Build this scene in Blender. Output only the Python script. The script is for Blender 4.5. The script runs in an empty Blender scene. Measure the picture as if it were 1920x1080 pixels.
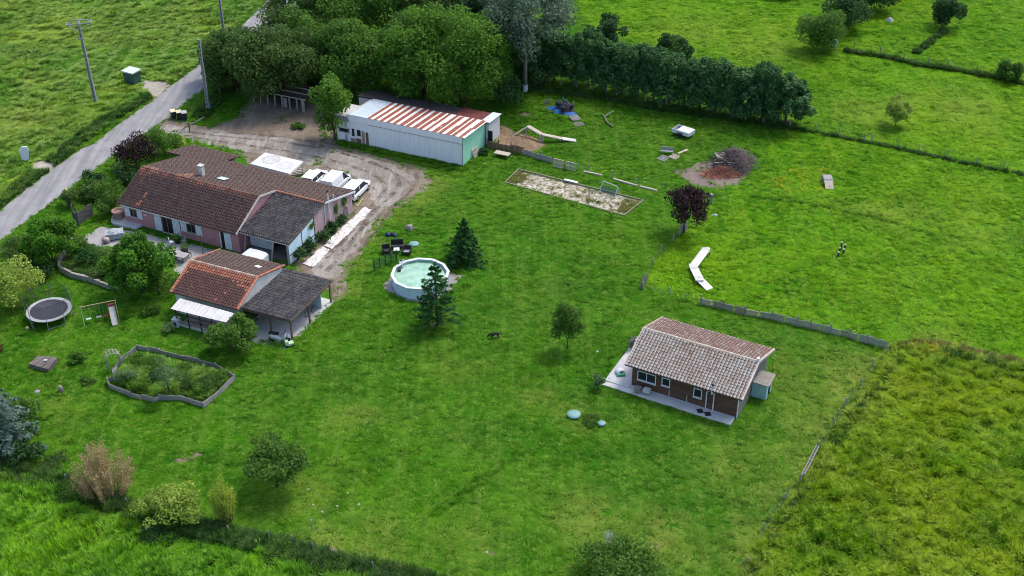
import bpy, bmesh, math, random
import numpy as np
from mathutils import Vector, Matrix
random.seed(7)
S = bpy.context.scene
COL = S.collection
PI = math.pi
# ------------------------------------------------------------------ camera
F, PITCH, ROLL, HC = 2408.4, 0.578983, -0.0044644, 70.0
cd = bpy.data.cameras.new('camera'); cam = bpy.data.objects.new('camera', cd); COL.objects.link(cam)
cd.sensor_width = 36.0; cd.lens = F / 1920 * 36.0; cd.clip_start = 1.0; cd.clip_end = 3000.0
cam.matrix_world = Matrix.Translation((0, 0, HC)) @ Matrix.Rotation(PI / 2 - PITCH, 4, 'X') @ Matrix.Rotation(ROLL, 4, 'Z')
S.camera = cam
# ------------------------------------------------------------------ sky, sun, exposure
SUN_DIR = Vector((0.70, 0.71, 0)).normalized(); SUN_EL = math.radians(56)
W = bpy.data.worlds.new('World'); S.world = W; W.use_nodes = True
wn = W.node_tree; bg = wn.nodes['Background']
sky = wn.nodes.new('ShaderNodeTexSky'); sky.sky_type = 'NISHITA'; sky.sun_disc = False
sky.sun_elevation = SUN_EL; sky.sun_rotation = math.atan2(SUN_DIR.x, SUN_DIR.y); sky.air_density = 1.0; sky.dust_density = 2.5
wn.links.new(sky.outputs[0], bg.inputs[0]); bg.inputs[1].default_value = 0.15
sd_ = bpy.data.lights.new('sun', 'SUN'); sd_.energy = 1.3; sd_.angle = math.radians(13); sd_.color = (1, .955, .88)
sun = bpy.data.objects.new('sun', sd_); COL.objects.link(sun)
sv = Vector((SUN_DIR.x * math.cos(SUN_EL), SUN_DIR.y * math.cos(SUN_EL), math.sin(SUN_EL)))
sun.rotation_euler = sv.to_track_quat('Z', 'Y').to_euler(); sun.location = (0, 100, 120)
S.view_settings.view_transform = 'Standard'; S.view_settings.look = 'None'; S.view_settings.gamma = 1
S.view_settings.use_curve_mapping = False; S.view_settings.exposure = 0.95; S.cycles.filter_width = 1.0
S.cycles.max_bounces = 5; S.cycles.transparent_max_bounces = 6
# ------------------------------------------------------------------ surveying: a pixel of the photograph -> a point of the ground (or of a plane)
def ray(px, py):
    x = px - 960; y = py - 540; cr, sr = math.cos(ROLL), math.sin(ROLL)
    x, y = cr * x + sr * y, -sr * x + cr * y
    c, s = math.cos(PITCH), math.sin(PITCH)
    return Vector((x, F * c - y * s, -F * s - y * c))
def G(px, py, z=0.0):
    d = ray(px, py); t = (z - HC) / d.z
    return Vector((d.x * t, d.y * t, z))
def GP(l, z=0.0): return [G(a, b, z) for a, b in l]
def proj(P):
    X, Y, Z = P[0], P[1], P[2] - HC; c, s = math.cos(PITCH), math.sin(PITCH)
    d = Y * c - Z * s; x = F * X / d; y = -F * (Y * s + Z * c) / d
    cr, sr = math.cos(ROLL), math.sin(ROLL)
    return 960 + cr * x - sr * y, 540 + sr * x + cr * y
def HT(px, py, ty):                     # height of a thing standing at (px,py) whose top is seen at row ty
    b = G(px, py); lo, hi = 0.0, 40.0
    for _ in range(40):
        m = (lo + hi) / 2
        if proj((b.x, b.y, m))[1] > ty: lo = m
        else: hi = m
    return lo
def PPM(px, py):
    b = G(px, py); return F / (b.y * math.cos(PITCH) + HC * math.sin(PITCH))
# ------------------------------------------------------------------ mesh helpers
class MB:
    def __init__(s): s.v = []; s.f = []; s.r = []
    def add(s, vs, fs, r=0.5):
        o = len(s.v); s.v += [tuple(p) for p in vs]
        for f in fs: s.f.append(tuple(i + o for i in f)); s.r.append(r)
    def box(s, a, b, r=0.5):
        x0, y0, z0 = a; x1, y1, z1 = b
        s.add([(x0,y0,z0),(x1,y0,z0),(x1,y1,z0),(x0,y1,z0),(x0,y0,z1),(x1,y0,z1),(x1,y1,z1),(x0,y1,z1)],
              [(3,2,1,0),(4,5,6,7),(0,1,5,4),(1,2,6,5),(2,3,7,6),(3,0,4,7)], r)
    def obox(s, c, sz, rz=0, rx=0, ry=0, r=0.5):
        M = Matrix.Translation(c) @ Matrix.Rotation(rz, 4, 'Z') @ Matrix.Rotation(ry, 4, 'Y') @ Matrix.Rotation(rx, 4, 'X')
        x, y, z = sz[0] / 2, sz[1] / 2, sz[2] / 2
        s.add([M @ Vector(p) for p in [(-x,-y,-z),(x,-y,-z),(x,y,-z),(-x,y,-z),(-x,-y,z),(x,-y,z),(x,y,z),(-x,y,z)]],
              [(3,2,1,0),(4,5,6,7),(0,1,5,4),(1,2,6,5),(2,3,7,6),(3,0,4,7)], r)
    def beam(s, p, q, w, h, r=0.5):
        p = Vector(p); q = Vector(q); d = (q - p); L = d.length; d.normalize()
        up = Vector((0, 0, 1)) if abs(d.z) < .95 else Vector((0, 1, 0))
        sd = d.cross(up).normalized(); u = sd.cross(d)
        a = sd * w / 2; b = u * h / 2
        vs = [p-a-b, p+a-b, p+a+b, p-a+b, q-a-b, q+a-b, q+a+b, q-a+b]
        s.add(vs, [(0,1,2,3),(7,6,5,4),(1,0,4,5),(2,1,5,6),(3,2,6,7),(0,3,7,4)], r)
    def tube(s, pts, rad, n=6, r=0.5):
        pts = [Vector(p) for p in pts]; o = len(s.v); m = len(pts)
        for i, p in enumerate(pts):
            d = (pts[min(i+1, m-1)] - pts[max(i-1, 0)]).normalized()
            up = Vector((0, 0, 1)) if abs(d.z) < .9 else Vector((1, 0, 0))
            a = d.cross(up).normalized(); b = a.cross(d)
            R = rad[i] if isinstance(rad, (list, tuple)) else rad
            for k in range(n):
                t = 2 * PI * k / n; s.v.append(tuple(p + a * (R * math.cos(t)) + b * (R * math.sin(t))))
        for i in range(m - 1):
            for k in range(n):
                s.f.append((o+i*n+k, o+i*n+(k+1) % n, o+(i+1)*n+(k+1) % n, o+(i+1)*n+k)); s.r.append(r)
        s.f.append(tuple(o + n - 1 - k for k in range(n))); s.r.append(r)
        s.f.append(tuple(o + (m-1)*n + k for k in range(n))); s.r.append(r)
    def lathe(s, prof, n=16, c=(0, 0), r=0.5, cap=True):
        o = len(s.v); m = len(prof)
        for R, z in prof:
            for k in range(n):
                t = 2 * PI * k / n; s.v.append((c[0] + R * math.cos(t), c[1] + R * math.sin(t), z))
        for i in range(m - 1):
            for k in range(n):
                s.f.append((o+i*n+k, o+i*n+(k+1) % n, o+(i+1)*n+(k+1) % n, o+(i+1)*n+k)); s.r.append(r)
        if cap:
            s.f.append(tuple(o + n - 1 - k for k in range(n))); s.r.append(r)
            s.f.append(tuple(o + (m-1)*n + k for k in range(n))); s.r.append(r)
    def prism(s, poly, z0, z1, r=0.5):
        n = len(poly); z0s = z0 if isinstance(z0, (list, tuple)) else [z0] * n; z1s = z1 if isinstance(z1, (list, tuple)) else [z1] * n
        s.add([(p[0], p[1], z0s[i]) for i, p in enumerate(poly)] + [(p[0], p[1], z1s[i]) for i, p in enumerate(poly)],
              [tuple(range(n-1, -1, -1)), tuple(range(n, 2*n))] + [(i, (i+1) % n, n+(i+1) % n, n+i) for i in range(n)], r)
    def sheet(s, quad, th, r=0.5):       # four 3-D corners, thickened downwards
        q = [Vector(p) for p in quad]; d = Vector((0, 0, th))
        s.add([p - d for p in q] + q, [(3,2,1,0),(4,5,6,7),(0,1,5,4),(1,2,6,5),(2,3,7,6),(3,0,4,7)], r)
    def build(s, name, mat, parent=None, smooth=False, loc=None, recalc=True):
        me = bpy.data.meshes.new(name); me.from_pydata(s.v, [], s.f)
        at = me.attributes.new('tone', 'FLOAT', 'FACE'); at.data.foreach_set('value', s.r)
        if recalc:
            b = bmesh.new(); b.from_mesh(me); bmesh.ops.recalc_face_normals(b, faces=b.faces); b.to_mesh(me); b.free()
        if smooth: me.polygons.foreach_set('use_smooth', [True] * len(me.polygons))
        me.materials.append(mat); return link(name, me, parent, loc)
def link(name, me, parent=None, loc=None):
    o = bpy.data.objects.new(name, me); COL.objects.link(o)
    if parent: o.parent = parent
    if loc is not None: o.location = loc
    return o
def tag(o, label, cat, group=None, kind=None):
    o['label'] = label; o['category'] = cat
    if group: o['group'] = group
    if kind: o['kind'] = kind
    return o
def thing(name, label, cat, loc=(0, 0, 0), rz=0, group=None):
    o = bpy.data.objects.new(name, None); COL.objects.link(o); o.empty_display_size = .3
    o.location = loc; o.rotation_euler = (0, 0, rz); return tag(o, label, cat, group)
def dup(root, loc, rz=0, label=None, group=None, scale=None):
    r = root.copy(); COL.objects.link(r); r.location = loc
    r.rotation_euler = (root.rotation_euler.x, root.rotation_euler.y, rz)
    if label: r['label'] = label
    if group: r['group'] = group
    if scale: r.scale = scale if hasattr(scale, '__len__') else (scale,) * 3
    for ch in list(root.children):
        c = ch.copy(); COL.objects.link(c); c.parent = r
        for g in list(ch.children):
            d = g.copy(); COL.objects.link(d); d.parent = c
    return r
def stuff(o): o['kind'] = 'stuff'; return o
def struct(o): o['kind'] = 'structure'; return o
def npmesh(name, V, Fq, mat, parent=None, loc=None, attrs=None, smooth=False):
    me = bpy.data.meshes.new(name); V = np.asarray(V, np.float32); Fq = np.asarray(Fq, np.int32); k = Fq.shape[1]
    me.vertices.add(len(V)); me.vertices.foreach_set('co', V.ravel())
    me.loops.add(Fq.size); me.loops.foreach_set('vertex_index', Fq.ravel())
    me.polygons.add(len(Fq)); me.polygons.foreach_set('loop_start', np.arange(0, Fq.size, k, dtype=np.int32))
    me.update(calc_edges=True)
    for an, (dom, arr) in (attrs or {}).items():
        a = me.attributes.new(an, 'FLOAT', dom); a.data.foreach_set('value', np.asarray(arr, np.float32))
    if smooth: me.polygons.foreach_set('use_smooth', np.ones(len(Fq), bool))
    if mat: me.materials.append(mat)
    me.update()
    return link(name, me, parent, loc)
def vnoise(x, y, seed=0):
    x = np.asarray(x, float); y = np.asarray(y, float)
    xi = np.floor(x); yi = np.floor(y); fx = x - xi; fy = y - yi
    h = lambda a, b: (np.sin(a * 127.1 + b * 311.7 + seed * 74.7) * 43758.5453) % 1.0
    ux = fx * fx * (3 - 2 * fx); uy = fy * fy * (3 - 2 * fy)
    return (h(xi, yi) * (1 - ux) + h(xi + 1, yi) * ux) * (1 - uy) + (h(xi, yi + 1) * (1 - ux) + h(xi + 1, yi + 1) * ux) * uy
def inside(px, py, poly):
    px = np.asarray(px); r = np.zeros(px.shape, bool); n = len(poly)
    for i in range(n):
        x0, y0 = poly[i][0], poly[i][1]; x1, y1 = poly[(i+1) % n][0], poly[(i+1) % n][1]
        if y0 == y1: continue
        c = ((y0 > py) != (y1 > py)) & (px < (x1 - x0) * (py - y0) / (y1 - y0) + x0); r ^= c
    return r
def ragged(poly, step=.5, amp=.25, seed=1):
    out = []; n = len(poly)
    for i in range(n):
        a = Vector(poly[i][:2]); b = Vector(poly[(i+1) % n][:2]); d = b - a; L = d.length; k = max(1, int(L / step))
        nn = Vector((-d.y, d.x)).normalized() if L > 1e-6 else Vector((0, 0))
        for j in range(k):
            p = a + d * (j / k)
            w = (float(vnoise(p.x * 1.1, p.y * 1.1, seed)) - .5) * 2 * amp + (float(vnoise(p.x * 3.3, p.y * 3.3, seed + 3)) - .5) * amp
            out.append(p + nn * w)
    return out
def flat(name, poly, z, mat, amp=.2, seed=1, step=.5):
    pts = ragged(poly, step, amp, seed) if amp else [Vector(p[:2]) for p in poly]
    me = bpy.data.meshes.new(name); me.from_pydata([(p.x, p.y, z) for p in pts], [], [tuple(range(len(pts)))])
    b = bmesh.new(); b.from_mesh(me); bmesh.ops.triangulate(b, faces=b.faces)
    for f in b.faces:
        if f.normal.z < 0: f.normal_flip()
    b.to_mesh(me); b.free(); me.materials.append(mat); return struct(link(name, me))
# ------------------------------------------------------------------ materials
class NT:
    def __init__(s, name):
        s.m = bpy.data.materials.new(name); s.m.use_nodes = True; s.t = s.m.node_tree
        s.b = s.t.nodes['Principled BSDF']; s.out = s.t.nodes['Material Output']
    def n(s, typ, ins=None, **kw):
        d = s.t.nodes.new(typ)
        for k, v in kw.items(): setattr(d, k, v)
        for k, v in (ins or {}).items(): s.set(d.inputs[k], v)
        return d
    def set(s, inp, v):
        if isinstance(v, bpy.types.NodeSocket): s.t.links.new(v, inp)
        elif hasattr(v, '__len__') and len(v) == 3 and inp.type == 'RGBA': inp.default_value = (*v, 1)
        else: inp.default_value = v
    def pos(s): return s.n('ShaderNodeNewGeometry').outputs['Position']
    def obj(s): return s.n('ShaderNodeTexCoord').outputs['Object']
    def noise(s, vec, sc, det=4, ro=.55, dist=0): return s.n('ShaderNodeTexNoise', {'Vector': vec, 'Scale': sc, 'Detail': det, 'Roughness': ro, 'Distortion': dist}).outputs['Fac']
    def map(s, vec, scale=(1, 1, 1), rot=(0, 0, 0)): return s.n('ShaderNodeMapping', {'Vector': vec, 'Scale': scale, 'Rotation': rot}).outputs[0]
    def ramp(s, fac, lo, hi): return s.n('ShaderNodeMapRange', {'Value': fac, 'From Min': lo, 'From Max': hi}).outputs[0]
    def mix(s, f, a, b, mode='MIX'):
        d = s.n('ShaderNodeMix', data_type='RGBA', blend_type=mode); d.clamp_factor = True
        s.set(d.inputs['Factor'], f); s.set(d.inputs[6], a); s.set(d.inputs[7], b); return d.outputs[2]
    def math(s, op, a, b=0.0): return s.n('ShaderNodeMath', {0: a, 1: b}, operation=op).outputs[0]
    def attr(s, name, typ='GEOMETRY'): return s.n('ShaderNodeAttribute', attribute_name=name, attribute_type=typ).outputs['Fac']
    def bump(s, h, st, dist=.05): s.set(s.b.inputs['Normal'], s.n('ShaderNodeBump', {'Height': h, 'Strength': st, 'Distance': dist}).outputs[0])
    def fin(s, col, rough=.8, spec=.3, metal=0):
        s.set(s.b.inputs['Base Color'], col); s.set(s.b.inputs['Roughness'], rough); s.b.inputs['Specular IOR Level'].default_value = spec
        s.b.inputs['Metallic'].default_value = metal; return s.m
def plain(name, c1, c2=None, sc=3, rough=.75, bump=.2, bsc=40, spec=.3, metal=0, streak=None, tone=0):
    t = NT(name); o = t.obj(); c2 = c2 or tuple(x * .7 for x in c1)
    v = t.map(o, streak) if streak else o
    col = t.mix(t.ramp(t.noise(v, sc, 6, .62), .35, .68), c1, c2)
    col = t.mix(t.math('MULTIPLY', t.noise(o, sc * 9, 3), .35), col, tuple(x * .45 for x in c1))
    if tone: col = t.mix(t.math('MULTIPLY', t.attr('tone'), tone), col, c2)
    if bump: t.bump(t.noise(v, bsc, 3), bump)
    return t.fin(col, rough, spec, metal)
def leafmat(name, c1, c2, tr=.42):
    t = NT(name); tone = t.attr('tone'); col = t.mix(tone, c1, c2)
    t.fin(col, .6, .12)
    tl = t.n('ShaderNodeBsdfTranslucent', {'Color': t.mix(.35, col, (c2[0] * 1.3, c2[1] * 1.3, c2[2]))})
    mx = t.n('ShaderNodeMixShader', {0: tr, 1: t.b.outputs[0], 2: tl.outputs[0]}); t.t.links.new(mx.outputs[0], t.out.inputs[0])
    return t.m
def grassmat(name, deep, mid, yel, pale, inst=False, big=.05, yamt=.5, streak=.35):
    t = NT(name); p = t.pos(); p2 = t.map(p, (1, 1, 0))
    n1 = t.noise(p2, big, 4, .6); n2 = t.noise(p2, .23, 5, .6, .4); n3 = t.noise(p2, 1.4, 4, .65); n4 = t.noise(t.map(p, (1, 1, 0), (0, 0, .5)), .09, 3)
    col = t.mix(t.ramp(n2, .33, .62), deep, mid)
    col = t.mix(t.math('MULTIPLY', t.ramp(t.math('ADD', t.math('MULTIPLY', n1, .7), t.math('MULTIPLY', n2, .3)), .44, .60), yamt), col, yel)
    col = t.mix(t.math('MULTIPLY', t.ramp(t.math('ADD', t.math('MULTIPLY', n4, .5), t.math('MULTIPLY', n3, .5)), .5, .72), .75), col, pale)
    col = t.mix(t.math('MULTIPLY', t.ramp(n3, .38, .62), .45), col, deep)
    n5 = t.noise(t.map(p, (1, 1, 0), (0, 0, 1.1)), big * .7, 3, .5); col = t.mix(t.math('MULTIPLY', t.ramp(n5, .47, .62), .45), col, deep)
    st = t.noise(t.map(p, (1.1, .05, 0), (0, 0, math.radians(62))), 1.0, 3, .6); col = t.mix(t.math('MULTIPLY', t.ramp(st, .50, .66), streak), col, pale)
    if inst:
        h = t.attr('hue', 'INSTANCER')
        col = t.mix(t.ramp(h, .0, .5), t.mix(.5, col, deep), col); col = t.mix(t.math('MULTIPLY', t.ramp(h, .6, 1.0), .7), col, pale)
        col = t.mix(t.math('MULTIPLY', t.attr('dry', 'INSTANCER'), .65), col, (.34, .39, .07))
        g = t.n('ShaderNodeNewGeometry').outputs['Normal']
        m = t.n('ShaderNodeMix', data_type='VECTOR'); m.inputs['Factor'].default_value = .55
        t.t.links.new(g, m.inputs[4]); m.inputs[5].default_value = (0, 0, 1)
        nn = t.n('ShaderNodeVectorMath', operation='NORMALIZE'); t.t.links.new(m.outputs[1], nn.inputs[0])
        t.fin(col, .7, .05); t.t.links.new(nn.outputs[0], t.b.inputs['Normal'])
        tl = t.n('ShaderNodeBsdfTranslucent', {'Color': col})
        mx = t.n('ShaderNodeMixShader', {0: .25, 1: t.b.outputs[0], 2: tl.outputs[0]}); t.t.links.new(mx.outputs[0], t.out.inputs[0])
        return t.m
    t.bump(t.math('ADD', n3, t.noise(p2, 6, 4)), .6, .15)
    return t.fin(col, .9, .1)
def tilemat(name, c1, c2, worn, lichen, lamt=.5):
    t = NT(name); o = t.obj(); tone = t.attr('tone'); rnd = t.attr('rnd')
    col = t.mix(rnd, c1, c2)
    col = t.mix(t.math('MULTIPLY', t.ramp(t.noise(o, .9, 5, .65), .45, .7), lamt), col, lichen)
    col = t.mix(tone, col, worn)
    col = t.mix(t.math('MULTIPLY', t.ramp(t.noise(o, 14, 3), .5, .75), .4), col, lichen)
    col = t.mix(t.attr('cap'), col, (.045, .038, .032))          # shadow line of each tile course, painted dark on the tile ends
    return t.fin(col, .85, .2)
m_lawn = grassmat('lawn_soil', (.022, .10, .003), (.045, .17, .004), (.09, .20, .006), (.12, .20, .03))
m_lawn_t = grassmat('lawn_blades', (0.03746, 0.1588, 0.004977), (0.07848, 0.2767, 0.007466), (0.1517, 0.3279, 0.008712), (0.223, 0.3484, 0.04666), True)
m_pad_t = grassmat('paddock_blades', (0.05785, 0.2165, 0.003063), (0.1331, 0.382, 0.004085), (0.2546, 0.4711, 0.005103), (0.3125, 0.4711, 0.03318), True, yamt=.7)
m_mead_t = grassmat('meadow_blades', (0.05683, 0.1696, 0.003974), (0.2067, 0.4028, 0.004968), (0.3927, 0.4771, 0.007949), (0.372, 0.4877, 0.05962), True, big=.07, yamt=.75)
m_mead = grassmat('meadow_soil', (.022, .07, .004), (.06, .13, .005), (.12, .16, .007), (.10, .14, .03))
m_field_t = grassmat('field_blades', (0.05739, 0.1873, 0.01722), (0.1721, 0.4132, 0.02367), (0.3902, 0.5424, 0.04842), (0.4361, 0.5424, 0.1614), True, big=.10, yamt=.75)
m_crop_t = grassmat('crop_blades', (0.06708, 0.2467, 0.009238), (0.1917, 0.5226, 0.009238), (0.3832, 0.6678, 0.009238), (0.3034, 0.5517, 0.08314), True, yamt=.7)
m_weed_t = grassmat('weed_blades', (0.025, 0.09375, 0.015), (0.05625, 0.1625, 0.0175), (0.1375, 0.225, 0.025), (0.175, 0.2375, 0.075), True, yamt=.3)
m_straw_t = grassmat('straw_blades', (.09, .11, .02), (.16, .18, .04), (.24, .22, .06), (.30, .26, .10), True)
LEAF = dict(
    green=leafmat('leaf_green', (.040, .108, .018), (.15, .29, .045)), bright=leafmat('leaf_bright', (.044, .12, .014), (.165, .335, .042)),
    dark=leafmat('leaf_dark', (.020, .055, .016), (.066, .15, .042), .2), cypress=leafmat('leaf_cypress', (.026, .076, .026), (.10, .225, .068), .25),
    blue=leafmat('leaf_blue', (.042, .085, .066), (.17, .25, .20), .2), pine=leafmat('leaf_pine', (0.0468, 0.0884, 0.0546), (0.163, 0.227, 0.15), .2),
    purple=leafmat('leaf_purple', (0.013, 0.0065, 0.0091), (0.052, 0.026, 0.0312), .2), yellow=leafmat('leaf_yellow', (0.078, 0.182, 0.0208), (0.468, 0.572, 0.117)),
    fig=leafmat('leaf_fig', (.028, .095, .010), (.135, .33, .030)), lime=leafmat('leaf_lime', (.14, .24, .02), (.50, .60, .08)),
    tan=leafmat('leaf_tan', (0.195, 0.143, 0.065), (0.546, 0.403, 0.221), .25), olive=leafmat('leaf_olive', (.036, .088, .020), (.14, .225, .058)),
    grey=leafmat('leaf_grey', (.058, .135, .045), (.24, .36, .15)), spruce=leafmat('leaf_spruce', (0.013, 0.0585, 0.013), (0.052, 0.156, 0.0286), .18),
    reddish=leafmat('leaf_red', (0.065, 0.026, 0.0195), (0.169, 0.065, 0.039)), flower=leafmat('petal_white', (.16, .2, .16), (.55, .55, .57)),
    buttercup=leafmat('petal_yellow', (.45, .36, .01), (.7, .6, .03)))
m_bark = plain('bark', (.12, .095, .07), (.06, .045, .035), 6, .9, .5, 25, streak=(1, 1, .25))
m_barkgrey = plain('bark_grey', (.26, .24, .21), (.13, .12, .10), 5, .9, .5, 25, streak=(1, 1, .25))
m_road = None
# ================================================================== GROUND
def road_mat():
    t = NT('road_asphalt'); o = t.pos()
    col = t.mix(t.ramp(t.noise(o, .5, 5, .6), .35, .65), (.26, .25, .255), (.36, .35, .345))
    tr = t.noise(t.map(o, (1.3, .10, 1), (0, 0, math.radians(-41))), 1.1, 3)
    col = t.mix(t.math('MULTIPLY', t.ramp(tr, .42, .62), .6), col, (.185, .18, .18))
    col = t.mix(t.math('MULTIPLY', t.noise(o, 14, 4), .35), col, (.14, .135, .13)); t.bump(t.noise(o, 30, 3), .3)
    return t.fin(col, .9, .2)
def dirt_mat(name, a, b, c, rot=0, amt=.6):
    t = NT(name); o = t.pos()
    col = t.mix(t.ramp(t.noise(o, .35, 5, .65), .38, .62), a, b)
    tr = t.noise(t.map(o, (1, .16, 1), (0, 0, rot)), 1.5, 4, .6, .6)
    col = t.mix(t.math('MULTIPLY', t.ramp(tr, .5, .68), amt), col, c)
    col = t.mix(t.math('MULTIPLY', t.ramp(t.noise(o, 3.2, 5, .7), .5, .75), .55), col, tuple(x * .5 for x in b))
    t.bump(t.math('ADD', t.noise(o, 5, 5), tr), .7, .12); return t.fin(col, .95, .15)
m_road = road_mat()
m_dirt = dirt_mat('yard_dirt', (.23, .185, .14), (.14, .108, .078), (.30, .255, .21), math.radians(63))
m_dirt2 = dirt_mat('drive_dirt', (.315, .28, .238), (.20, .172, .14), (.42, .39, .345), math.radians(-32))
m_soil = dirt_mat('bare_soil', (.24, .18, .12), (.15, .11, .075), (.30, .25, .19), 0, .4)
m_gravel = plain('pale_gravel', (.42, .39, .36), (.30, .28, .25), 2, .9, .6, 18)
m_concrete = plain('concrete', (.60, .585, .565), (.48, .465, .45), .8, .85, .25, 20)
m_conc_dark = plain('concrete_dark', (.28, .27, .255), (.19, .185, .175), .8, .85, .25, 20)
ground = MB(); ground.add([(-900, -60, 0), (900, -60, 0), (900, 1500, 0), (-900, 1500, 0)], [(0, 1, 2, 3)])
struct(ground.build('ground', m_lawn))
Z1, Z2, Z3 = .006, .012, .018
MEAD = [(1662, 655), (1740, 652), (1830, 668), (1930, 694), (2060, 720), (2060, 1180), (1350, 1180), (1398, 1062), (1432, 985), (1500, 900), (1530, 850), (1580, 775), (1630, 705)]
CROP = [(-140, 860), (0, 893), (150, 935), (240, 965), (330, 995), (500, 1035), (580, 1056), (680, 1085), (740, 1160), (-140, 1160)]
FIELD = [(-260, 520), (-100, 462), (0, 388), (60, 338), (150, 274), (230, 217), (288, 180), (340, 141), (378, 112), (440, 50), (520, -40), (300, -60), (-300, -60)]
PAST = [(1070, -60), (1100, 55), (1300, 105), (1480, 232), (1600, 262), (1920, 328), (2060, 360), (2060, -60)]
PADD = [(1470, 236), (1600, 264), (1920, 330), (2060, 362), (2060, 725), (1930, 690), (1740, 648), (1660, 650), (1500, 612), (1313, 570), (1205, 530), (1275, 440), (1340, 370), (1200, 345), (985, 292), (960, 235), (985, 175), (1100, 170)]
flat('meadow', GP(MEAD), .004, m_mead, .3)
flat('crop_field', GP(CROP), .004, m_mead, .3, 2)
ROAD = [(-160, 512), (-100, 468), (0, 395), (60, 345), (150, 280), (175, 270), (230, 227), (288, 187), (322, 160), (378, 118), (440, 62), (530, -30), (640, -30), (500, 70), (428, 128), (390, 160), (338, 201), (300, 230), (217, 289), (102, 376), (0, 452), (-160, 570)]
flat('road', GP(ROAD), Z2, m_road, .07, 4)
YARD = [(296, 236), (322, 212), (345, 228), (390, 238), (440, 222), (468, 186), (520, 180), (600, 188), (640, 215), (634, 270), (700, 290), (790, 313), (812, 340), (790, 364), (748, 388), (722, 420), (700, 446), (674, 482), (652, 508), (648, 530), (655, 552), (640, 562), (618, 570), (618, 540), (560, 520), (548, 492), (610, 440), (660, 396), (664, 360), (560, 322), (470, 306), (440, 282), (372, 266), (335, 254), (285, 256)]
flat('dirt_yard', GP(YARD), Z1, m_dirt, .45, 5)
DRIVE = [(280, 262), (296, 234), (330, 236), (400, 246), (520, 258), (640, 284), (740, 312), (775, 336), (752, 366), (718, 392), (690, 436), (655, 480), (632, 520), (600, 528), (585, 508), (632, 462), (680, 420), (705, 388), (690, 352), (640, 322), (560, 304), (470, 286), (380, 268), (330, 254)]
flat('drive', GP(DRIVE), Z2, m_dirt2, .5, 6)
t = NT('wet_rut'); o = t.pos(); t.fin(t.mix(t.noise(o, 2, 4), (.15, .12, .095), (.10, .08, .065)), .8, .2); t.set(t.b.inputs['Alpha'], t.math('MULTIPLY', t.ramp(t.noise(o, 1.1, 6, .75, .8), .42, .64), .7)); m_rut = t.m
def ribbon(name, pl, w, z, mat):
    pts = [Vector(p[:2]) for p in GP(pl)]; fine = []
    for i in range(len(pts) - 1):
        p0, p1, p2, p3 = pts[max(i-1, 0)], pts[i], pts[i+1], pts[min(i+2, len(pts)-1)]
        for k in range(8):
            u = k / 8; fine.append(.5 * ((2 * p1) + (p2 - p0) * u + (2 * p0 - 5 * p1 + 4 * p2 - p3) * u * u + (3 * p1 - p0 - 3 * p2 + p3) * u ** 3))
    m = MB(); n = len(fine)
    for i, p in enumerate(fine):
        d = (fine[min(i+1, n-1)] - fine[max(i-1, 0)]).normalized(); s_ = Vector((-d.y, d.x)) * w / 2 * (.7 + .6 * float(vnoise(p.x, p.y, 3))); m.v += [(p.x - s_.x, p.y - s_.y, z), (p.x + s_.x, p.y + s_.y, z)]
    for i in range(n - 1): m.f.append((2*i, 2*i+2, 2*i+3, 2*i+1)); m.r.append(.5)
    return struct(m.build(name, mat))
RUTS = [([(330, 244), (420, 256), (540, 268), (650, 290), (728, 318), (748, 345), (728, 372), (700, 398), (670, 440), (640, 478), (610, 512)], .5), ([(345, 254), (430, 268), (540, 284), (640, 306), (702, 330), (722, 350), (708, 374), (682, 400), (652, 440), (622, 474), (596, 506)], .5),
        ([(400, 248), (520, 256), (650, 276), (750, 306), (782, 334), (764, 364), (738, 386), (716, 420), (690, 452), (660, 492)], .4), ([(560, 296), (640, 322), (690, 345), (706, 360)], .35), ([(600, 272), (680, 300), (735, 322), (770, 345)], .35), ([(640, 470), (668, 440), (700, 412), (728, 398)], .3)]
for pl, w in RUTS: ribbon('wheel_rut', pl, w, Z3, m_rut)
m_verge = dirt_mat('verge_stone', (.40, .36, .30), (.28, .24, .19), (.46, .42, .37), 0, .4)
flat('verge_gravel', GP([(262, 160), (272, 150), (310, 152), (322, 160), (290, 186), (262, 166)]), Z1, m_verge, .25, 7)
flat('verge_gravel', GP([(56, 305), (80, 300), (106, 306), (100, 320), (62, 322)]), Z1, m_verge, .25, 8)
BARE = [([(318, 866), (330, 858), (350, 857), (362, 850), (382, 851), (372, 860), (350, 868), (330, 870)], 9), ([(972, 214), (985, 209), (1000, 212), (996, 218), (975, 218)], 10),
        ([(930, 244), (945, 232), (960, 246), (985, 250), (1010, 258), (1020, 272), (1000, 290), (980, 288), (930, 272)], 11),
        ([(1258, 320), (1296, 314), (1305, 305), (1335, 300), (1350, 286), (1380, 280), (1408, 295), (1407, 325), (1392, 345), (1345, 355), (1312, 351), (1280, 336)], 12),
        ([(592, 1026), (612, 1022), (640, 1030), (668, 1040), (650, 1046), (610, 1036)], 13), ([(1222, 1018), (1240, 1014), (1240, 1030), (1222, 1030)], 14),
        ([(905, 1038), (922, 1030), (928, 1038), (915, 1048)], 15), ([(806, 606), (818, 600), (832, 604), (828, 614), (812, 616)], 16)]
for pl, sd in BARE: flat('bare_patch', GP(pl), Z1, (dirt_mat('brush_soil', (.215, .165, .145), (.15, .115, .10), (.26, .21, .19), 0, .4) if sd == 12 else m_soil), .18, sd, .3)
m_sandw = None
t = NT('weedy_sand'); o = t.pos()
c_ = t.mix(t.ramp(t.noise(o, .8, 4), .40, .62), (.52, .47, .40), (.36, .31, .24)); c_ = t.mix(t.ramp(t.noise(o, 2.2, 6, .75), .46, .56), c_, (.15, .15, .075))
m_sandw = t.fin(c_, .95, .1)
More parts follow.
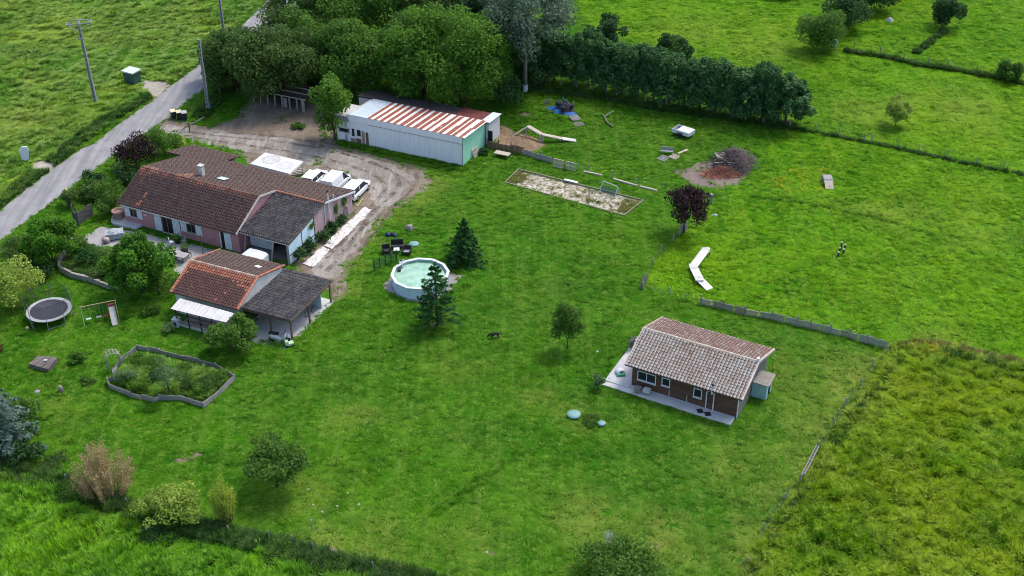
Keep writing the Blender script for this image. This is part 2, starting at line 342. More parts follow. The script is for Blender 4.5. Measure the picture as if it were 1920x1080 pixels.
SAND = [(947, 343), (972, 319), (1206, 377), (1170, 405)]
flat('sand_pit', GP(SAND), Z1, m_sandw, 0)
PADP = [(718, 533), (733, 520), (795, 498), (868, 517), (842, 548), (800, 572), (765, 565), (722, 545)]
flat('pool_base', GP(PADP), Z1, plain('pad_stone', (.34, .31, .29), (.22, .20, .185), 1.2, .9, .4), .08, 18)
# ================================================================== GRASS (instanced blades, uncountable)
def tuft_mesh(nb, rad, seed, lean=.5, wid=.05, flower=0):
    rg = np.random.default_rng(seed); V = []; Fc = []
    for i in range(nb):
        a = rg.uniform(0, 2 * PI); r = rad * math.sqrt(rg.uniform(0, 1)); x, y = r * math.cos(a), r * math.sin(a)
        b = a + rg.normal(0, .9); L = rg.uniform(.55, 1.0); ln = lean * rg.uniform(.3, 1.3); w = wid * rg.uniform(.7, 1.4)
        dx, dy = math.cos(b), math.sin(b); sx, sy = -dy * w, dx * w; o = len(V)
        m = (x + dx * ln * L * .35, y + dy * ln * L * .35, L * .6); e = (x + dx * ln * L, y + dy * ln * L, L * (1 - .25 * ln))
        V += [(x - sx, y - sy, -.05), (x + sx, y + sy, -.05), (m[0] + sx, m[1] + sy, m[2]), (m[0] - sx, m[1] - sy, m[2]), (e[0] + sx * .3, e[1] + sy * .3, e[2]), (e[0] - sx * .3, e[1] - sy * .3, e[2])]
        Fc += [(o, o+1, o+2, o+3), (o+3, o+2, o+4, o+5)]
    return V, Fc
def scatter_group():
    g = bpy.data.node_groups.new('scatter_tufts', 'GeometryNodeTree')
    g.interface.new_socket('Geometry', in_out='INPUT', socket_type='NodeSocketGeometry'); g.interface.new_socket('Geometry', in_out='OUTPUT', socket_type='NodeSocketGeometry')
    N = g.nodes.new; L = g.links.new
    gi = N('NodeGroupInput'); go = N('NodeGroupOutput')
    def att(nm, ty):
        a = N('GeometryNodeInputNamedAttribute'); a.data_type = ty; a.inputs[0].default_value = nm; return a.outputs[0]
    idn = att('tid', 'INT'); cmp_ = N('FunctionNodeCompare'); cmp_.data_type = 'INT'; cmp_.operation = 'GREATER_THAN'
    L(idn, cmp_.inputs[2]); cmp_.inputs[3].default_value = 0
    sep = N('GeometryNodeSeparateGeometry'); L(gi.outputs[0], sep.inputs[0]); L(cmp_.outputs[0], sep.inputs[1])
    spl = N('GeometryNodeSplitToInstances'); L(sep.outputs[0], spl.inputs[0]); L(idn, spl.inputs['Group ID'])
    iop = N('GeometryNodeInstanceOnPoints'); L(sep.outputs[1], iop.inputs['Points']); L(spl.outputs[0], iop.inputs['Instance'])
    iop.inputs['Pick Instance'].default_value = True
    L(att('pick', 'INT'), iop.inputs['Instance Index'])
    cx = N('ShaderNodeCombineXYZ'); L(att('rz', 'FLOAT'), cx.inputs[2]); er = N('FunctionNodeEulerToRotation'); L(cx.outputs[0], er.inputs[0]); L(er.outputs[0], iop.inputs['Rotation'])
    cs = N('ShaderNodeCombineXYZ'); L(att('sw', 'FLOAT'), cs.inputs[0]); L(att('sw', 'FLOAT'), cs.inputs[1]); L(att('sh', 'FLOAT'), cs.inputs[2]); L(cs.outputs[0], iop.inputs['Scale'])
    L(iop.outputs[0], go.inputs[0]); return g
SCG = scatter_group()
def scatter(name, xy, sw, sh, mat, tufts, label, hue=None, seed=1, z=0, dry=None):
    rg = np.random.default_rng(seed); n = len(xy); V = []; Fc = []; tid = []
    for k, (tv, tf) in enumerate(tufts):
        o = len(V); V += tv; Fc += [tuple(i + o for i in f) for f in tf]; tid += [k + 1] * len(tv)
    nt = len(V); V = np.array(V, np.float32)
    P = np.zeros((n, 3), np.float32); P[:, :2] = xy; P[:, 2] = z
    AV = np.concatenate([V, P]); z_ = np.zeros(nt)
    h = rg.random(n) if hue is None else hue
    ob = npmesh(name, AV, np.array(Fc), mat, attrs=dict(sw=('POINT', np.r_[z_, sw]), sh=('POINT', np.r_[z_, sh]), rz=('POINT', np.r_[z_, rg.uniform(0, 6.283, n)]), hue=('POINT', np.r_[z_, h]), dry=('POINT', np.r_[z_, dry if dry is not None else np.zeros(n)])))
    for nm, arr in (('tid', np.r_[tid, np.zeros(n)]), ('pick', np.r_[z_, rg.integers(0, len(tufts), n)])):
        a = ob.data.attributes.new(nm, 'INT', 'POINT'); a.data.foreach_set('value', arr.astype(np.int32))
    md = ob.modifiers.new('scatter', 'NODES'); md.node_group = SCG
    return tag(ob, label, 'grass', kind='stuff')
VIEW = [(p.x, p.y) for p in GP([(-240, -110), (2160, -110), (2160, 1220), (-240, 1220)])]
RG = np.random.default_rng(11)
def rpoints(dens):
    x0, x1, y0, y1 = -118, 118, 58, 225; n = int(dens * (x1 - x0) * (y1 - y0)); P = np.stack([RG.uniform(x0, x1, n), RG.uniform(y0, y1, n)], -1)
    return P[inside(P[:, 0], P[:, 1], VIEW)]
def pxin(P, pl, jit=.35):
    q = P + RG.normal(0, jit, P.shape); w = [(p.x, p.y) for p in GP(pl)]; return inside(q[:, 0], q[:, 1], w)
def near_line(P, pl, wid):
    pts = [(p.x, p.y) for p in GP(pl)]; d = np.full(len(P), 1e9)
    for a, b in zip(pts[:-1], pts[1:]):
        a = np.array(a); b = np.array(b); ab = b - a; tt = np.clip(((P - a) @ ab) / (ab @ ab), 0, 1); d = np.minimum(d, np.linalg.norm(P - a - tt[:, None] * ab, axis=1))
    return d < wid
HOUSE_FP = [(228, 425), (262, 318), (330, 285), (362, 272), (452, 296), (664, 358), (662, 394), (548, 492), (450, 476), (380, 458)]
OUTB_FP = [(322, 585), (360, 492), (412, 470), (532, 500), (622, 535), (620, 568), (548, 640), (460, 640), (392, 640), (346, 626)]
BARN_FP = [(632, 262), (655, 190), (680, 160), (940, 215), (942, 244), (910, 274), (868, 310)]
CABIN_FP = [(1132, 705), (1197, 628), (1240, 600), (1450, 660), (1440, 745), (1369, 797), (1250, 760)]
TERR_FP = [(150, 448), (190, 425), (214, 412), (228, 398), (250, 432), (448, 476), (452, 494), (380, 502), (345, 522), (310, 494), (250, 472), (205, 464), (160, 470)]
POOLP = PADP
ROADW = ROAD
def base_pts(dens):
    P = rpoints(dens); k = np.ones(len(P), bool)
    k &= ~pxin(P, ROADW, .12)
    for pl, j in ((HOUSE_FP, .1), (OUTB_FP, .1), (BARN_FP, .05), (CABIN_FP, .08), (TERR_FP, .3), (POOLP, .12), (SAND, .22)): k &= ~pxin(P, pl, j)
    y = pxin(P, YARD, .5); k &= ~(y & (RG.random(len(P)) > .25 * (vnoise(P[:, 0] * .35, P[:, 1] * .35, 4) > .80)))
    for pl, sd in BARE: k &= ~(pxin(P, pl, .25) & (RG.random(len(P)) > .08))
    k &= ~pxin(P, [(262, 160), (272, 150), (310, 152), (322, 160), (290, 186)], .2); k &= ~pxin(P, [(56, 305), (80, 300), (106, 306), (100, 320), (62, 322)], .2)
    return P[k]
TUFT_S = [tuft_mesh(16, .5, s, .9, .07) for s in range(5)]
TUFT_L = [tuft_mesh(22, .35, 20 + s, .55, .035) for s in range(6)]
TUFT_M = [tuft_mesh(26, .42, 40 + s, .75, .05) for s in range(6)]
P = base_pts(17)
zm = pxin(P, MEAD, .25); zc = pxin(P, CROP, .25); zf = pxin(P, FIELD, .3) & ~zm; zp = pxin(P, PADD, .2) & ~zm; zt = pxin(P, PAST, .2) & ~zm & ~zp
zl = ~(zm | zc | zf | zp | zt)
def clump(P, s, seed): return vnoise(P[:, 0] * s, P[:, 1] * s, seed) * .6 + vnoise(P[:, 0] * s * 2.7, P[:, 1] * s * 2.7, seed + 1) * .4
DRY = [(1600, 700, 3.2, .8), (1560, 740, 3.4, .8), (1500, 730, 3.5, .55), (1530, 790, 2.6, .8), (1490, 860, 2.4, .7), (1450, 930, 2.2, .7), (1410, 1000, 2.0, .7), (1390, 1060, 2.0, .7), (650, 785, 2.0, .6), (690, 775, 1.6, .4), (1100, 980, 3.2, .55), (1230, 1010, 3.0, .7), (1180, 985, 2.6, .6), (1280, 1040, 2.8, .5),
       (630, 1030, 2.2, .8), (700, 1050, 2.4, .7), (560, 925, 2.8, .4), (600, 1010, 2.0, .5), (705, 985, 2.2, .45), (880, 1000, 3, .35), (1470, 690, 2.4, .4), (1380, 880, 3.2, .4), (330, 700, 2, .3), (130, 760, 2.4, .35), (1010, 750, 2.0, .4), (1065, 770, 1.3, .7), (1085, 790, 1.3, .6), (860, 690, 2.6, .3),
       (815, 345, 2.2, .6), (790, 375, 1.6, .6), (740, 405, 1.5, .6), (700, 455, 1.4, .5), (668, 500, 1.3, .5), (652, 548, 1.4, .6), (1010, 350, 2.4, .25), (1700, 405, 4, .5), (1640, 395, 3, .5), (1850, 440, 5, .3), (1750, 640, 3, .5), (1640, 215, 5, .5), (1800, 205, 6, .5), (1740, 190, 4, .4), (1300, 60, 6, .35), (1440, 90, 7, .35), (60, 230, 6, .4), (150, 60, 7, .45), (40, 20, 6, .5), (300, 40, 6, .3), (480, 480, 1, .4)]
def dryness(Q):
    d = np.zeros(len(Q))
    for px, py, r, s_ in DRY: g = G(px, py); d = np.maximum(d, s_ * np.exp(-((Q[:, 0] - g.x) ** 2 + (Q[:, 1] - g.y) ** 2) / (r * r)))
    return np.clip(d * (.45 + 1.1 * vnoise(Q[:, 0] * .8, Q[:, 1] * .8, 77)), 0, 1)
def emit(name, sel, mat, label, w, h, tufts, dens=1.0, seed=1, pw=2.0, cs=.8):
    Q = P[sel]; Q = Q[RG.random(len(Q)) < dens]; c = clump(Q, cs, seed); c2 = clump(Q, .12, seed + 9)
    k = (.35 + 1.3 * np.clip(c, 0, 1) ** pw * 1.6) * (.7 + .7 * c2)
    return scatter(name, Q, w * (.7 + .6 * RG.random(len(Q))), h * k * (.7 + .6 * RG.random(len(Q))), mat, tufts, label, seed=seed, dry=dryness(Q))
WEST = pxin(P, [(940, 100), (1500, 180), (1475, 245), (1420, 300), (1350, 372), (1290, 380), (1200, 345), (985, 292), (930, 250)], 1.2)
emit('paddock_grass', zp & WEST, m_lawn_t, 'deep green grass of the paddock corner between barn and hedge', .32, .16, TUFT_S, 1, 37, 2.0, 1.1)
zp = zp & ~WEST
emit('lawn_grass', zl, m_lawn_t, 'short green lawn grass growing around the farm buildings', .32, .135, TUFT_S, 1, 31, 2.0, 1.3)
emit('paddock_grass', zp, m_pad_t, 'bright green grass of the fenced paddock beyond the lawn', .32, .15, TUFT_S, 1, 32, 2.0, 1.1)
emit('pasture_grass', zt, m_pad_t, 'light green pasture grass beyond the conifer hedge', .38, .15, TUFT_S, .9, 33, 2.0, .9)
emit('field_grass', zf, m_field_t, 'rough mottled field grass across the road', .5, .46, TUFT_M, .75, 34, 2.8, .8)
emit('meadow_grass', zm, m_mead_t, 'tall unmown meadow of weeds beside the lawn corner', .52, .50, TUFT_M, .9, 35, 2.6, 2.0)
emit('crop_grass', zc, m_crop_t, 'tall fresh green crop below the overgrown hedge', .55, .50, TUFT_L, .9, 36, 1.2, .7)
VERGE = [[(262, 160), (272, 150), (310, 152), (322, 160), (290, 186), (262, 166)], [(56, 305), (80, 300), (106, 306), (100, 320), (62, 322)]]
def strip(name, pl, wid, mat, label, w, h, dens=14, seed=1, tufts=None):
    Q = rpoints(dens); Q = Q[near_line(Q, pl, wid)]; Q = Q[~pxin(Q, ROAD, .1)]
    for g in VERGE: Q = Q[~pxin(Q, g, .15)]
    c = clump(Q, 1.1, seed)
    return scatter(name, Q, w * (.7 + .6 * RG.random(len(Q))), h * (.45 + 1.1 * c) * (.7 + .5 * RG.random(len(Q))), mat, tufts or TUFT_L, label, seed=seed)
strip('ditch_weeds', [(-60, 872), (0, 884), (60, 896), (150, 926), (240, 956), (330, 986), (420, 1006), (500, 1026), (580, 1046), (660, 1066), (740, 1082), (820, 1104)], .95, m_weed_t, 'dark overgrown ditch bank between lawn and crop', .6, .75, 26, 41)
strip('verge_weeds', [(276, 182), (235, 208), (190, 232), (140, 272), (90, 312), (40, 350), (-40, 410)], .9, m_weed_t, 'dark weeds along the far verge of the road', .6, .62, 16, 42)
strip('verge_weeds', [(448, 150), (420, 172), (395, 200), (378, 216)], 1.0, m_weed_t, 'weeds at the wire fence between road and yard', .55, .6, 18, 43)
strip('fence_weeds', [(1480, 240), (1573, 258), (1640, 270), (1740, 292), (1850, 316), (1960, 336)], .32, m_weed_t, 'long dark grass under the paddock wire fence', .45, .42, 26, 44)
strip('fence_weeds', [(1690, 672), (1642, 728), (1588, 802), (1546, 868), (1496, 940), (1450, 1004), (1420, 1066), (1400, 1110)], .3, m_weed_t, 'dark tall weeds at the edge of the meadow', .5, .5, 16, 55)
strip('fence_weeds', [(1660, 664), (1612, 728), (1560, 800), (1520, 862), (1470, 934), (1430, 1000), (1402, 1062), (1380, 1110)], .28, m_field_t, 'greyish weeds under the wire fence beside the meadow', .45, .36, 24, 45)
strip('bank_straw', [(1690, 652), (1735, 645), (1800, 655), (1870, 672), (1960, 692)], .55, m_straw_t, 'dry straw coloured grass on the meadow bank', .6, .42, 20, 46)
strip('bank_weeds', [(1770, 664), (1830, 676), (1960, 704)], .4, m_weed_t, 'dark long grass under the straw coloured bank', .55, .6, 22, 47)
strip('paddock_track_grass', [(1410, 370), (1480, 378), (1560, 390), (1640, 408), (1720, 432), (1760, 446)], .3, m_lawn_t, 'darker line of long grass crossing the paddock', .4, .26, 16, 48)
strip('hedge_foot_weeds', [(960, 165), (1100, 180), (1250, 205), (1400, 228), (1480, 240)], .9, m_weed_t, 'dark weeds at the foot of the conifer hedge', .5, .45, 18, 49)
strip('lawn_track_grass', [(820, 960), (880, 915), (930, 878), (975, 850)], .45, m_lawn_t, 'darker ridge of long grass across the lawn', .4, .28, 14, 50)
strip('barn_foot_grass', [(640, 268), (720, 284), (800, 300), (868, 315)], .75, m_lawn_t, 'strip of grass at the foot of the white barn', .4, .3, 26, 51)
def flowers(pl, n, label, seed):
    w = GP(pl); xs = [p.x for p in w]; ys = [p.y for p in w]; rg = np.random.default_rng(seed)
    Q = np.stack([rg.uniform(min(xs), max(xs), n), rg.uniform(min(ys), max(ys), n)], -1); Q = Q[inside(Q[:, 0], Q[:, 1], [(p.x, p.y) for p in w])]
    Q = Q[clump(Q, .9, seed) > .5]
    V = []; Fc = []
    for i in range(9):
        a = rg.uniform(0, 6.28); r = rg.uniform(0, .4); x, y, z = r * math.cos(a), r * math.sin(a), rg.uniform(.7, 1.0); s = .06; o = len(V)
        V += [(x - s, y, z), (x, y - s, z + .02), (x + s, y, z), (x, y + s, z + .02)]; Fc.append((o, o+1, o+2, o+3))
    ob = scatter('wild_flowers', Q, .5 + .4 * rg.random(len(Q)), .3 + .2 * rg.random(len(Q)), LEAF['buttercup'], [(V, Fc)], label, seed=seed)
    ob['category'] = 'flowers'
flowers([(1470, 315), (1545, 320), (1560, 360), (1470, 365), (1430, 345)], 260, 'yellow buttercups in the paddock near the pallet platform', 61)
flowers([(1630, 10), (1770, -10), (1760, 50), (1640, 68)], 260, 'yellow flowers in the rough grass beyond the round bushes', 62)
flowers([(0, 90), (110, 95), (100, 180), (0, 180)], 200, 'yellow flowers in the field across the road', 63)
flowers([(1710, 640), (1790, 650), (1780, 672), (1700, 664)], 90, 'yellow flowers on the meadow bank', 64)
Q = rpoints(30); Q = Q[pxin(Q, SAND, .03)]; g0_, g1_ = G(962, 332), G(1190, 392); dd = np.minimum(np.hypot(Q[:, 0] - g0_.x, Q[:, 1] - g0_.y), np.hypot(Q[:, 0] - g1_.x, Q[:, 1] - g1_.y)); Q = Q[(RG.random(len(Q)) < np.clip(1.0 - dd / 2.0, .02, .8)) | ((clump(Q, .9, 8) > .66) & (RG.random(len(Q)) < .25))]
scatter('sand_pit_weeds', Q, .25 + .2 * RG.random(len(Q)), .08 + .14 * RG.random(len(Q)), m_straw_t, TUFT_S, 'yellowish weeds creeping over the ends of the sand pit', seed=9)
# ================================================================== TREES AND SHRUBS
def leaf_quads(C, N, size, rg, asp=.62, droop=0):
    n = len(C); N = N / (np.linalg.norm(N, axis=1, keepdims=True) + 1e-9)
    a = rg.normal(0, 1, (n, 3)); a -= (a * N).sum(1, keepdims=True) * N; a /= np.linalg.norm(a, axis=1, keepdims=True) + 1e-9
    b = np.cross(N, a); s = size * rg.uniform(.55, 1.35, (n, 1)); bend = N * s * rg.uniform(-.35, .1, (n, 1))
    V = np.stack([C - a * s * .5 + bend, C - b * s * asp * .5, C + a * s * .5 + bend, C + b * s * asp * .5], 1).reshape(-1, 3)
    return V, np.arange(4 * n).reshape(n, 4)
def lobes_crown(lobes, n, size, rg, up=.35, shell=.28, jit=.75):
    """lobes: (cx,cy,cz,rx,ry,rz); leaves spread through the outer shell of every lobe"""
    L = np.array(lobes); ar = L[:, 3] * L[:, 5]; cnt = np.maximum(8, (n * ar / ar.sum()).astype(int)); C = []; N = []; T = []
    for l, k in zip(L, cnt):
        d = rg.normal(0, 1, (k, 3)); d[:, 2] += .25; d /= np.linalg.norm(d, axis=1, keepdims=True)
        r = 1 - np.abs(rg.normal(0, shell, (k, 1)))
        C.append(l[:3] + d * r * l[3:]); N.append(d * .8 + rg.normal(0, jit, (k, 3)) + np.array([0, 0, up])); T.append(np.clip(rg.normal(.5, .22, k) + rg.normal(0, .12), 0, 1))
    C = np.concatenate(C); N = np.concatenate(N); V, Fq = leaf_quads(C, N, size, rg); return V, Fq, np.concatenate(T)
def limb_mesh(name, h0, lobes, r0, mat, root, rg, nl=7, lean=(0, 0)):
    m = MB(); top = Vector((lean[0], lean[1], h0)); m.tube([(0, 0, -.1), (lean[0] * .4, lean[1] * .4, h0 * .5), top], [r0 * 1.25, r0 * .9, r0 * .7], 7)
    for l in sorted(lobes, key=lambda q: rg.random())[:nl]:
        e = Vector(l[:3]); mid = top.lerp(e, .5) + Vector((0, 0, .08 * e.length)); m.tube([top - Vector((0, 0, .15)), mid, e], [r0 * .5, r0 * .32, r0 * .1], 5)
    return m.build(name, mat, root, True)
def broad(name, label, cat, px, py, topy, wpx, leaf, n=3000, size=.32, lobes=22, lo=.28, trunk=.14, group=None, seed=None, bark=None, squash=1.0, lobe_r=.30, crown_name='crown', multi=0, depth=1.0):
    seed = seed if seed is not None else int(px * 7 + py * 3) % 9973; rg = np.random.default_rng(seed); b = G(px, py); Ha = HT(px, py, topy); R = wpx / PPM(px, py) / 2 * 1.06; tg = HC / b.y; a_, b_ = Ha * .3, Ha
    for _ in range(30):                 # axis height whose crown silhouette tops out at the measured row
        H = (a_ + b_) / 2
        if H * (1 + lo) / 2 + math.hypot(H * (1 - lo) / 2 * squash, R * tg) > Ha * 1.02: b_ = H
        else: a_ = H
    t = thing(name, label, cat, (b.x, b.y, 0), 0, group); z0 = H * lo; zc = (H + z0) / 2; rz = (H - z0) / 2 * squash; lb = []
    for i in range(lobes):
        d = rg.normal(0, 1, 3); d[2] = d[2] * .8 + .2; d /= np.linalg.norm(d); q = rg.uniform(.45, .82); lr = lobe_r * rg.uniform(.65, 1.25)
        lb.append((d[0] * q * R, d[1] * q * R * depth, zc + d[2] * q * rz, lr * R, lr * R * depth, min(lr * R, lr * rz * 1.25)))
    lb.append((0, 0, zc, R * .5, R * .5 * depth, rz * .6))
    V, Fq, T = lobes_crown(lb, n, size, rg)
    npmesh(crown_name, V, Fq, LEAF[leaf], t, attrs=dict(tone=('FACE', T)))
    if trunk: limb_mesh('trunk', max(.2, z0 * 1.05), lb, trunk, bark or m_bark, t, rg)
    return t
def conifer(name, label, px, py, topy, wpx, leaf='spruce', n=2400, size=.34, levels=13, seed=3, group=None, lo=.10, gaps=0.0, droop=.25, cat='tree'):
    rg = np.random.default_rng(seed); b = G(px, py); H = HT(px, py, topy); R = wpx / PPM(px, py) / 2; t = thing(name, label, cat, (b.x, b.y, 0), 0, group)
    C = []; N = []; m = MB(); m.tube([(0, 0, -.1), (0, 0, H * .5), (0, 0, H * .97)], [.16, .1, .02], 6)
    for l in range(levels):
        f = l / (levels - 1); z = H * (lo + (1 - lo) * f ** .95) * .985; r = R * (1 - f) ** .8 + .12; nb = max(4, int(9 * (1 - f * .5)))
        for k in range(nb):
            if rg.random() < gaps: continue
            a = 2 * PI * (k + rg.uniform(-.3, .3)) / nb + l; rr = r * rg.uniform(.7, 1.12); kk = max(3, int(n / levels / nb * (.4 + 1.2 * (1 - f))))
            q = rg.uniform(.12, 1, kk) ** .7; w = rr * .20 * (1.15 - q); off = rg.normal(0, 1, kk) * w
            ca, sa = math.cos(a), math.sin(a); x = ca * rr * q - sa * off; y = sa * rr * q + ca * off; zz = z - droop * rr * q ** 1.4 + .10 * rr * q ** 4 + rg.normal(0, .05, kk)
            C.append(np.stack([x, y, zz], -1)); N.append(np.stack([ca * .45 + rg.normal(0, .4, kk), sa * .45 + rg.normal(0, .4, kk), .8 + rg.normal(0, .3, kk)], -1))
            m.tube([(0, 0, z), (ca * rr * .85, sa * rr * .85, z - droop * rr * .8)], [.03, .01], 4)
    C = np.concatenate(C); N = np.concatenate(N); V, Fq = leaf_quads(C, N, size, rg, .5)
    npmesh('crown', V, Fq, LEAF[leaf], t, attrs=dict(tone=('FACE', np.clip(rg.normal(.5, .25, len(Fq)), 0, 1)))); m.build('trunk', m_bark, t, True); return t
def hedge_bush(name, label, px, py, topy, wpx, leaf, n=1400, size=.26, group=None, seed=None, **k):
    return broad(name, label, 'shrub', px, py, topy, wpx, leaf, n, size, 12, .06, k.pop('trunk', .05), group, seed, lobe_r=k.pop('lobe_r', .42), crown_name='foliage', **k)
# woodland behind the barn
WOOD = [  # px, py, top, width, leaf, n, label
 (640, 108, -70, 150, 'green', 5000, 'tall green tree at the back of the wood, near the top edge'),
 (560, 100, -62, 150, 'olive', 5000, 'yellowish tree at the back corner of the wood nearest the road'),
 (735, 100, -80, 150, 'green', 5000, 'dense tree behind the middle of the wood'),
 (870, 110, -75, 120, 'dark', 4500, 'very dark tree between the big lime coloured crown and the grey pine'),
 (905, 125, -40, 90, 'dark', 3500, 'narrow dark tree beside the grey pine'),
 (800, 110, -70, 130, 'olive', 4500, 'light topped tree behind the big spreading crown'),
 (590, 150, 6, 120, 'green', 6000, 'green tree in the middle of the wood, right of the pale crowned tree'),
 (665, 178, 34, 150, 'green', 9000, 'rounded tree hanging over the dark barn roof'),
 (770, 172, 18, 130, 'green', 7000, 'tree behind the barn, left half of the big double crown'),
 (870, 205, 8, 175, 'bright', 11000, 'largest bright green tree overhanging the rusty barn annexe'),
 (795, 196, 2, 140, 'bright', 9000, 'bright green tree rising behind the middle of the barn'),
 (515, 192, 38, 150, 'olive', 10000, 'pale olive tree over the old open shed'),
 (448, 172, 40, 112, 'olive', 7000, 'airy roadside tree at the edge of the wood'),
 (412, 152, 62, 64, 'green', 3000, 'small leaning tree hanging over the lane')]
for px, py, ty, w, lf, n, lab in WOOD:
    broad('woodland_tree', lab, 'tree', px, py, ty, w * 1.12, lf, int(n * 2.5), .37, 44, .06, .22, 'trees of the wood behind the barn', lobe_r=.29)
# big grey pine with a bare trunk
t = thing('pine_tree', 'tall grey green pine with bare trunk painted white at the foot', 'tree', G(985, 172)); rg = np.random.default_rng(5)
Hp = HT(985, 172, -42); Rp = 190 / PPM(985, 172) / 2; lb = []
for i in range(64):
    d = rg.normal(0, 1, 3); d[2] = d[2] * .7 + .25; d /= np.linalg.norm(d); q = rg.uniform(.5, .95); lb.append((d[0] * q * Rp, d[1] * q * Rp, Hp * .66 + d[2] * q * Hp * .30, Rp * .25, Rp * .25, Rp * .20))
V, Fq, T = lobes_crown(lb, 15000, .36, rg, .5, .3); npmesh('crown', V, Fq, LEAF['pine'], t, attrs=dict(tone=('FACE', T)))
limb_mesh('trunk', Hp * .42, lb, .26, m_barkgrey, t, rg, 16); m = MB(); m.lathe([(.345, 0), (.335, 1.0)], 10); m.build('white_band', plain('limewash', (.7, .72, .75), bump=.1), t)
# conifer hedge: three kinds, copied
HEDGE = [(976, 150, 66), (1008, 154, 62), (1040, 158, 60), (1072, 166, 66), (1103, 171, 66), (1134, 177, 74), (1165, 183, 80), (1195, 189, 86), (1225, 196, 94), (1254, 201, 100), (1283, 206, 104), (1312, 212, 116), (1341, 217, 118), (1370, 223, 122), (1399, 228, 124), (1427, 232, 128), (1455, 236, 130), (1472, 239, 136)]
protos = []; ORD = 'first second third fourth fifth sixth seventh eighth ninth tenth eleventh twelfth thirteenth fourteenth fifteenth sixteenth seventeenth'.split()
for i, (px, py, ty) in enumerate(HEDGE):
    py -= 6
    lab = 'first dark conifer of the long hedge, next to the grey pine' if i == 0 else 'last and widest dark conifer of the long hedge, at the open end' if i == 17 else ORD[i] + ' dark conifer of the long hedge, counting from the grey pine'
    b = G(px, py); H = HT(px, py, ty); R = 70 * (1 + .18 * math.sin(i * 2.3)) / PPM(px, py) / 2; H *= .96 + .06 * math.sin(i * 1.7 + 1)
    if i < 3:
        rg = np.random.default_rng(80 + i); t = thing('hedge_conifer', lab, 'tree', (b.x, b.y, 0), 0, 'conifers of the long hedge'); lb = []
        for k in range(80):
            f = rg.uniform(.05, 1) ** .85; z = H * (.15 + .81 * f); r = R * (1.05 - .75 * max(0, f - .35) ** 1.5 * 1.4) * rg.uniform(.45, .98); a = rg.uniform(0, 6.28)
            lb.append((r * math.cos(a), r * math.sin(a), z, R * .23, R * .23, R * .30))
        V, Fq, T = lobes_crown(lb, 8000, .30, rg, .5, .3, .6); npmesh('crown', V, Fq, LEAF['cypress'], t, attrs=dict(tone=('FACE', T)))
        m = MB(); m.tube([(0, 0, -.1), (0, 0, H * .7)], [.14, .05], 6); m.build('trunk', m_bark, t); protos.append((t, H, R))
    else:
        t, H0, R0 = protos[i % 3]; k = 1.08 if i == 17 else 1.0
        dup(t, (b.x, b.y, 0), i * 1.7, lab, None, (R / R0 * k, R / R0 * k, H / H0))
broad('dark_pine', 'dark bushy pine behind the start of the conifer hedge', 'tree', 1135, 118, 20, 84, 'dark', 4600, .36, 30, .12, .14, seed=21, lobe_r=.24)
broad('dark_pine', 'dark ragged pine with open branches behind the hedge', 'tree', 1262, 146, 44, 74, 'dark', 3400, .34, 24, .10, .14, seed=23, lobe_r=.22)
# single trees on the lawn
broad('leafy_tree', 'bright green tree at the end of the white barn', 'tree', 628, 262, 130, 92, 'bright', 5000, .34, 26, .12, .14, seed=9)
conifer('spruce_tree', 'dense dark spruce standing beyond the pool', 872, 490, 410, 84, 'spruce', 4600, .32, 14, 31, lo=.08, droop=.15)
conifer('spruce_tree', 'tiered dark spruce in front of the round pool', 820, 610, 492, 98, 'spruce', 3800, .34, 12, 32, lo=.18, gaps=.2, droop=.02)
broad('young_tree', 'young round headed tree between the dog and the wooden cabin', 'tree', 1064, 655, 570, 66, 'green', 4600, .20, 24, .26, .06, seed=12, lobe_r=.32)
broad('copper_tree', 'dark purple leaved tree beside the sand pit', 'tree', 1282, 438, 345, 92, 'purple', 4200, .26, 26, .24, .10, seed=13)
broad('spreading_tree', 'low spreading tree alone on the lower lawn', 'tree', 520, 912, 806, 146, 'green', 7600, .24, 40, .46, .11, seed=14, squash=.9, lobe_r=.24)
broad('fig_tree', 'large leaved bright tree beside the wooden gate', 'tree', 100, 492, 396, 122, 'fig', 8000, .30, 36, .01, .12, seed=15, lobe_r=.20)
broad('fig_tree', 'large leaved bright tree inside the walled flower garden', 'tree', 268, 548, 424, 150, 'fig', 11000, .30, 46, .01, .14, seed=16, lobe_r=.18)
broad('flowering_bush', 'wide pale flowering bush above the trampoline', 'shrub', 22, 575, 478, 122, 'yellow', 5600, .26, 30, .03, .08, seed=17, crown_name='foliage')
conifer('blue_spruce', 'blue grey spruce cut by the edge below the sandbox', 6, 845, 690, 150, 'blue', 5200, .36, 13, 35, lo=.06, droop=.12)
hedge_bush('green_bush', 'green bush growing against the blue spruce', 55, 800, 735, 60, 'green', 1800, .24)
hedge_bush('dark_bush', 'dark low bush at the foot of the blue spruce', 48, 862, 815, 74, 'dark', 1800, .24)
hedge_bush('russet_bush', 'reddish bush at the picture edge below the trampoline', -6, 680, 630, 40, 'reddish', 1000, .22)
Q = rpoints(40); Q = Q[pxin(Q, [(144, 456), (190, 470), (250, 490), (300, 520), (290, 545), (245, 530), (200, 534), (140, 516), (120, 502)], .08)]
scatter('flower_garden_plants', Q, .5 + .3 * RG.random(len(Q)), .25 + .6 * clump(Q, .8, 15) * RG.random(len(Q)), m_weed_t, TUFT_M, 'mixed low plants filling the walled flower garden', seed=16)
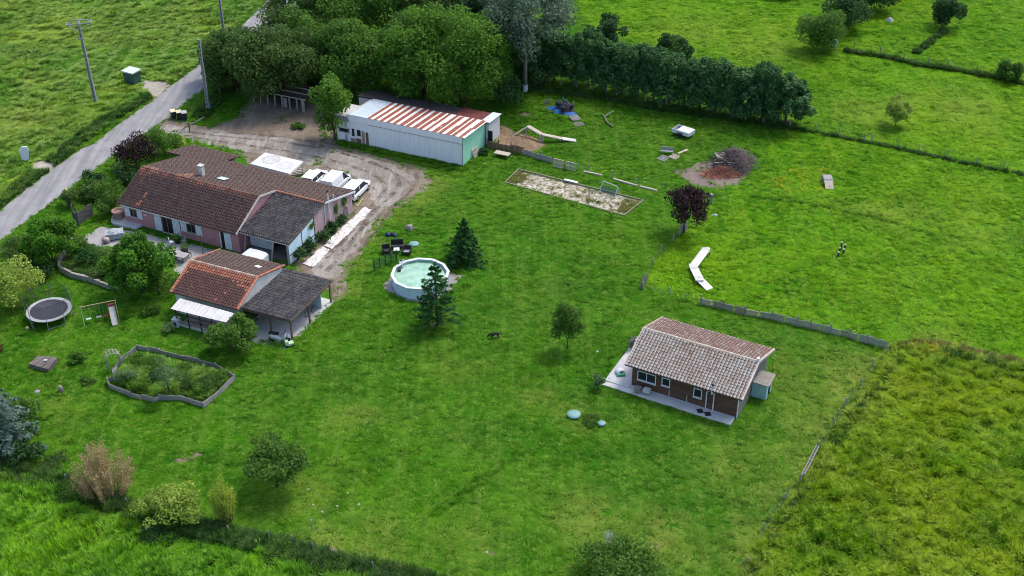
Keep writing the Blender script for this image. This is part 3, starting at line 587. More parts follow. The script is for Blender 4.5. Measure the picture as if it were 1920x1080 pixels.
# feathery and pale shrubs on the ditch
def feather(name, label, px, py, topy, wpx, leaf, n, seed):
    rg = np.random.default_rng(seed); b = G(px, py); H = HT(px, py, topy); R = wpx / PPM(px, py) / 2; t = thing(name, label, 'shrub', (b.x, b.y, 0)); C = []; N = []; m = MB()
    for s in range(70):
        a = rg.uniform(0, 6.28); q = rg.uniform(0, 1) ** .6; e = np.array([math.cos(a) * q * R, math.sin(a) * q * R, H * (1.02 - .45 * q ** 2) * rg.uniform(.8, 1.05)]); s0 = e * np.array([.5, .5, 0])
        k = n // 70; f = rg.uniform(.25, 1, (k, 1)); C.append(s0 * (1 - f) + e * f + rg.normal(0, .10, (k, 3))); N.append(rg.normal(0, 1, (k, 3)) + np.array([0, 0, .4])); m.tube([s0, e], [.02, .006], 3)
    V, Fq = leaf_quads(np.concatenate(C), np.concatenate(N), .17, rg, .35); npmesh('foliage', V, Fq, LEAF[leaf], t, attrs=dict(tone=('FACE', np.clip(rg.normal(.5, .25, len(Fq)), 0, 1)))); m.build('stem', m_bark, t); return t
feather('feathery_shrub', 'tan feathery shrub on the ditch bank', 203, 930, 836, 118, 'tan', 11000, 51)
broad('pale_shrub', 'broad shrub with pale yellow flowers beside the tan feathery shrub', 'shrub', 325, 975, 892, 138, 'yellow', 4600, .22, 24, .05, .06, seed=52, crown_name='foliage')
feather('lime_shrub', 'small upright lime yellow shrub at the end of the ditch bank', 424, 978, 896, 50, 'lime', 4200, 53)
hedge_bush('ditch_bush', 'leafy bramble clump on the ditch bank left of the tan shrub', 140, 925, 892, 70, 'green', 1800, .2)
hedge_bush('ditch_bush', 'leafy bramble clump on the ditch bank below the pale shrub', 300, 992, 958, 90, 'dark', 2200, .2)
hedge_bush('ditch_bush', 'leafy bramble clump on the ditch bank past the lime shrub', 520, 1042, 1008, 90, 'green', 2200, .2)
hedge_bush('ditch_bush', 'leafy bramble clump on the ditch bank near the bottom edge', 640, 1072, 1036, 110, 'green', 2400, .2)
hedge_bush('ditch_bush', 'leafy bramble clump where the ditch leaves the bottom edge', 740, 1096, 1056, 100, 'dark', 2200, .2)
broad('bramble_mound', 'large mound of dark brambles at the bottom edge of the lawn', 'shrub', 1165, 1092, 990, 176, 'green', 7000, .24, 34, .02, 0, seed=54, crown_name='foliage')
hedge_bush('white_flower_bush', 'small bush of whitish flowers on top of the bramble mound', 1140, 1030, 992, 34, 'flower', 420, .10, trunk=0)
# shrubs round the farmhouse
for px, py, ty, w, lf, n, lab in [
    (256, 318, 246, 86, 'purple', 3800, 'large dark purple shrub between the lane and the farmhouse'),
    (312, 292, 240, 62, 'green', 2200, 'green shrub behind the purple shrub at the house corner'),
    (334, 284, 254, 34, 'yellow', 900, 'small yellow green shrub at the yard entrance'),
    (232, 348, 306, 60, 'dark', 1800, 'dark shrub below the purple shrub along the lane'),
    (205, 372, 330, 60, 'green', 1800, 'green shrub halfway along the lane hedge'),
    (172, 372, 340, 50, 'olive', 1500, 'olive shrub in the lane hedge nearest the road'),
    (210, 402, 362, 52, 'green', 1600, 'green shrub beside the farmhouse gable'),
    (178, 348, 316, 46, 'dark', 1300, 'dark shrub at the edge of the asphalt lane'),
    (130, 388, 352, 36, 'olive', 900, 'grassy bush at the gate with the round lamp'),
    (146, 470, 440, 50, 'green', 1300, 'shrub behind the bright tree by the gate'),
    (40, 480, 440, 80, 'olive', 1900, 'shrub at the roadside end of the garden'),
    (68, 520, 480, 70, 'dark', 1900, 'dark shrub between the flowering bush and the garden wall')]:
    hedge_bush('garden_shrub', lab, px, py, ty, w, lf, n, .24)
for px, py, ty, w, lf, lab in [(165, 500, 464, 52, 'spruce', 'dark plant inside the wall corner of the flower garden'), (205, 512, 482, 40, 'green', 'leafy plant in the middle of the flower garden'),
    (230, 525, 498, 46, 'olive', 'yellowish plant along the low garden wall'), (300, 552, 505, 66, 'olive', 'brownish shrub at the end of the low garden wall'),
    (180, 525, 502, 36, 'olive', 'low plant behind the low garden wall'), (345, 535, 510, 40, 'dark', 'dark shrub beside the outbuilding verge'),
    (148, 680, 658, 32, 'green', 'small bush beside the wooden sandbox'), (165, 715, 700, 36, 'green', 'low tuft of leaves near the stump'),
    (1108, 792, 776, 36, 'green', 'weeds between the two round tank lids'), (1121, 728, 698, 24, 'grey', 'grey green bush at the corner of the cabin terrace'),
    (285, 588, 568, 40, 'green', 'weedy clump beyond the swing set'), (560, 240, 228, 24, 'green', 'clump of weeds in the bare yard'),
    (905, 290, 278, 20, 'dark', 'weeds at the foot of the green barn wall'), (100, 872, 850, 60, 'olive', 'low scrub on the ditch edge below the blue spruce')]:
    hedge_bush('low_shrub', lab, px, py, ty, w, lf, 900, .2)
broad('leafy_shrub', 'big leafy shrub growing against the outbuilding awning', 'shrub', 440, 660, 585, 100, 'green', 4600, .26, 24, .06, .06, seed=66, crown_name='foliage')
hedge_bush('climbing_shrub', 'creeper climbing the outbuilding wall under the eave', 458, 622, 578, 42, 'olive', 1300, .2)
for i, (px, py, ty, w) in enumerate([(560, 488, 462, 32), (580, 470, 446, 32), (602, 450, 428, 34), (620, 436, 414, 30), (640, 418, 402, 26)]):
    hedge_bush('wall_bush', ['dark bush at the white sliding door', 'dark bush below the middle of the sliding door', 'bush at the end of the sliding door', 'bush at the foot of the white flue pipes', 'small bush beside the arched wall opening'][i], px, py, ty, w, 'dark', 1100, .2, 'bushes along the farmhouse end wall')
# beyond the paddock
for px, py, ty, w, lf, n, lab in [
    (1545, 92, 12, 92, 'green', 3600, 'big round bush beside the white hoop'), (1592, 52, -22, 84, 'dark', 3000, 'dark bush behind the big round bush'),
    (1640, 18, -40, 70, 'dark', 2400, 'dark bush at the top edge behind the others'), (1772, 50, -14, 54, 'dark', 2200, 'dark bush alone in the flowery pasture'),
    (1890, 152, 110, 42, 'green', 1800, 'round green bush at the end of the bramble line'), (1690, -8, -48, 60, 'green', 1500, 'bush at the very top edge above the flowers'), (1470, -6, -46, 50, 'green', 1500, 'distant bush cut by the top edge')]:
    hedge_bush('field_bush', lab, px, py, ty, w * 1.1, lf, int(n * 1.9), .34)
broad('small_tree', 'small yellow green tree alone in the pasture', 'tree', 1679, 236, 176, 54, 'yellow', 4200, .24, 22, .16, .06, seed=71)
strip('bramble_line', [(1590, 98), (1650, 106), (1720, 122), (1800, 134), (1880, 150), (1960, 166)], .5, m_weed_t, 'dark line of brambles along the far pasture fence', .6, .62, 24, 72)
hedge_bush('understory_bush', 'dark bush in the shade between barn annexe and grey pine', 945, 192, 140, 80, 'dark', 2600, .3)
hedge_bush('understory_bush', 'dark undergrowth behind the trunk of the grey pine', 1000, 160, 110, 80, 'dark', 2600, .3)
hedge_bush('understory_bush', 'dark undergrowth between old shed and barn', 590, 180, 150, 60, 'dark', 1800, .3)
strip('bramble_line', [(1770, 60), (1745, 80), (1718, 100)], .5, m_weed_t, 'dark weeds along the field path below the lone bush', .5, .6, 14, 73)
# ================================================================== BUILDINGS
class Frame:
    def __init__(s, name, label, cat, o, a):
        s.o = Vector(o); s.a = a; s.root = thing(name, label, cat, (o[0], o[1], 0), a)
        s.eu = Vector((math.cos(a), math.sin(a), 0)); s.ev = Vector((-math.sin(a), math.cos(a), 0)); s.c = Vector((0, 0, HC))
    def loc(s, P): d = Vector((P.x - s.o.x, P.y - s.o.y, 0)); return Vector((d.dot(s.eu), d.dot(s.ev), P.z))
    def wld(s, u, v, z=0): return Vector((s.o.x, s.o.y, 0)) + s.eu * u + s.ev * v + Vector((0, 0, z))
    def plane(s, p0, n, px, py):
        N = s.eu * n[0] + s.ev * n[1] + Vector((0, 0, n[2])); P0 = s.wld(*p0); d = ray(px, py); t = (P0 - s.c).dot(N) / d.dot(N); return s.loc(s.c + d * t)
    def on_v(s, v, px, py): q = s.plane((0, v, 0), (0, 1, 0), px, py); return q.x, q.z
    def on_u(s, u, px, py): q = s.plane((u, 0, 0), (1, 0, 0), px, py); return q.y, q.z
    def on_z(s, z, px, py): q = s.plane((0, 0, z), (0, 0, 1), px, py); return q.x, q.y
    def on_sl(s, v0, h0, sl, px, py): q = s.plane((0, v0, h0), (0, -sl, 1), px, py); return q.x, q.y
def tiles(name, parent, p0, ud, sd, Lu, Ls, tw, tl, mat, tone=None, seed=1, rise=.055, lift=.035, barrel=True, skip=None, gap=.02):
    """real overlapping clay tiles on a slope; p0 lower corner, ud along the eave, sd up the slope"""
    rg = np.random.default_rng(seed); p0 = np.array(p0, float); ud = np.array(ud, float); ud /= np.linalg.norm(ud); sd = np.array(sd, float); sd /= np.linalg.norm(sd)
    nn = np.cross(ud, sd); nn /= np.linalg.norm(nn); nn = nn if nn[2] > 0 else -nn
    nu = max(1, round(Lu / tw)); nv = max(1, round(Ls / tl)); tw = Lu / nu; tl = Ls / nv
    xs = np.array([gap, .22, .5, .78, 1 - gap]) if barrel else np.array([.02, .5, .98]); hs = np.array([0, .75, 1, .75, 0]) if barrel else np.array([0, 1, 0]); k = len(xs)
    V = []; Q = []; tn = []; rd = []; cp = []; o = 0
    for j in range(nv):
        for i in range(nu):
            if skip and skip((i + .5) / nu, (j + .5) / nv): continue
            jit = rg.normal(0, .006, 3); r = rg.random(); tv = tone((i + .5) / nu, (j + .5) / nv, rg) if tone else 0
            for e, (s0, lf) in enumerate(((j * tl - .03, lift), ((j + 1) * tl + .02, 0.0))):
                b = p0 + sd * s0 + nn * (lf + .012) + jit
                for x, h in zip(xs, hs): V.append(b + ud * (i * tw + x * tw) + nn * (h * rise))
            for x in range(k - 1): Q.append((o+x, o+x+1, o+k+x+1, o+k+x)); tn.append(tv); rd.append(r)
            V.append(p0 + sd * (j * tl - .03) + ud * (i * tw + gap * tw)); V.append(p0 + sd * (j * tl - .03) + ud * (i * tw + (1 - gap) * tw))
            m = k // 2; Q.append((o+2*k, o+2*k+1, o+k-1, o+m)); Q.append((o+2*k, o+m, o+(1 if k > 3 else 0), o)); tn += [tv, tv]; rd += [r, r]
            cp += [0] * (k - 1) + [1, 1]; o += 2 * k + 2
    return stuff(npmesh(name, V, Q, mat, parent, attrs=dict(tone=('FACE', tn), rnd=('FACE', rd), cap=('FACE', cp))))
def ridge(name, parent, a, b, r, mat, n=None, tone=None, seed=3):
    a = np.array(a, float); b = np.array(b, float); L = np.linalg.norm(b - a); n = n or max(2, int(L / .38)); d = (b - a) / L; sd = np.cross(d, [0, 0, 1.0]); sd /= np.linalg.norm(sd); up = np.cross(sd, d)
    rg = np.random.default_rng(seed); V = []; Q = []; tn = []; rd = []
    for i in range(n):
        o = len(V); tv = tone(rg) if tone else 0; rr = rg.random()
        for s, q in ((i / n, r * 1.12), ((i + 1.06) / n, r * .95)):
            for t in np.linspace(-.15, PI + .15, 6): V.append(a + (b - a) * s + sd * (q * math.cos(t)) + up * (q * math.sin(t) - .03))
        for k in range(5): Q.append((o+k, o+k+1, o+6+k+1, o+6+k)); tn.append(tv); rd.append(rr)
        Q.append((o, o+1, o+4, o+5)); tn.append(tv); rd.append(rr)
    return npmesh(name, V, Q, mat, parent, attrs=dict(tone=('FACE', tn), rnd=('FACE', rd)))
def extr(m, prof, u0, u1, r=.5):          # (v,z) profile extruded along u
    n = len(prof); m.add([(u0, v, z) for v, z in prof] + [(u1, v, z) for v, z in prof], [tuple(range(n)), tuple(range(2*n-1, n-1, -1))] + [(i, n+i, n+(i+1) % n, (i+1) % n) for i in range(n)], r)
m_white = plain('white_paint', (.72, .74, .77), (.6, .62, .66), 2, .6, .1, 30)
m_offw = plain('off_white', (.62, .60, .56), (.45, .43, .40), 2, .7, .15, 20)
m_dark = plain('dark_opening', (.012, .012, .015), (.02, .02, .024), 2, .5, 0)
m_glass = NT('window_glass'); m_glass = m_glass.fin((.02, .024, .03), .08, .5)
m_pink = plain('pink_render', (.53, .275, .285), (.45, .225, .235), .7, .9, .2, 25, streak=(1, 1, .35))
m_pinkpale = plain('pale_pink_render', (.52, .38, .40), (.40, .25, .26), .9, .9, .2, 25, streak=(1, 1, .4))
m_shut = plain('shutter_white', (.76, .83, .88), (.66, .74, .80), 3, .6, .1, 20)
m_sky = plain('pale_blue_panel', (.66, .82, .90), (.55, .74, .84), 2, .5, .1, 20)
m_metal = plain('dark_metal', (.04, .042, .045), (.07, .065, .06), 5, .5, .1, 20, metal=.3)
m_galv = plain('galvanised', (.42, .44, .46), (.30, .32, .34), 4, .45, .1, 30, metal=.5)
m_wood = plain('weathered_wood', (.34, .31, .275), (.20, .18, .155), 4, .9, .4, 18, streak=(1, 1, .2), tone=.8)
m_woodpale = plain('pale_timber', (.55, .49, .41), (.40, .34, .27), 3, .85, .3, 18, tone=.6)
m_woodgrey = plain('grey_board', (.42, .41, .395), (.24, .235, .225), 3, .9, .4, 20, tone=.9)
m_woodbrown = plain('brown_board', (.22, .15, .105), (.13, .085, .06), 3, .85, .3, 20, tone=.8)
mt_house = tilemat('tiles_farmhouse', (.105, .058, .050), (.062, .038, .036), (.42, .16, .095), (.10, .085, .08), .45)
mt_far = tilemat('tiles_farmhouse_back', (.150, .098, .078), (.105, .070, .058), (.44, .20, .13), (.13, .105, .085), .5)
mt_black = tilemat('tiles_blackened', (.032, .032, .036), (.088, .084, .086), (.14, .11, .075), (.20, .19, .185), .3)
mt_out = tilemat('tiles_outbuilding', (.145, .068, .055), (.09, .050, .044), (.50, .18, .105), (.12, .09, .08), .35)
mt_cab = tilemat('tiles_cabin', (.42, .305, .23), (.54, .465, .395), (.26, .13, .085), (.57, .53, .47), .65)
mt_cabfar = tilemat('tiles_cabin_back', (.22, .13, .10), (.30, .22, .185), (.42, .35, .31), (.34, .25, .22), .35)
# ---- farmhouse -----------------------------------------------------
HO = Frame('farmhouse', 'long pink farmhouse with brown tiled roofs and an open garage under blackened tiles', 'house', (-42.25, 120.28), math.radians(-25.755))
L, he, vr, hr, vf, Lg, vg, vge, hge = 15.43, 2.455, 4.571, 4.631, 13.32, 21.54, 7.452, .468, 2.58
sl = -.266; hz = lambda v: hr + (v - vr) * sl; hf = hz(vf); hg = hz(vg); R_ = HO.root; vw = .45
m = MB(); extr(m, [(vw, 0), (vw, he + .05), (vr, hr - .14), (vf - .45, hf + .0), (vf - .45, 0)], .28, L - .12); m.build('wall', m_pink, R_)
m = MB(); extr(m, [(vg + .25, 0), (vg + .25, hg - .22), (vf - .45, hf - .02), (vf - .45, 0)], L - .119, Lg - .18)
gz = lambda v: hge + (v - vge) * (hg - hge) / (vg - vge) - .16
extr(m, [(.95, 0), (.95, gz(.95)), (vg + .249, gz(vg + .2)), (vg + .249, 0)], Lg - .42, Lg - .18); m.build('wall', m_pinkpale, R_)
def slab(m, c, th=.10): m.sheet(c, th)
m = MB(); slab(m, [(0, 0, he), (L, 0, he), (L, vr, hr), (0, vr, hr)]); rf = m.build('roof', m_woodbrown, R_)
n_ = math.hypot(vr, hr - he)
def tone_h(x, y, rg):
    v = .3 * max(0, (y - .84) / .16) + (.5 * rg.random() if (x < .15 and y > .62 and rg.random() < (y - .35)) else 0) + (.4 if y > .92 and x < .75 and rg.random() < .5 else 0)
    if abs(x - .155) < .02 and .08 < y < .45 and rg.random() < .6: v = .8
    if x > .975 and y > .25: v = .5 * rg.random()
    return min(1, v)
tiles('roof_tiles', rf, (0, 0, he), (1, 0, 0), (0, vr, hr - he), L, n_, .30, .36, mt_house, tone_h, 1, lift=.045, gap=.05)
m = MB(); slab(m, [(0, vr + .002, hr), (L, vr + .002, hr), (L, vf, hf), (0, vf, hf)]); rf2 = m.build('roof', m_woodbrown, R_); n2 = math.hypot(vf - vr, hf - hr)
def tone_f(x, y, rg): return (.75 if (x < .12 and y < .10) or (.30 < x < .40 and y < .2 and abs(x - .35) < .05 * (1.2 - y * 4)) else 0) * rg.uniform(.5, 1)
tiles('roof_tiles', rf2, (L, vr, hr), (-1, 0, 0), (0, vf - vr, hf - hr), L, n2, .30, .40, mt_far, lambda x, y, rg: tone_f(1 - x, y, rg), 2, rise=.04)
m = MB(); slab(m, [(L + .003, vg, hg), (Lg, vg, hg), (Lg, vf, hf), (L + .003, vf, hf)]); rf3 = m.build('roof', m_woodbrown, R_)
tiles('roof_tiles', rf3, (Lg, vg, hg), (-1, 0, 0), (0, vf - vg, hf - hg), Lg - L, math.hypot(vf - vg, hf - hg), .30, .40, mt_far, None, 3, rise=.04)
# back extension roof, on the same slope
e0 = HO.on_sl(vr, hr, sl, 353, 289); e1 = HO.on_sl(vr, hr, sl, 324, 281); e2 = HO.on_sl(vr, hr, sl, 361, 271.5); e3 = HO.on_sl(vr, hr, sl, 450, 292.5)
ue0, ue1, ve0, ve1 = min(e1[0], e2[0]), e3[0], vf + .004, (e2[1] + e3[1]) / 2
m = MB(); slab(m, [(ue0, ve0 - 2.0, hz(ve0 - 2.0) + .0), (0 - .004, ve0 - 2.0, hz(ve0 - 2.0)), (-.004, ve0, hz(ve0)), (ue0, ve0, hz(ve0))]) if ue0 < -.3 else None
slab(m, [(ue0, ve0, hz(ve0)), (ue1, ve0, hz(ve0)), (ue1, ve1, hz(ve1)), (ue0, ve1, hz(ve1))]); rf4 = m.build('roof', m_woodbrown, R_)
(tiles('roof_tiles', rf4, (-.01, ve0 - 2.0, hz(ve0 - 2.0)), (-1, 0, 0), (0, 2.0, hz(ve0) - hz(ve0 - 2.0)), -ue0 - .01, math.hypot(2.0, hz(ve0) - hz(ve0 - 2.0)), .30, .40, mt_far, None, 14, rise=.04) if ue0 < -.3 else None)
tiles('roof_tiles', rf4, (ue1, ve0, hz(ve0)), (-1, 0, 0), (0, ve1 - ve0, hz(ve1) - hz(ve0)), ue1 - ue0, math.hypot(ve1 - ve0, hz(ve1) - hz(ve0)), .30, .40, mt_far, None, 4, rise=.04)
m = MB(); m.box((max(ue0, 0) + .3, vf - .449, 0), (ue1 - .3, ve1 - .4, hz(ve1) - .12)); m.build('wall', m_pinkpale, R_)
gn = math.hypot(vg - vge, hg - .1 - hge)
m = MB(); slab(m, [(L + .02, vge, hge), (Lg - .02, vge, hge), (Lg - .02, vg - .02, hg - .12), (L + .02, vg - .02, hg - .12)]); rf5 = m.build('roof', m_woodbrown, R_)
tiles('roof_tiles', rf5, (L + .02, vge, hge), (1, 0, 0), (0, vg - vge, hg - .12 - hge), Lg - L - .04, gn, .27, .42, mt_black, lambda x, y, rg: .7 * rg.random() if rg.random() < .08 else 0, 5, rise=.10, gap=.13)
ridge('ridge_cap', R_, (0, vr, hr + .03), (L, vr, hr + .03), .12, mt_house, tone=lambda rg: .5 * rg.random())
ridge('ridge_cap', R_, (L + .1, vg - .02, hg + .02), (Lg, vg - .02, hg + .02), .13, mt_house, tone=lambda rg: .55 + .35 * rg.random(), seed=5)
m = MB(); m.beam((L + .03, 0, he), (L + .03, vr, hr), .07, .2); m.beam((L + .03, vr, hr), (L + .03, vg, hg + .03), .07, .2); m.build('bargeboard', m_offw, R_)
m = MB(); m.beam((Lg + .04, vg, hg - .03), (Lg + .04, vf, hf - .03), .07, .2); m.build('bargeboard', m_white, R_)
m = MB(); m.beam((-.03, 0, he), (-.03, vr, hr), .06, .14); m.beam((-.03, vr, hr), (-.03, vf, hf), .06, .14); m.build('bargeboard', m_woodbrown, R_)
m = MB(); m.beam((.4, -.07, he - .08), (L * .62, -.07, he - .08), .1, .1); m.build('gutter', m_offw, R_)
m = MB(); m.beam((L + .05, vge - .05, hge - .07), (Lg, vge - .05, hge - .07), .1, .09); m.build('gutter', m_galv, R_)
m = MB(); m.tube([(Lg - .12, vg + .02, hg - .2), (Lg - .12, vg + .02, .1)], .055, 7); m.build('drainpipe', m_white, R_)
m = MB(); vp, zp = HO.on_u(Lg - .05, 617, 398); m.tube([(Lg - .02, vp, .6), (Lg - .02, vp, hz(vp) + 1.1)], .07, 8); fl = m.build('flue_pipe', m_white, R_); m = MB(); m.lathe([(.10, hz(vp) + 1.1), (.11, hz(vp) + 1.32), (.06, hz(vp) + 1.36)], 8, (Lg - .02, vp)); m.build('flue_cap', m_metal, fl)
m = MB(); m.tube([(Lg - .1, vp + 1.1, hz(vp + 1.1)), (Lg - .1, vp + 1.1, hz(vp + 1.1) + .55)], .05, 6); m.build('vent_pipe', m_white, R_)
# chimney, roof light
cu, cv = HO.on_sl(vr, hr, sl, 379, 329); cz = hz(cv)
m = MB(); m.box((cu - .25, cv - .24, cz - .3), (cu + .25, cv + .24, cz + 1.1)); ch = m.build('chimney', m_offw, R_)
m = MB(); m.box((cu - .31, cv - .30, cz + 1.20), (cu + .31, cv + .30, cz + 1.28)); m.build('chimney_cap', m_offw, ch); m = MB(); m.box((cu - .21, cv - .19, cz + 1.101), (cu + .21, cv + .19, cz + 1.199)); m.build('chimney_mouth', m_dark, ch)
su, sv_ = HO.on_sl(vr, hr, sl, 418, 336); m = MB()
dz = lambda v: hz(v) + .10
m.sheet([(su - .62, sv_ - .55, dz(sv_ - .55)), (su + .62, sv_ - .55, dz(sv_ - .55)), (su + .62, sv_ + .55, dz(sv_ + .55)), (su - .62, sv_ + .55, dz(sv_ + .55))], .1); sk = m.build('roof_light', m_metal, R_)
m = MB(); m.sheet([(su - .5, sv_ - .44, dz(sv_ - .44) + .03), (su + .5, sv_ - .44, dz(sv_ - .44) + .03), (su + .5, sv_ + .44, dz(sv_ + .44) + .03), (su - .5, sv_ + .44, dz(sv_ + .44) + .03)], .028); m.build('pane', plain('milky_glass', (.62, .72, .66), (.55, .66, .6), rough=.2), sk)
# openings of the near wall
def zoom8(x, y): return 200 + x / 6.353, 380 + y / 6.353
def rect_v(fr, v, pts): 
    q = [fr.on_v(v, *p) for p in pts]; us = [a[0] for a in q]; zs = [a[1] for a in q]; return us, zs
def window(fr, v, u0, u1, z0, z1, fm=None, two=True, dark=False, name='window', sgn=-1):
    fm = fm or m_white; m = MB(); f = .07; d = sgn * .06
    a, b = (v + d, v - .001 * sgn * -1) if sgn < 0 else (v + .001, v + d)
    a, b = min(a, b), max(a, b)
    for (x0, x1, y0, y1) in ((u0, u1, z0, z0 + f), (u0, u1, z1 - f, z1), (u0, u0 + f, z0 + f, z1 - f), (u1 - f, u1, z0 + f, z1 - f)) + ((((u0 + u1) / 2 - f * .4, (u0 + u1) / 2 + f * .4, z0 + f, z1 - f),) if two else ()): m.box((x0, a, y0), (x1, b, y1))
    w = m.build(name, fm, fr.root)
    for (x0, x1) in (((u0 + f, (u0 + u1) / 2 - f * .4), ((u0 + u1) / 2 + f * .4, u1 - f)) if two else ((u0 + f, u1 - f),)):
        p = MB(); p.box((x0, v + sgn * .025, z0 + f), (x1, v + sgn * .002, z1 - f)); p.build('pane', m_dark if dark else m_glass, w)
    m = MB(); m.box((u0 - .05, min(v, v + sgn * .12), z0 - .07), (u1 + .05, max(v, v + sgn * .12), z0 - .004)); m.build('sill', m_offw, w); return w
def shutter(fr, v, u0, u1, z0, z1, swing=0):
    m = MB(); w = u1 - u0; n = max(3, int(w / .14))
    for i in range(n): m.box((u0 + w * i / n + .006, v - .055, z0), (u0 + w * (i + 1) / n - .006, v - .02, z1))
    o = m.build('shutter', m_shut, fr.root); b = MB(); b.beam((u0 + .05, v - .068, z0 + .25), (u1 - .05, v - .068, z1 - .25), .02, .07); b.box((u0 + .02, v - .075, z0 + .16), (u1 - .02, v - .056, z0 + .25)); b.box((u0 + .02, v - .075, z1 - .25), (u1 - .02, v - .056, z1 - .16)); b.build('shutter_brace', m_white, o)
U_ = lambda x, y: HO.on_v(vw, *zoom8(x, y))
zt = 2.02
m_taupe = plain('taupe_frame', (.24, .20, .185), (.18, .15, .14), 3, .7)
u0 = U_(285, 130)[0]; u1 = U_(368, 160)[0]; window(HO, vw, u0, u1, .95, 1.95, m_taupe); shutter(HO, vw, u0 - .72, u0 - .02, .88, zt); shutter(HO, vw, u1 + .02, u1 + .72, .88, zt)
u0 = U_(675, 300)[0]; u1 = U_(795, 300)[0]; window(HO, vw, u0, u1, .06, 2.0, m_taupe, dark=True, name='french_door'); shutter(HO, vw, u0 - 1.0, u0 - .1, .06, zt); shutter(HO, vw, u1 + .02, u1 + .92, .06, zt)
u0 = U_(960, 320)[0]; u1 = U_(1062, 320)[0]; window(HO, vw, u0, u1, .9, 1.95, m_taupe, dark=True); shutter(HO, vw, u0 - .78, u0 - .02, .8, zt); shutter(HO, vw, u1 + .02, u1 + .80, .8, zt)
u0 = U_(1375, 480)[0]; u1 = U_(1412, 480)[0]; u2 = U_(1490, 480)[0]; m = MB(); m.box((u0 - .1, vw - .07, .03), (u0 + .04, vw - .001, 2.03)); m.box((u0 + .041, vw - .03, .03), (u1, vw - .001, 2.0)); m.build('door_recess', m_dark, R_); m = MB(); m.box((u0 - .12, vw - .09, .02), (u0 + .02, vw - .071, 2.04)); m.build('door_frame', m_white, R_); shutter(HO, vw, u1 + .01, u2, .05, 2.02)
pu, pz = U_(462, 149); m = MB(); m.box((pu - .22, vw - .05, pz - .07), (pu + .22, vw - .001, pz + .07)); m.build('wall_plate', m_white, R_)
# garage: white inner door, prop, big pale sliding door on the end wall
gv = 2.1; ga = HO.on_v(gv, 470, 450); gb = HO.on_v(gv, 511, 470)
m = MB(); n = 5
for i in range(n): m.box((L + .02 + (gb[0] - L) * i / n + .01, gv, .12), (L + .02 + (gb[0] - L) * (i + 1) / n - .01, gv + .07, 2.3))
m.build('garage_door', m_shut, R_)
m = MB(); m.box((L - .11, gv + .08, 0), (Lg - .43, gv + .16, .02)); m.box((gb[0] + .05, 4.4, .0), (Lg - .43, 4.5, 2.5)); m.build('garage_back', m_dark, R_)
m = MB(); m.beam(tuple(HO.loc(G(509, 492))) , (L + 4.1, .75, 2.35), .13, .13); m.build('timber_prop', m_woodpale, R_)
m = MB(); m.beam((L + .35, .55, 0), (L + .75, .6, 2.4), .1, .1); m.build('garage_post', m_woodgrey, R_)
m = MB(); m.beam((Lg - .28, .6, 0), (Lg - .28, .6, hge - .12), .13, .13); m.build('garage_post', m_woodgrey, R_)
d0 = HO.on_u(Lg - .15, 544, 494); d1 = HO.on_u(Lg - .15, 591, 452); va, vb = .62, d1[0]; m = MB(); k = 4; ztop = lambda v: gz(v) - .12
for i in range(k):
    a, b = va + (vb - va) * i / k + .012, va + (vb - va) * (i + 1) / k - .012; m.add([(Lg - .17, a, .12), (Lg - .17, b, .12), (Lg - .17, b, ztop(b)), (Lg - .17, a, ztop(a)), (Lg - .10, a, .12), (Lg - .10, b, .12), (Lg - .10, b, ztop(b)), (Lg - .10, a, ztop(a))], [(3,2,1,0),(4,5,6,7),(0,1,5,4),(1,2,6,5),(2,3,7,6),(3,0,4,7)])
sd = m.build('sliding_door', m_sky, R_); m = MB(); m.beam((Lg - .08, va, 1.15), (Lg - .08, vb, 1.15), .05, .07); m.beam((Lg - .08, (va + vb) / 2, .12), (Lg - .08, (va + vb) / 2, ztop((va + vb) / 2)), .05, .06); m.beam((Lg - .08, vb, .1), (Lg - .08, vb, ztop(vb)), .05, .08); m.beam((Lg - .08, va, ztop(va) + .05), (Lg - .08, vb, ztop(vb) + .05), .05, .07); m.build('door_rail', m_metal, sd)
# blocked arches and creeper patches on the end wall
m_arch = plain('grey_masonry', (.22, .19, .18), (.13, .115, .11), 5, .9, .5, 14)
for (px, py, w, h) in ((648, 398, .95, 1.25), (632, 418, .75, 1.0)):
    v_, z_ = HO.on_u(Lg - .18, px, py); z0 = max(.05, z_ - h / 2); pr = [(v_ - w/2, z0), (v_ - w/2, z0 + h * .6), (v_ - w * .33, z0 + h * .9), (v_, z0 + h), (v_ + w * .33, z0 + h * .9), (v_ + w/2, z0 + h * .6), (v_ + w/2, z0)]
    m = MB(); extr(m, pr, Lg - .179, Lg - .13); m.build('blocked_arch', m_arch, R_)
rg = np.random.default_rng(4)
for (px, py, w, h) in ((645, 378, .55, .8), (630, 392, .45, .8), (584, 423, .6, .5)):
    v_, z_ = HO.on_u(Lg - .1, px, py); C = np.stack([np.full(260, Lg - .05) + rg.normal(0, .05, 260), v_ + rg.normal(0, w * .4, 260), z_ + rg.normal(0, h * .35, 260)], -1); V, Fq = leaf_quads(C, rg.normal(0, .6, (260, 3)) + np.array([1, 0, .3]), .16, rg); npmesh('creeper', V, Fq, LEAF['green'], R_, attrs=dict(tone=('FACE', rg.random(260))))
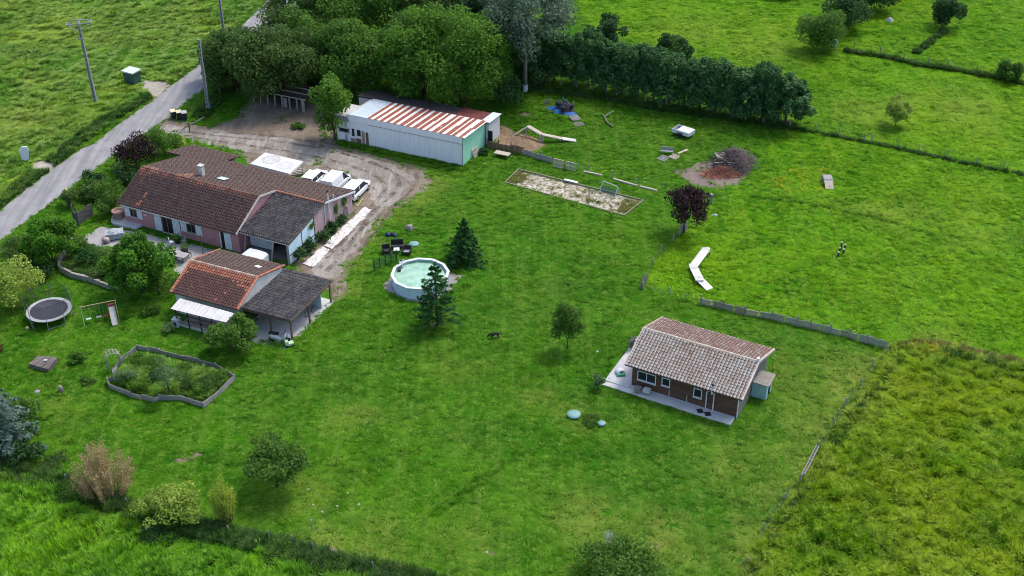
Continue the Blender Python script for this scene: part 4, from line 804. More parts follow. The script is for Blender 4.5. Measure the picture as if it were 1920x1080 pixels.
# ---- terrace and things of the terrace -------------------------------
m_flag = plain('terrace_stone', (.40, .385, .37), (.28, .265, .25), 1.4, .9, .4, 12)
TG = [(150, 448), (190, 425), (232, 432), (250, 434), (448, 478), (452, 492), (380, 500), (345, 520), (310, 492), (250, 470), (205, 462), (160, 468)]
flat('gravel_terrace', GP(TG), Z2, m_flag, .15, 20)
tp = [HO.wld(-.35 + 1.7 * math.cos(t) * .9, 2.2 + 2.9 * math.sin(t)) for t in np.linspace(PI * .55, PI * 1.5, 14)]
m = MB(); m.prism([(p.x, p.y) for p in tp] + [tuple(HO.wld(2.4, -.55))[:2], tuple(HO.wld(2.6, vw + .05))[:2], tuple(HO.wld(.3, vw + .05))[:2]], 0, .22); struct(m.build('terrace', m_concrete))
flat('garage_floor', [HO.wld(L, -2.6), HO.wld(Lg - .5, -.6), HO.wld(Lg - .45, 4.3), HO.wld(L, 2.0)], Z2 + .003, m_conc_dark, .06, 21)
# ---- outbuilding ---------------------------------------------------
OB = Frame('outbuilding', 'tiled outbuilding with orange ridge rows and an open shed under blackened tiles', 'outbuilding', (-32.73, 102.77), math.radians(-23.86)); R_ = OB.root
L, he, vr, hr, vf, hf, La, vn, hn, vb, hb = 7.642, 2.55, 3.754, 3.967, 8.252, 2.677, 13.16, .516, 2.425, 8.168, 2.356
m_whitewall = plain('whitewashed_wall', (.60, .60, .58), (.42, .42, .41), 1, .9, .3, 20, streak=(1, 1, .3))
m_bluewall = plain('pale_blue_wall', (.50, .62, .66), (.38, .50, .55), 1, .9, .2, 20, streak=(1, 1, .3))
m = MB(); extr(m, [(.35, 0), (.35, he - .05), (vr, hr - .12), (vf - .3, hf - .05), (vf - .3, 0)], .3, L - .08); m.build('wall', m_whitewall, R_)
m = MB(); m.sheet([(0, 0, he), (L, 0, he), (L, vr, hr), (0, vr, hr)], .1); r1 = m.build('roof', m_woodbrown, R_)
def tone_o(x, y, rg):
    if y > .80: return rg.uniform(.55, 1)
    if x > .66 and y > .80 - (x - .62) * .75 and rg.random() < .8: return rg.uniform(.6, 1)
    if x < .03 or x > .965: return rg.uniform(.6, 1)
    return .9 if rg.random() < .012 else .12 * rg.random()
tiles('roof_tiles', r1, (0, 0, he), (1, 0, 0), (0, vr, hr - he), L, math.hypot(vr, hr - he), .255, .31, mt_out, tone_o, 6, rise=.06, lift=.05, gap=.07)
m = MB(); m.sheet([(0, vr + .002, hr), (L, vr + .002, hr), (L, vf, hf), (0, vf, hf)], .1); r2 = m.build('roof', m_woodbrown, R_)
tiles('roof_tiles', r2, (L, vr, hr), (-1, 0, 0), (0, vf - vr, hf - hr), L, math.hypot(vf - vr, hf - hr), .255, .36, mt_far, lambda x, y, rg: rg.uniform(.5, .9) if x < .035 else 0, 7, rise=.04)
ridge('ridge_cap', R_, (0, vr, hr + .03), (L, vr, hr + .03), .12, mt_cab, tone=lambda rg: .8 * rg.random())
for u in (0.02, L - .02): ridge('verge_cap', R_, (u, 0, he + .06), (u, vr, hr + .06), .10, mt_out, tone=lambda rg: rg.uniform(.6, 1)); ridge('verge_cap', R_, (u, vr, hr + .06), (u, vf, hf + .06), .09, mt_out, tone=lambda rg: rg.uniform(.5, 1))
wu, wv = OB.on_sl(vr, hr, (hf - hr) / (vf - vr), 483, 501); zz = lambda v: hr + (v - vr) * (hf - hr) / (vf - vr) + .1
m = MB(); m.sheet([(wu - .35, wv - .1, zz(wv - .1)), (wu + .3, wv - .25, zz(wv - .25)), (wu + .45, wv + .2, zz(wv + .2)), (wu - .2, wv + .35, zz(wv + .35))], .03); m.build('mortar_patch', m_white, R_)
# annexe: single slope, posts
m = MB(); m.sheet([(L + .0, vn, hn), (La, vn, hn), (La, vb, hb), (L + .0, vb, hb)], .1); r3 = m.build('roof', m_woodbrown, R_)
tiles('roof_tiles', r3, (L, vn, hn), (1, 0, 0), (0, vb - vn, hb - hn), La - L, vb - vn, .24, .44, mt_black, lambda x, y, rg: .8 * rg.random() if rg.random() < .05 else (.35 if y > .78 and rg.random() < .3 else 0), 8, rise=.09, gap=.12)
m = MB(); m.box((L - .079, .4, 0), (L + .04, vf - .35, hn - .05)); m.box((L - .06, vf - 1.8, 0), (La - .5, vf - 1.7, 2.1)); m.build('wall', m_bluewall, R_)
m = MB(); m.box((L + .042, 1.0, .1), (L + .07, 3.2, 2.0)); m.build('shed_opening', m_dark, R_)
m = MB(); m.beam((L + .1, vn + .12, hn - .2), (La - .1, vn + .12, hn - .2), .1, .16); m.beam((La - .15, vn + .2, hn - .2), (La - .15, vb - .2, hb - .2), .1, .16); m.build('roof_beam', m_woodbrown, R_)
for (u, v) in ((La - .25, vn + .25), (La - .25, (vn + vb) * .45), (La - .25, vb - .35), (L + 3.0, vn + .25)):
    m = MB(); m.box((u - .07, v - .07, 0), (u + .07, v + .07, hn - .28)); m.build('post', m_woodbrown, R_)
flat('shed_floor', [OB.wld(L - .1, -1.0), OB.wld(La - .6, -1.0), OB.wld(La + .05, -.3), OB.wld(La + .1, vb), OB.wld(L - .1, vb)], Z2, m_concrete, .08, 22)
# porch: white corrugated awning, posts and trellis
a0 = OB.on_z(2.3, 337, 559); a1 = OB.on_z(2.3, 440, 589); a2 = OB.on_z(1.95, 424, 606); a3 = OB.on_z(1.95, 319.5, 579)
m_awn = plain('white_sheeting', (.78, .75, .70), (.62, .57, .52), 1.5, .5, .1, 20)
A0, A1, A2, A3 = Vector((*a0, 2.3)), Vector((*a1, 2.3)), Vector((*a2, 1.95)), Vector((*a3, 1.95))
for i in range(7):
    f, g = i / 7, (i + 1) / 7; m = MB(); k = 5
    for j in range(k):
        s0, s1 = f + (g - f) * j / k, f + (g - f) * (j + 1) / k * 1.0; h0, h1 = (.03 if j % 2 else 0), (0 if j % 2 else .03); e = Vector((0, 0, .012 * i))
        m.sheet([A3.lerp(A2, s0) + Vector((0, 0, h0)) + e, A3.lerp(A2, s1) + Vector((0, 0, h1)) + e, A0.lerp(A1, s1) + Vector((0, 0, h1)) + e, A0.lerp(A1, s0) + Vector((0, 0, h0)) + e], .015)
    m.build('awning_sheet', m_awn, R_)
pv = (a2[1] + a3[1]) / 2 + .1
for i in range(5):
    u = a3[0] + .4 + (a2[0] - a3[0] - .7) * i / 4; m = MB(); m.box((u - .04, pv - .04, 0), (u + .04, pv + .04, 1.92)); m.build('post', m_metal, R_)
m = MB()
for z in (.45, .95, 1.45): m.box((a3[0] + .4, pv - .025, z), (a2[0] - .3, pv + .025, z + .05))
m.build('porch_rail', m_metal, R_)
m = MB(); m.box((a3[0] + .5, pv + .06, 0), (a2[0] - .1, pv + .2, .42)); m.build('low_wall', m_offw, R_)
m = MB(); m.box((a3[0] + .5, pv + .3, 0), (a2[0] - .1, .34, .1)); m.build('porch_floor', plain('porch_clay', (.36, .28, .25), (.28, .21, .19), 2), R_)
# ---- barn ------------------------------------------------------------
BA = Frame('barn', 'long white corrugated barn with rust striped roof and mint green end wall', 'barn', (-20.97, 140.04), math.radians(-24.64)); R_ = BA.root
L, he, vr, hr = 16.885, 3.76, 5.833, 3.247
m_corr = plain('white_corrugated', (.86, .87, .88), (.74, .76, .79), 2.2, .55, .1, 20, streak=(3, 3, .12)); m_mint = plain('mint_wall', (.34, .68, .50), (.28, .60, .43), .8, .8, .15, 20, streak=(1, 1, .3))
m_grid = plain('grey_sheet', (.34, .34, .34), (.22, .22, .22), 2, .7, .1, 20, streak=(3, 3, .15))
zr = lambda v: he + (hr - he) * v / vr
m = MB(); extr(m, [(.06, 0), (.06, he - .12), (vr, hr - .12), (vr, 0)], 1.4, L - .06); m.build('wall', m_whitewall, R_)
ub = [BA.on_v(0, x, y)[0] for x, y in ((692, 262), (750, 265), (806, 285), (867, 300))]; zl = BA.on_v(0, 780, 252)[1]; ub[3] = L
for i in range(3):          # three big corrugated panels of the front and the band above
    n = 26; m = MB(); du = (ub[i+1] - ub[i] - .02) / n
    for j in range(n):
        y0, y1 = (-.02, -.055) if j % 2 else (-.055, -.02); x0 = ub[i] + j * du; m.add([(x0, y0, .05), (x0 + du, y1, .05), (x0 + du, y1, zl), (x0, y0, zl)], [(0, 1, 2, 3)])
    m.build('wall_panel', m_corr, R_, recalc=False)
uc = BA.on_v(0, 653.5, 215)[0]
m = MB(); m.box((uc, -.09, zl + .03), (L, .059, he - .02)); m.build('fascia_band', plain('band_white', (.86, .86, .87), (.74, .75, .77), 1, .6, .1, 20, streak=(3, 3, .15)), R_); m = MB(); m.box((ub[0], -.10, zl - .05), (L, -.06, zl + .025)); m.build('rail', m_galv, R_)
m = MB(); m.box((L - .059, .0, .0), (L + .0, vr, .01)); m.add([(L - .05, -.02, 0), (L - .05, vr, 0), (L - .05, vr, hr - .14), (L - .05, -.02, he - .14), (L, -.02, 0), (L, vr, 0), (L, vr, hr - .14), (L, -.02, he - .14)], [(3,2,1,0),(4,5,6,7),(0,1,5,4),(1,2,6,5),(2,3,7,6),(3,0,4,7)]); m.build('end_wall', m_mint, R_)
m = MB(); m.box((L - .03, -.1, 0), (L + .03, -.021, he - .05)); m.build('corner_post', m_galv, R_)
# left glazed part
def bx(name, x0, y0, x1, y1, mat, d0, d1, par=None):
    a = BA.on_v(0, x0, y0); b = BA.on_v(0, x1, y1); m = MB(); m.box((min(a[0], b[0]), d0, min(a[1], b[1])), (max(a[0], b[0]), d1, max(a[1], b[1]))); return m.build(name, mat, par or R_)
zA = he - .35
m = MB(); m.box((0, 0, 0), (1.399, 3.5, zA - .25)); m.box((1.0, .0, 0), (ub[0], .059, zl + .02)); m.build('wall', m_corr, R_)
m = MB(); m.box((.0, -.06, zl - .15), (uc - .01, -.002, zA)); m.box((-.05, -.061, 0), (-.003, 3.5, zA)); m.build('wall_sheet', m_grid, R_)
m = MB(); m.sheet([(-.1, -.1, zA + .04), (uc - .02, -.1, zA + .04), (uc - .02, 3.6, zA - .2), (-.1, 3.6, zA - .2)], .05); m.build('roof', m_offw, R_)
w0 = bx('window', 634.5, 235, 656.5, 251, m_offw, -.05, -.003); bx('pane', 636.5, 238.5, 654.5, 248.5, m_dark, -.06, -.051, w0)
w0 = bx('window', 658.5, 239, 667, 257, m_white, -.05, -.003); bx('pane', 659.8, 240.5, 665.5, 255.5, m_glass, -.06, -.051, w0)
w0 = bx('window', 668, 241.5, 678.5, 257.5, m_white, -.05, -.003); bx('pane', 669.5, 243, 677, 255.5, m_dark, -.06, -.051, w0)
for i, (x0, y0, x1, y1) in enumerate(((658, 258, 668, 268), (668.6, 259, 678, 270), (678.6, 246, 685, 272), (685.6, 248, 692, 274))): bx('board', x0, y0, x1, y1, m_woodbrown if i % 2 else plain('plywood', (.36, .27, .22), (.27, .20, .16), 2), -.055, -.004)
# rusty roof sheets, one by one
t = NT('rusty_sheet'); tone = t.attr('tone'); o = t.obj(); wv_ = t.noise(t.map(o, (1.4, .7, 1)), 1.3, 6, .7); ms = t.math('GREATER_THAN', t.math('ADD', tone, t.math('MULTIPLY', t.math('SUBTRACT', wv_, .5), 2.1)), .5)
ru = t.mix(t.ramp(t.noise(o, 2.2, 4), .35, .65), (.20, .048, .035), (.30, .095, .05)); wh = t.mix(t.noise(o, 3, 4), (.78, .76, .74), (.56, .51, .48)); m_rust = t.fin(t.mix(ms, wh, ru), .6, .3)
m_alu = plain('clean_sheet', (.62, .70, .76), (.52, .60, .67), 1.2, .35, .05, 20, metal=.2)
us = BA.on_v(0, 688, 222)[0]; n = 15; uR = L + .35; wS = (uR - us) / n; rg = np.random.default_rng(2); lv = -.12
def roof_sheet(u0, u1, v0, v1, zfun, tones, mat, dz=0):
    m = MB(); k = len(tones); du = (u1 - u0) / k
    for j in range(k):
        a, b = (.035, 0) if j % 2 else (0, .035); x0, x1 = u0 + j * du, u0 + (j + 1) * du
        m.sheet([(x0, v0, zfun(v0) + a + dz), (x1, v0, zfun(v0) + b + dz), (x1, v1, zfun(v1) + b + dz), (x0, v1, zfun(v1) + a + dz)], .012, tones[j])
    return m.build('roof_sheet', mat, R_)
for i in range(n):
    w = rg.uniform(.50, .72); sp = rg.random() < .35; k = 8; ph = rg.uniform(0, .1)
    tn = lambda w, ph=ph: [(.86 if ph <= (j + .5) / k < ph + w else .10) for j in range(k)]
    if i >= n - 7 and i % 2 == 0:       # two half sheets with different rust
        roof_sheet(us + i * wS, us + (i + 1) * wS, lv, vr * .52, zr, tn(w), m_rust, .01 * (i % 2)); roof_sheet(us + i * wS, us + (i + 1) * wS, vr * .5, vr + .1, zr, tn(rg.uniform(.4, .7), rg.uniform(.1, .3)), m_rust, .02 + .01 * (i % 2))
    else: roof_sheet(us + i * wS, us + (i + 1) * wS, lv, vr + .1, zr, tn(w if i < 9 else w * .9), m_rust, .01 * (i % 2))
for i in range(3):
    f = (us - uc) / 3; roof_sheet(uc + i * f, uc + (i + 1) * f, lv, vr + .1, zr, [.5] * 6, m_alu, .01 * (i % 2))
# dark rear roof and the right annexe
m_fib = plain('dark_fibre_cement', (.060, .052, .050), (.034, .031, .031), .8, .9, .2, 20)
vB = BA.on_z(2.75, 862, 200)[1]; zB = lambda v: hr - .06 + (v - vr - .1) * (2.7 - hr) / (vB - vr); kR = BA.on_z(2.9, 864, 206)[0]
for i in range(12):
    u0 = -.6 + (kR + .6) * i / 12; m = MB(); k = 6; du = (kR + .6) / 12 / k
    for j in range(k):
        a, b = (.04, 0) if j % 2 else (0, .04); x0 = u0 + j * du; m.sheet([(x0, vr + .11, zB(vr) + a), (x0 + du, vr + .11, zB(vr) + b), (x0 + du, vB, zB(vB) + b), (x0, vB, zB(vB) + a)], .012)
    m.build('roof_sheet', m_fib, R_)
m = MB(); extr(m, [(vr + .01, 0), (vr + .01, hr - .2), (vB - .3, 2.55), (vB - .3, 0)], -.3, L - .1); m.build('wall', m_whitewall, R_)
uA = BA.on_z(2.6, 941, 215)[0]; zR = lambda v: 3.0 + (v - vr) * -.08
a0 = BA.on_z(3.0, 917, 211); vA1 = BA.on_z(2.7, 941, 215)[1]
m = MB(); m.box((L + .02, vr + .25, 0), (uA - .15, vA1 - .15, zR(vA1) - .08)); m.build('annexe_wall', plain('peeling_white', (.66, .68, .70), (.46, .46, .46), 3, .85, .3, 12), R_)
m_redroof = plain('red_brown_sheet', (.17, .045, .042), (.12, .035, .034), 1.2, .6, .1, 20)
for i in range(4):
    u0, u1 = kR + .05 + (L - .6 - kR) * i / 4, kR + .05 + (L - .6 - kR) * (i + 1) / 4; m = MB(); k = 4; du = (u1 - u0) / k
    for j in range(k): a, b = (.03, 0) if j % 2 else (0, .03); m.sheet([(u0 + j*du, vr + .12, zR(vr) + a + .1), (u0 + (j+1)*du, vr + .12, zR(vr) + b + .1), (u0 + (j+1)*du, vB - .2, zR(vB) + b + .1), (u0 + j*du, vB - .2, zR(vB) + a + .1)], .012)
    m.build('roof_sheet', m_redroof, R_)
m = MB(); m.sheet([(L - .53, vr + .12, zR(vr) + .1), (uA + .05, vr + .12, zR(vr) + .1), (uA + .05, vA1, zR(vA1) + .1), (L - .53, vA1, zR(vA1) + .1)], .06); m.build('annexe_roof', m_white, R_)
m = MB(); dv, dzz = BA.on_v(vr + .25, 918, 247); m.box((L + .35, vr + .18, .05), (L + .95, vr + .249, 2.0)); m.build('doorway', m_dark, R_)
# ---- cabin -----------------------------------------------------------
CA = Frame('cabin', 'brown timber cabin with lichen covered tile roof in the lawn corner', 'cabin', (9.883, 90.93), math.radians(-28.364)); R_ = CA.root
L, he, vr, hr, vf, hf = 10.868, 2.459, 3.923, 3.952, 8.547, 2.299
m_plank = plain('brown_cladding', (.18, .092, .056), (.075, .042, .030), 1.2, .75, .2, 20, streak=(.3, .3, 3), tone=.85); m_greyclad = plain('grey_cladding', (.24, .22, .205), (.15, .14, .13), 2, .85, .2, 20)
m = MB(); extr(m, [(.5, 0), (.5, he - .0), (vr, hr - .14), (vf - .45, hf - .0), (vf - .45, 0)], .6, L - .45); m.build('wall', m_plank, R_)
m = MB(); n = 15; rg = np.random.default_rng(8)
for i in range(n):
    z0 = .08 + (he - .2) * i / n; u = .58
    while u < L - .44:
        u2 = min(L - .43, u + rg.uniform(2.2, 4.2)); m.box((u + .003, .455 - .012 * (i % 2), z0), (u2 - .003, .499, z0 + (he - .2) / n - .012), rg.random()); u = u2
stuff(m.build('cladding', m_plank, R_))
m = MB(); k = 22
for i in range(k):
    v0 = .5 + (vf - .95) * i / k; v1 = v0 + (vf - .95) / k; vm = (v0 + v1) / 2; zt_ = (he + (hr - he) * vm / vr if vm < vr else hr + (hf - hr) * (vm - vr) / (vf - vr)) - .2
    m.box((L - .449, v0 + .01, .05), (L - .41, v1 - .01, zt_), rg.random())
stuff(m.build('cladding', m_greyclad, R_))
m = MB(); m.sheet([(0, 0, he), (L, 0, he), (L, vr, hr), (0, vr, hr)], .1); r1 = m.build('roof', m_woodbrown, R_)
def tone_c(x, y, rg): return np.clip(.75 * rg.random() * (1 - abs(x - .48) * 1.9) * (.35 + .8 * y), 0, .8) if rg.random() < .75 else 0
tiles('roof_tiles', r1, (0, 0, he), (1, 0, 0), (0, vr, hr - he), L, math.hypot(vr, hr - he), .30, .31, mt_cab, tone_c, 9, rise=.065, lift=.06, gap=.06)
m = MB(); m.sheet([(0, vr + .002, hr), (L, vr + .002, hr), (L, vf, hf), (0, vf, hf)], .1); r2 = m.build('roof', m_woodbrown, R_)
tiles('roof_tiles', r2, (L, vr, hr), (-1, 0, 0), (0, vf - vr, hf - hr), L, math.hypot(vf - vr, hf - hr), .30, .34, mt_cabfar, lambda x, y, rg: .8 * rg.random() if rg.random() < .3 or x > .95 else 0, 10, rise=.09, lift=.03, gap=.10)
ridge('ridge_cap', R_, (0, vr, hr + .03), (L, vr, hr + .03), .13, mt_cab)
for u in (.04, L - .04): ridge('verge_cap', R_, (u, 0, he + .06), (u, vr, hr + .06), .09, mt_cab, seed=9); ridge('verge_cap', R_, (u, vr, hr + .06), (u, vf, hf + .06), .09, mt_cab, seed=11)
m = MB(); m.obox((L - .12, vr, hr + .22), (.22, .3, .32)); m.build('ridge_end', m_white, R_)
m = MB(); m.beam((L + .01, vr, hr - .12), (L + .01, vf, hf - .12), .05, .2); m.beam((L + .01, 0, he - .12), (L + .01, vr, hr - .12), .05, .2); m.build('bargeboard', m_woodgrey, R_)
z7 = lambda x, y: (1100 + x / 4.5, 570 + y / 4.5)
CV = .44
for (x0, y0, y1, x1, two) in ((433, 557, 633, 583, True), (637, 615, 682, 702, False), (906, 703, 778, 970, False)):
    a = CA.on_v(CV, *z7(x0, y0)); b = CA.on_v(CV, *z7(x0, y1)); u1_ = CA.on_v(CV, *z7(x1, y1 + (x1 - x0) * .26))[0]; window(CA, CV, a[0], u1_, b[1], min(a[1], he - .12), m_white, two)
m = MB(); p = CA.on_v(.36, *z7(998, 910))[0]; q = CA.on_v(.36, *z7(1060, 920))[0]
m.tube([(p, .36, .1), (p, .36, 1.95), (p + .35, .1, 2.32)], .055, 7); m.build('drainpipe', m_white, R_); m = MB(); m.tube([(q, .36, .1), (q, .36, 2.35)], .055, 7); m.build('drainpipe', m_white, R_)
fu, fv = CA.on_v(.2, *z7(1048, 720)); m = MB(); m.tube([(q - .12, .05, 2.1), (q - .12, .05, 3.0)], .075, 8); f_ = m.build('stove_flue', m_white, R_); m = MB(); m.lathe([(.1, 3.0), (.11, 3.18), (.05, 3.22)], 8, (q - .12, .05)); m.build('flue_cap', m_metal, f_)
m = MB(); m.box((L - .47, .42, 0), (L - .40, .5, he)); m.build('corner_board', m_white, R_)
for x in (690, 843):
    p = CA.on_v(.36, *z7(x, 800))[0]; m = MB(); m.box((p - .03, .38, .05), (p + .03, .44, .85)); m.build('pipe_stub', m_woodpale, R_)
# pavement round the cabin
ter = [CA.loc(G(*z7(*p))) for p in ((145, 600), (437, 252), (560, 290))]
c0 = CA.loc(G(*z7(150, 655))); c1 = CA.loc(G(*z7(1212, 1028)))
m = MB(); pts = [CA.wld(c0.x, -.75), CA.wld(c1.x, -.75), CA.wld(c1.x, .6), CA.wld(.62, .6), CA.wld(.62, ter[1].y), CA.wld(c0.x - .1, ter[1].y)]
m.prism([(p.x, p.y) for p in pts], -.05, .14); struct(m.build('cabin_pavement', m_concrete))
m = MB(); pts = [CA.wld(c0.x + .05, -.12), CA.wld(.55, -.12), CA.wld(.58, ter[1].y - .1), CA.wld(c0.x, ter[1].y - .1)]; m.prism([(p.x, p.y) for p in pts], .141, .20); struct(m.build('terrace', plain('terrace_grey', (.55, .55, .555), (.46, .46, .47), .7, .85, .2, 14)))
# lean-to shed
h0 = CA.on_u(L - .4, *z7(1395, 700)); m_blue = plain('pale_blue_board', (.40, .58, .60), (.30, .47, .50), 2, .7, .2, 20, tone=.5)
s0 = CA.loc(G(*z7(1400, 785))); s1 = CA.loc(G(*z7(1508, 815))); s0.x = L - .38
SH = thing('garden_shed', 'small pale blue lean-to shed against the cabin end wall', 'shed', CA.wld(s0.x, (s0.y + s1.y) / 2), CA.a); ws = max(1.1, s1.x - s0.x); ds = 1.5
m = MB()
for i in range(8): m.box((ws * i / 8 + .01, 0, .05), (ws * (i + 1) / 8 - .01, .05, 1.65), random.random())
m.build('front_wall', m_blue, SH); m = MB(); m.box((ws - .05, .052, .05), (ws, .5, 1.55)); m.box((ws - .06, ds - .3, .05), (ws, ds, 1.5)); m.box((0, ds - .05, .05), (ws - .07, ds, 1.6)); m.build('side_wall', m_blue, SH)
for i in range(4): m = MB(); m.sheet([(-.0 + (ws + .2) * i / 4, -.15, 1.72 + .01 * (i % 2)), ((ws + .2) * (i + 1) / 4, -.15, 1.70 + .01 * (i % 2)), ((ws + .2) * (i + 1) / 4, ds + .2, 1.82 + .01 * (i % 2)), ((ws + .2) * i / 4, ds + .2, 1.84 + .01 * (i % 2))], .05, random.random()); m.build('roof_board', m_wood, SH)
# ================================================================== VEHICLES
m_carpaint = NT('white_car_paint'); m_carpaint.b.inputs['Coat Weight'].default_value = .5; m_carpaint = m_carpaint.fin((.78, .79, .80), .3, .5)
m_tyre = plain('tyre', (.02, .02, .022), (.03, .03, .03), 4, .9); m_rim = plain('alloy', (.5, .5, .52), (.4, .4, .42), 4, .35, metal=.6)
m_lampred = plain('tail_lamp', (.35, .02, .02), (.25, .015, .015), 4, .3); m_lampw = plain('head_lamp', (.7, .72, .75), (.6, .6, .62), 4, .2); m_trim = plain('black_plastic', (.025, .025, .028), (.04, .04, .04), 4, .6)
def loft(m, st, r=.5):                    # st: list of (x, [(y,z) ring]) along the car
    o = len(m.v); k = len(st[0][1])
    for x, ring in st:
        for y, z in ring: m.v.append((x, y, z))
    for i in range(len(st) - 1):
        for j in range(k): m.f.append((o+i*k+j, o+i*k+(j+1) % k, o+(i+1)*k+(j+1) % k, o+(i+1)*k+j)); m.r.append(r)
    m.f.append(tuple(o + j for j in range(k))); m.r.append(r); m.f.append(tuple(o + (len(st)-1)*k + j for j in range(k))); m.r.append(r)
def car(label, cat, name, c, yaw, Lc, Wc, Hc, belt, prof, glass, group='white cars parked behind the farmhouse'):
    """prof: (x, z_low, z_belt) of the body; glass: (x0 base rear, x0 top, x1 top, x1 base) of the cabin; x forward"""
    t = thing(name, label, cat, (c.x, c.y, 0), yaw, group); h = Wc / 2; m = MB()
    ring = lambda w, zl, zb: [(-w * .92, zl), (-w, zl + .18), (-w, zb - .16), (-w * .93, zb - .02), (-w * .6, zb + .02), (w * .6, zb + .02), (w * .93, zb - .02), (w, zb - .16), (w, zl + .18), (w * .92, zl)]
    loft(m, [(x * Lc, ring(h * wf, zl, zb)) for x, wf, zl, zb in prof]); b = m.build('body', m_carpaint, t, True)
    xb0, xt0, xt1, xb1 = [g * Lc for g in glass]; wb, wt = h * .93, h * .78; m = MB()
    q = lambda x, w, z: (x, w, z); bz0, bz1 = belt
    # roof shell and pillars
    m.add([q(xt0, -wt, Hc - .02), q(xt0, wt, Hc - .02), q(xt0 + .15, wt * .9, Hc + .02), q(xt1 - .2, wt * .9, Hc + .02), q(xt1, wt, Hc - .04), q(xt1, -wt, Hc - .04), q(xt1 - .2, -wt * .9, Hc + .02), q(xt0 + .15, -wt * .9, Hc + .02)], [(0, 1, 2, 7), (7, 2, 3, 6), (6, 3, 4, 5), (1, 4, 3, 2), (0, 7, 6, 5)])
    for sg in (-1, 1):
        m.beam(q(xb0, sg * wb, bz0), q(xt0, sg * wt, Hc - .03), .09, .09); m.beam(q(xb1, sg * wb, bz1), q(xt1, sg * wt, Hc - .03), .07, .07); xm = (xt0 + xt1) / 2; m.beam(q(xm, sg * wb, (bz0 + bz1) / 2), q(xm, sg * wt, Hc - .03), .07, .05); m.beam(q(xt0, sg * wt, Hc - .03), q(xt1, sg * wt, Hc - .04), .06, .06)
    m.build('roof', m_carpaint, t)
    for nm, qs in (('windscreen', [q(xb1, -wb + .05, bz1), q(xb1, wb - .05, bz1), q(xt1, wt - .04, Hc - .05), q(xt1, -wt + .04, Hc - .05)]), ('rear_window', [q(xb0, wb - .05, bz0 + .05), q(xb0, -wb + .05, bz0 + .05), q(xt0, -wt + .05, Hc - .05), q(xt0, wt - .05, Hc - .05)])):
        m = MB(); m.add(qs, [(0, 1, 2, 3)]); m.build(nm, m_glass, t)
    for sg in (-1, 1):
        xm = (xt0 + xt1) / 2
        for a, bq, c2, d2 in ((xb0 + .06, xm - .03, xm - .03, xt0 + .06), (xm + .03, xb1 - .06, xt1 - .05, xm + .03)):
            m = MB(); m.add([q(a, sg * (wb + .002), bz0), q(bq, sg * (wb + .002), bz1), q(c2, sg * (wt + .004), Hc - .07), q(d2, sg * (wt + .004), Hc - .07)], [(0, 1, 2, 3)]); m.build('side_window', m_glass, t)
        m = MB(); m.obox((xb1 - .25, sg * (h + .07), bz1 + .06), (.12, .16, .12)); m.build('wing_mirror', m_trim, t)
        m = MB(); m.obox((Lc * .478, sg * h * .68, belt[1] - .22), (.10, .32, .14)); m.build('headlight', m_lampw, t); m = MB(); m.obox((-Lc * .487, sg * h * .80, belt[0] - .12), (.06, .18, .32)); m.build('tail_light', m_lampred, t)
    m = MB(); m.obox((-Lc * .495, 0, .42), (.08, Wc * .86, .2)); m.obox((Lc * .49, 0, .40), (.08, Wc * .84, .2)); m.build('bumper', m_trim, t); m = MB(); m.obox((-Lc * .5, 0, .72), (.03, .5, .11)); m.build('number_plate', m_lampw, t)
    for fx in (-.30, .31):
        for sg in (-1, 1):
            m = MB(); ax = lambda y: (fx * Lc, y, .32); m.tube([ax(sg * (h - .2)), ax(sg * (h + .012))], .32, 16); w = m.build('wheel', m_tyre, t); m = MB(); m.tube([ax(sg * (h + .0121)), ax(sg * (h + .022))], .2, 12); m.build('rim', m_rim, w)
    return t
w0, w1 = G(671, 377), G(692, 356); dv = (w1 - w0); yaw = math.atan2(dv.y, dv.x); ax = Vector((math.cos(yaw), math.sin(yaw), 0)); lf = Vector((-ax.y, ax.x, 0))
hatch = [(-.5, .78, .42, .82), (-.485, .95, .30, .98), (-.40, 1, .25, 1.0), (.0, 1, .24, .98), (.25, 1, .25, .97), (.42, .96, .27, .88), (.49, .82, .32, .74), (.5, .7, .4, .66)]
van = [(-.5, .9, .40, .9), (-.49, 1, .28, 1.05), (-.30, 1, .25, 1.08), (.1, 1, .25, 1.08), (.3, 1, .25, 1.02), (.44, .95, .28, .9), (.495, .82, .34, .76), (.5, .7, .42, .66)]
mid = (w0 + w1) / 2 + lf * .88
car('white crossover car parked at the farmhouse corner nearest the drive', 'car', 'parked_car', mid, yaw, 4.35, 1.8, 1.58, (.98, .97), hatch, (-.46, -.40, .12, .27))
vc = mid + lf * 2.75 + ax * .4
vt = car('white panel van parked between two white cars', 'van', 'parked_van', vc, yaw, 4.4, 1.82, 1.95, (1.06, 1.05), van, (-.492, -.475, .16, .32))
for sg in (-1, 1):
    m = MB(); m.add([(-2.14, sg * .86, 1.06), (.35, sg * .86, 1.06), (.35, sg * .735, 1.91), (-2.06, sg * .735, 1.91)], [(0, 1, 2, 3)]); m.build('side_panel', m_carpaint, vt)
m = MB(); m.add([(-2.175, -.84, 1.08), (-2.175, .84, 1.08), (-2.10, .71, 1.92), (-2.10, -.71, 1.92)], [(0, 1, 2, 3)]); m.build('rear_door', m_carpaint, vt)
car('white hatchback parked beside the flat white shelter', 'car', 'parked_car', mid + lf * 5.6 + ax * .5, yaw, 4.1, 1.74, 1.48, (.95, .95), hatch, (-.46, -.38, .12, .27))
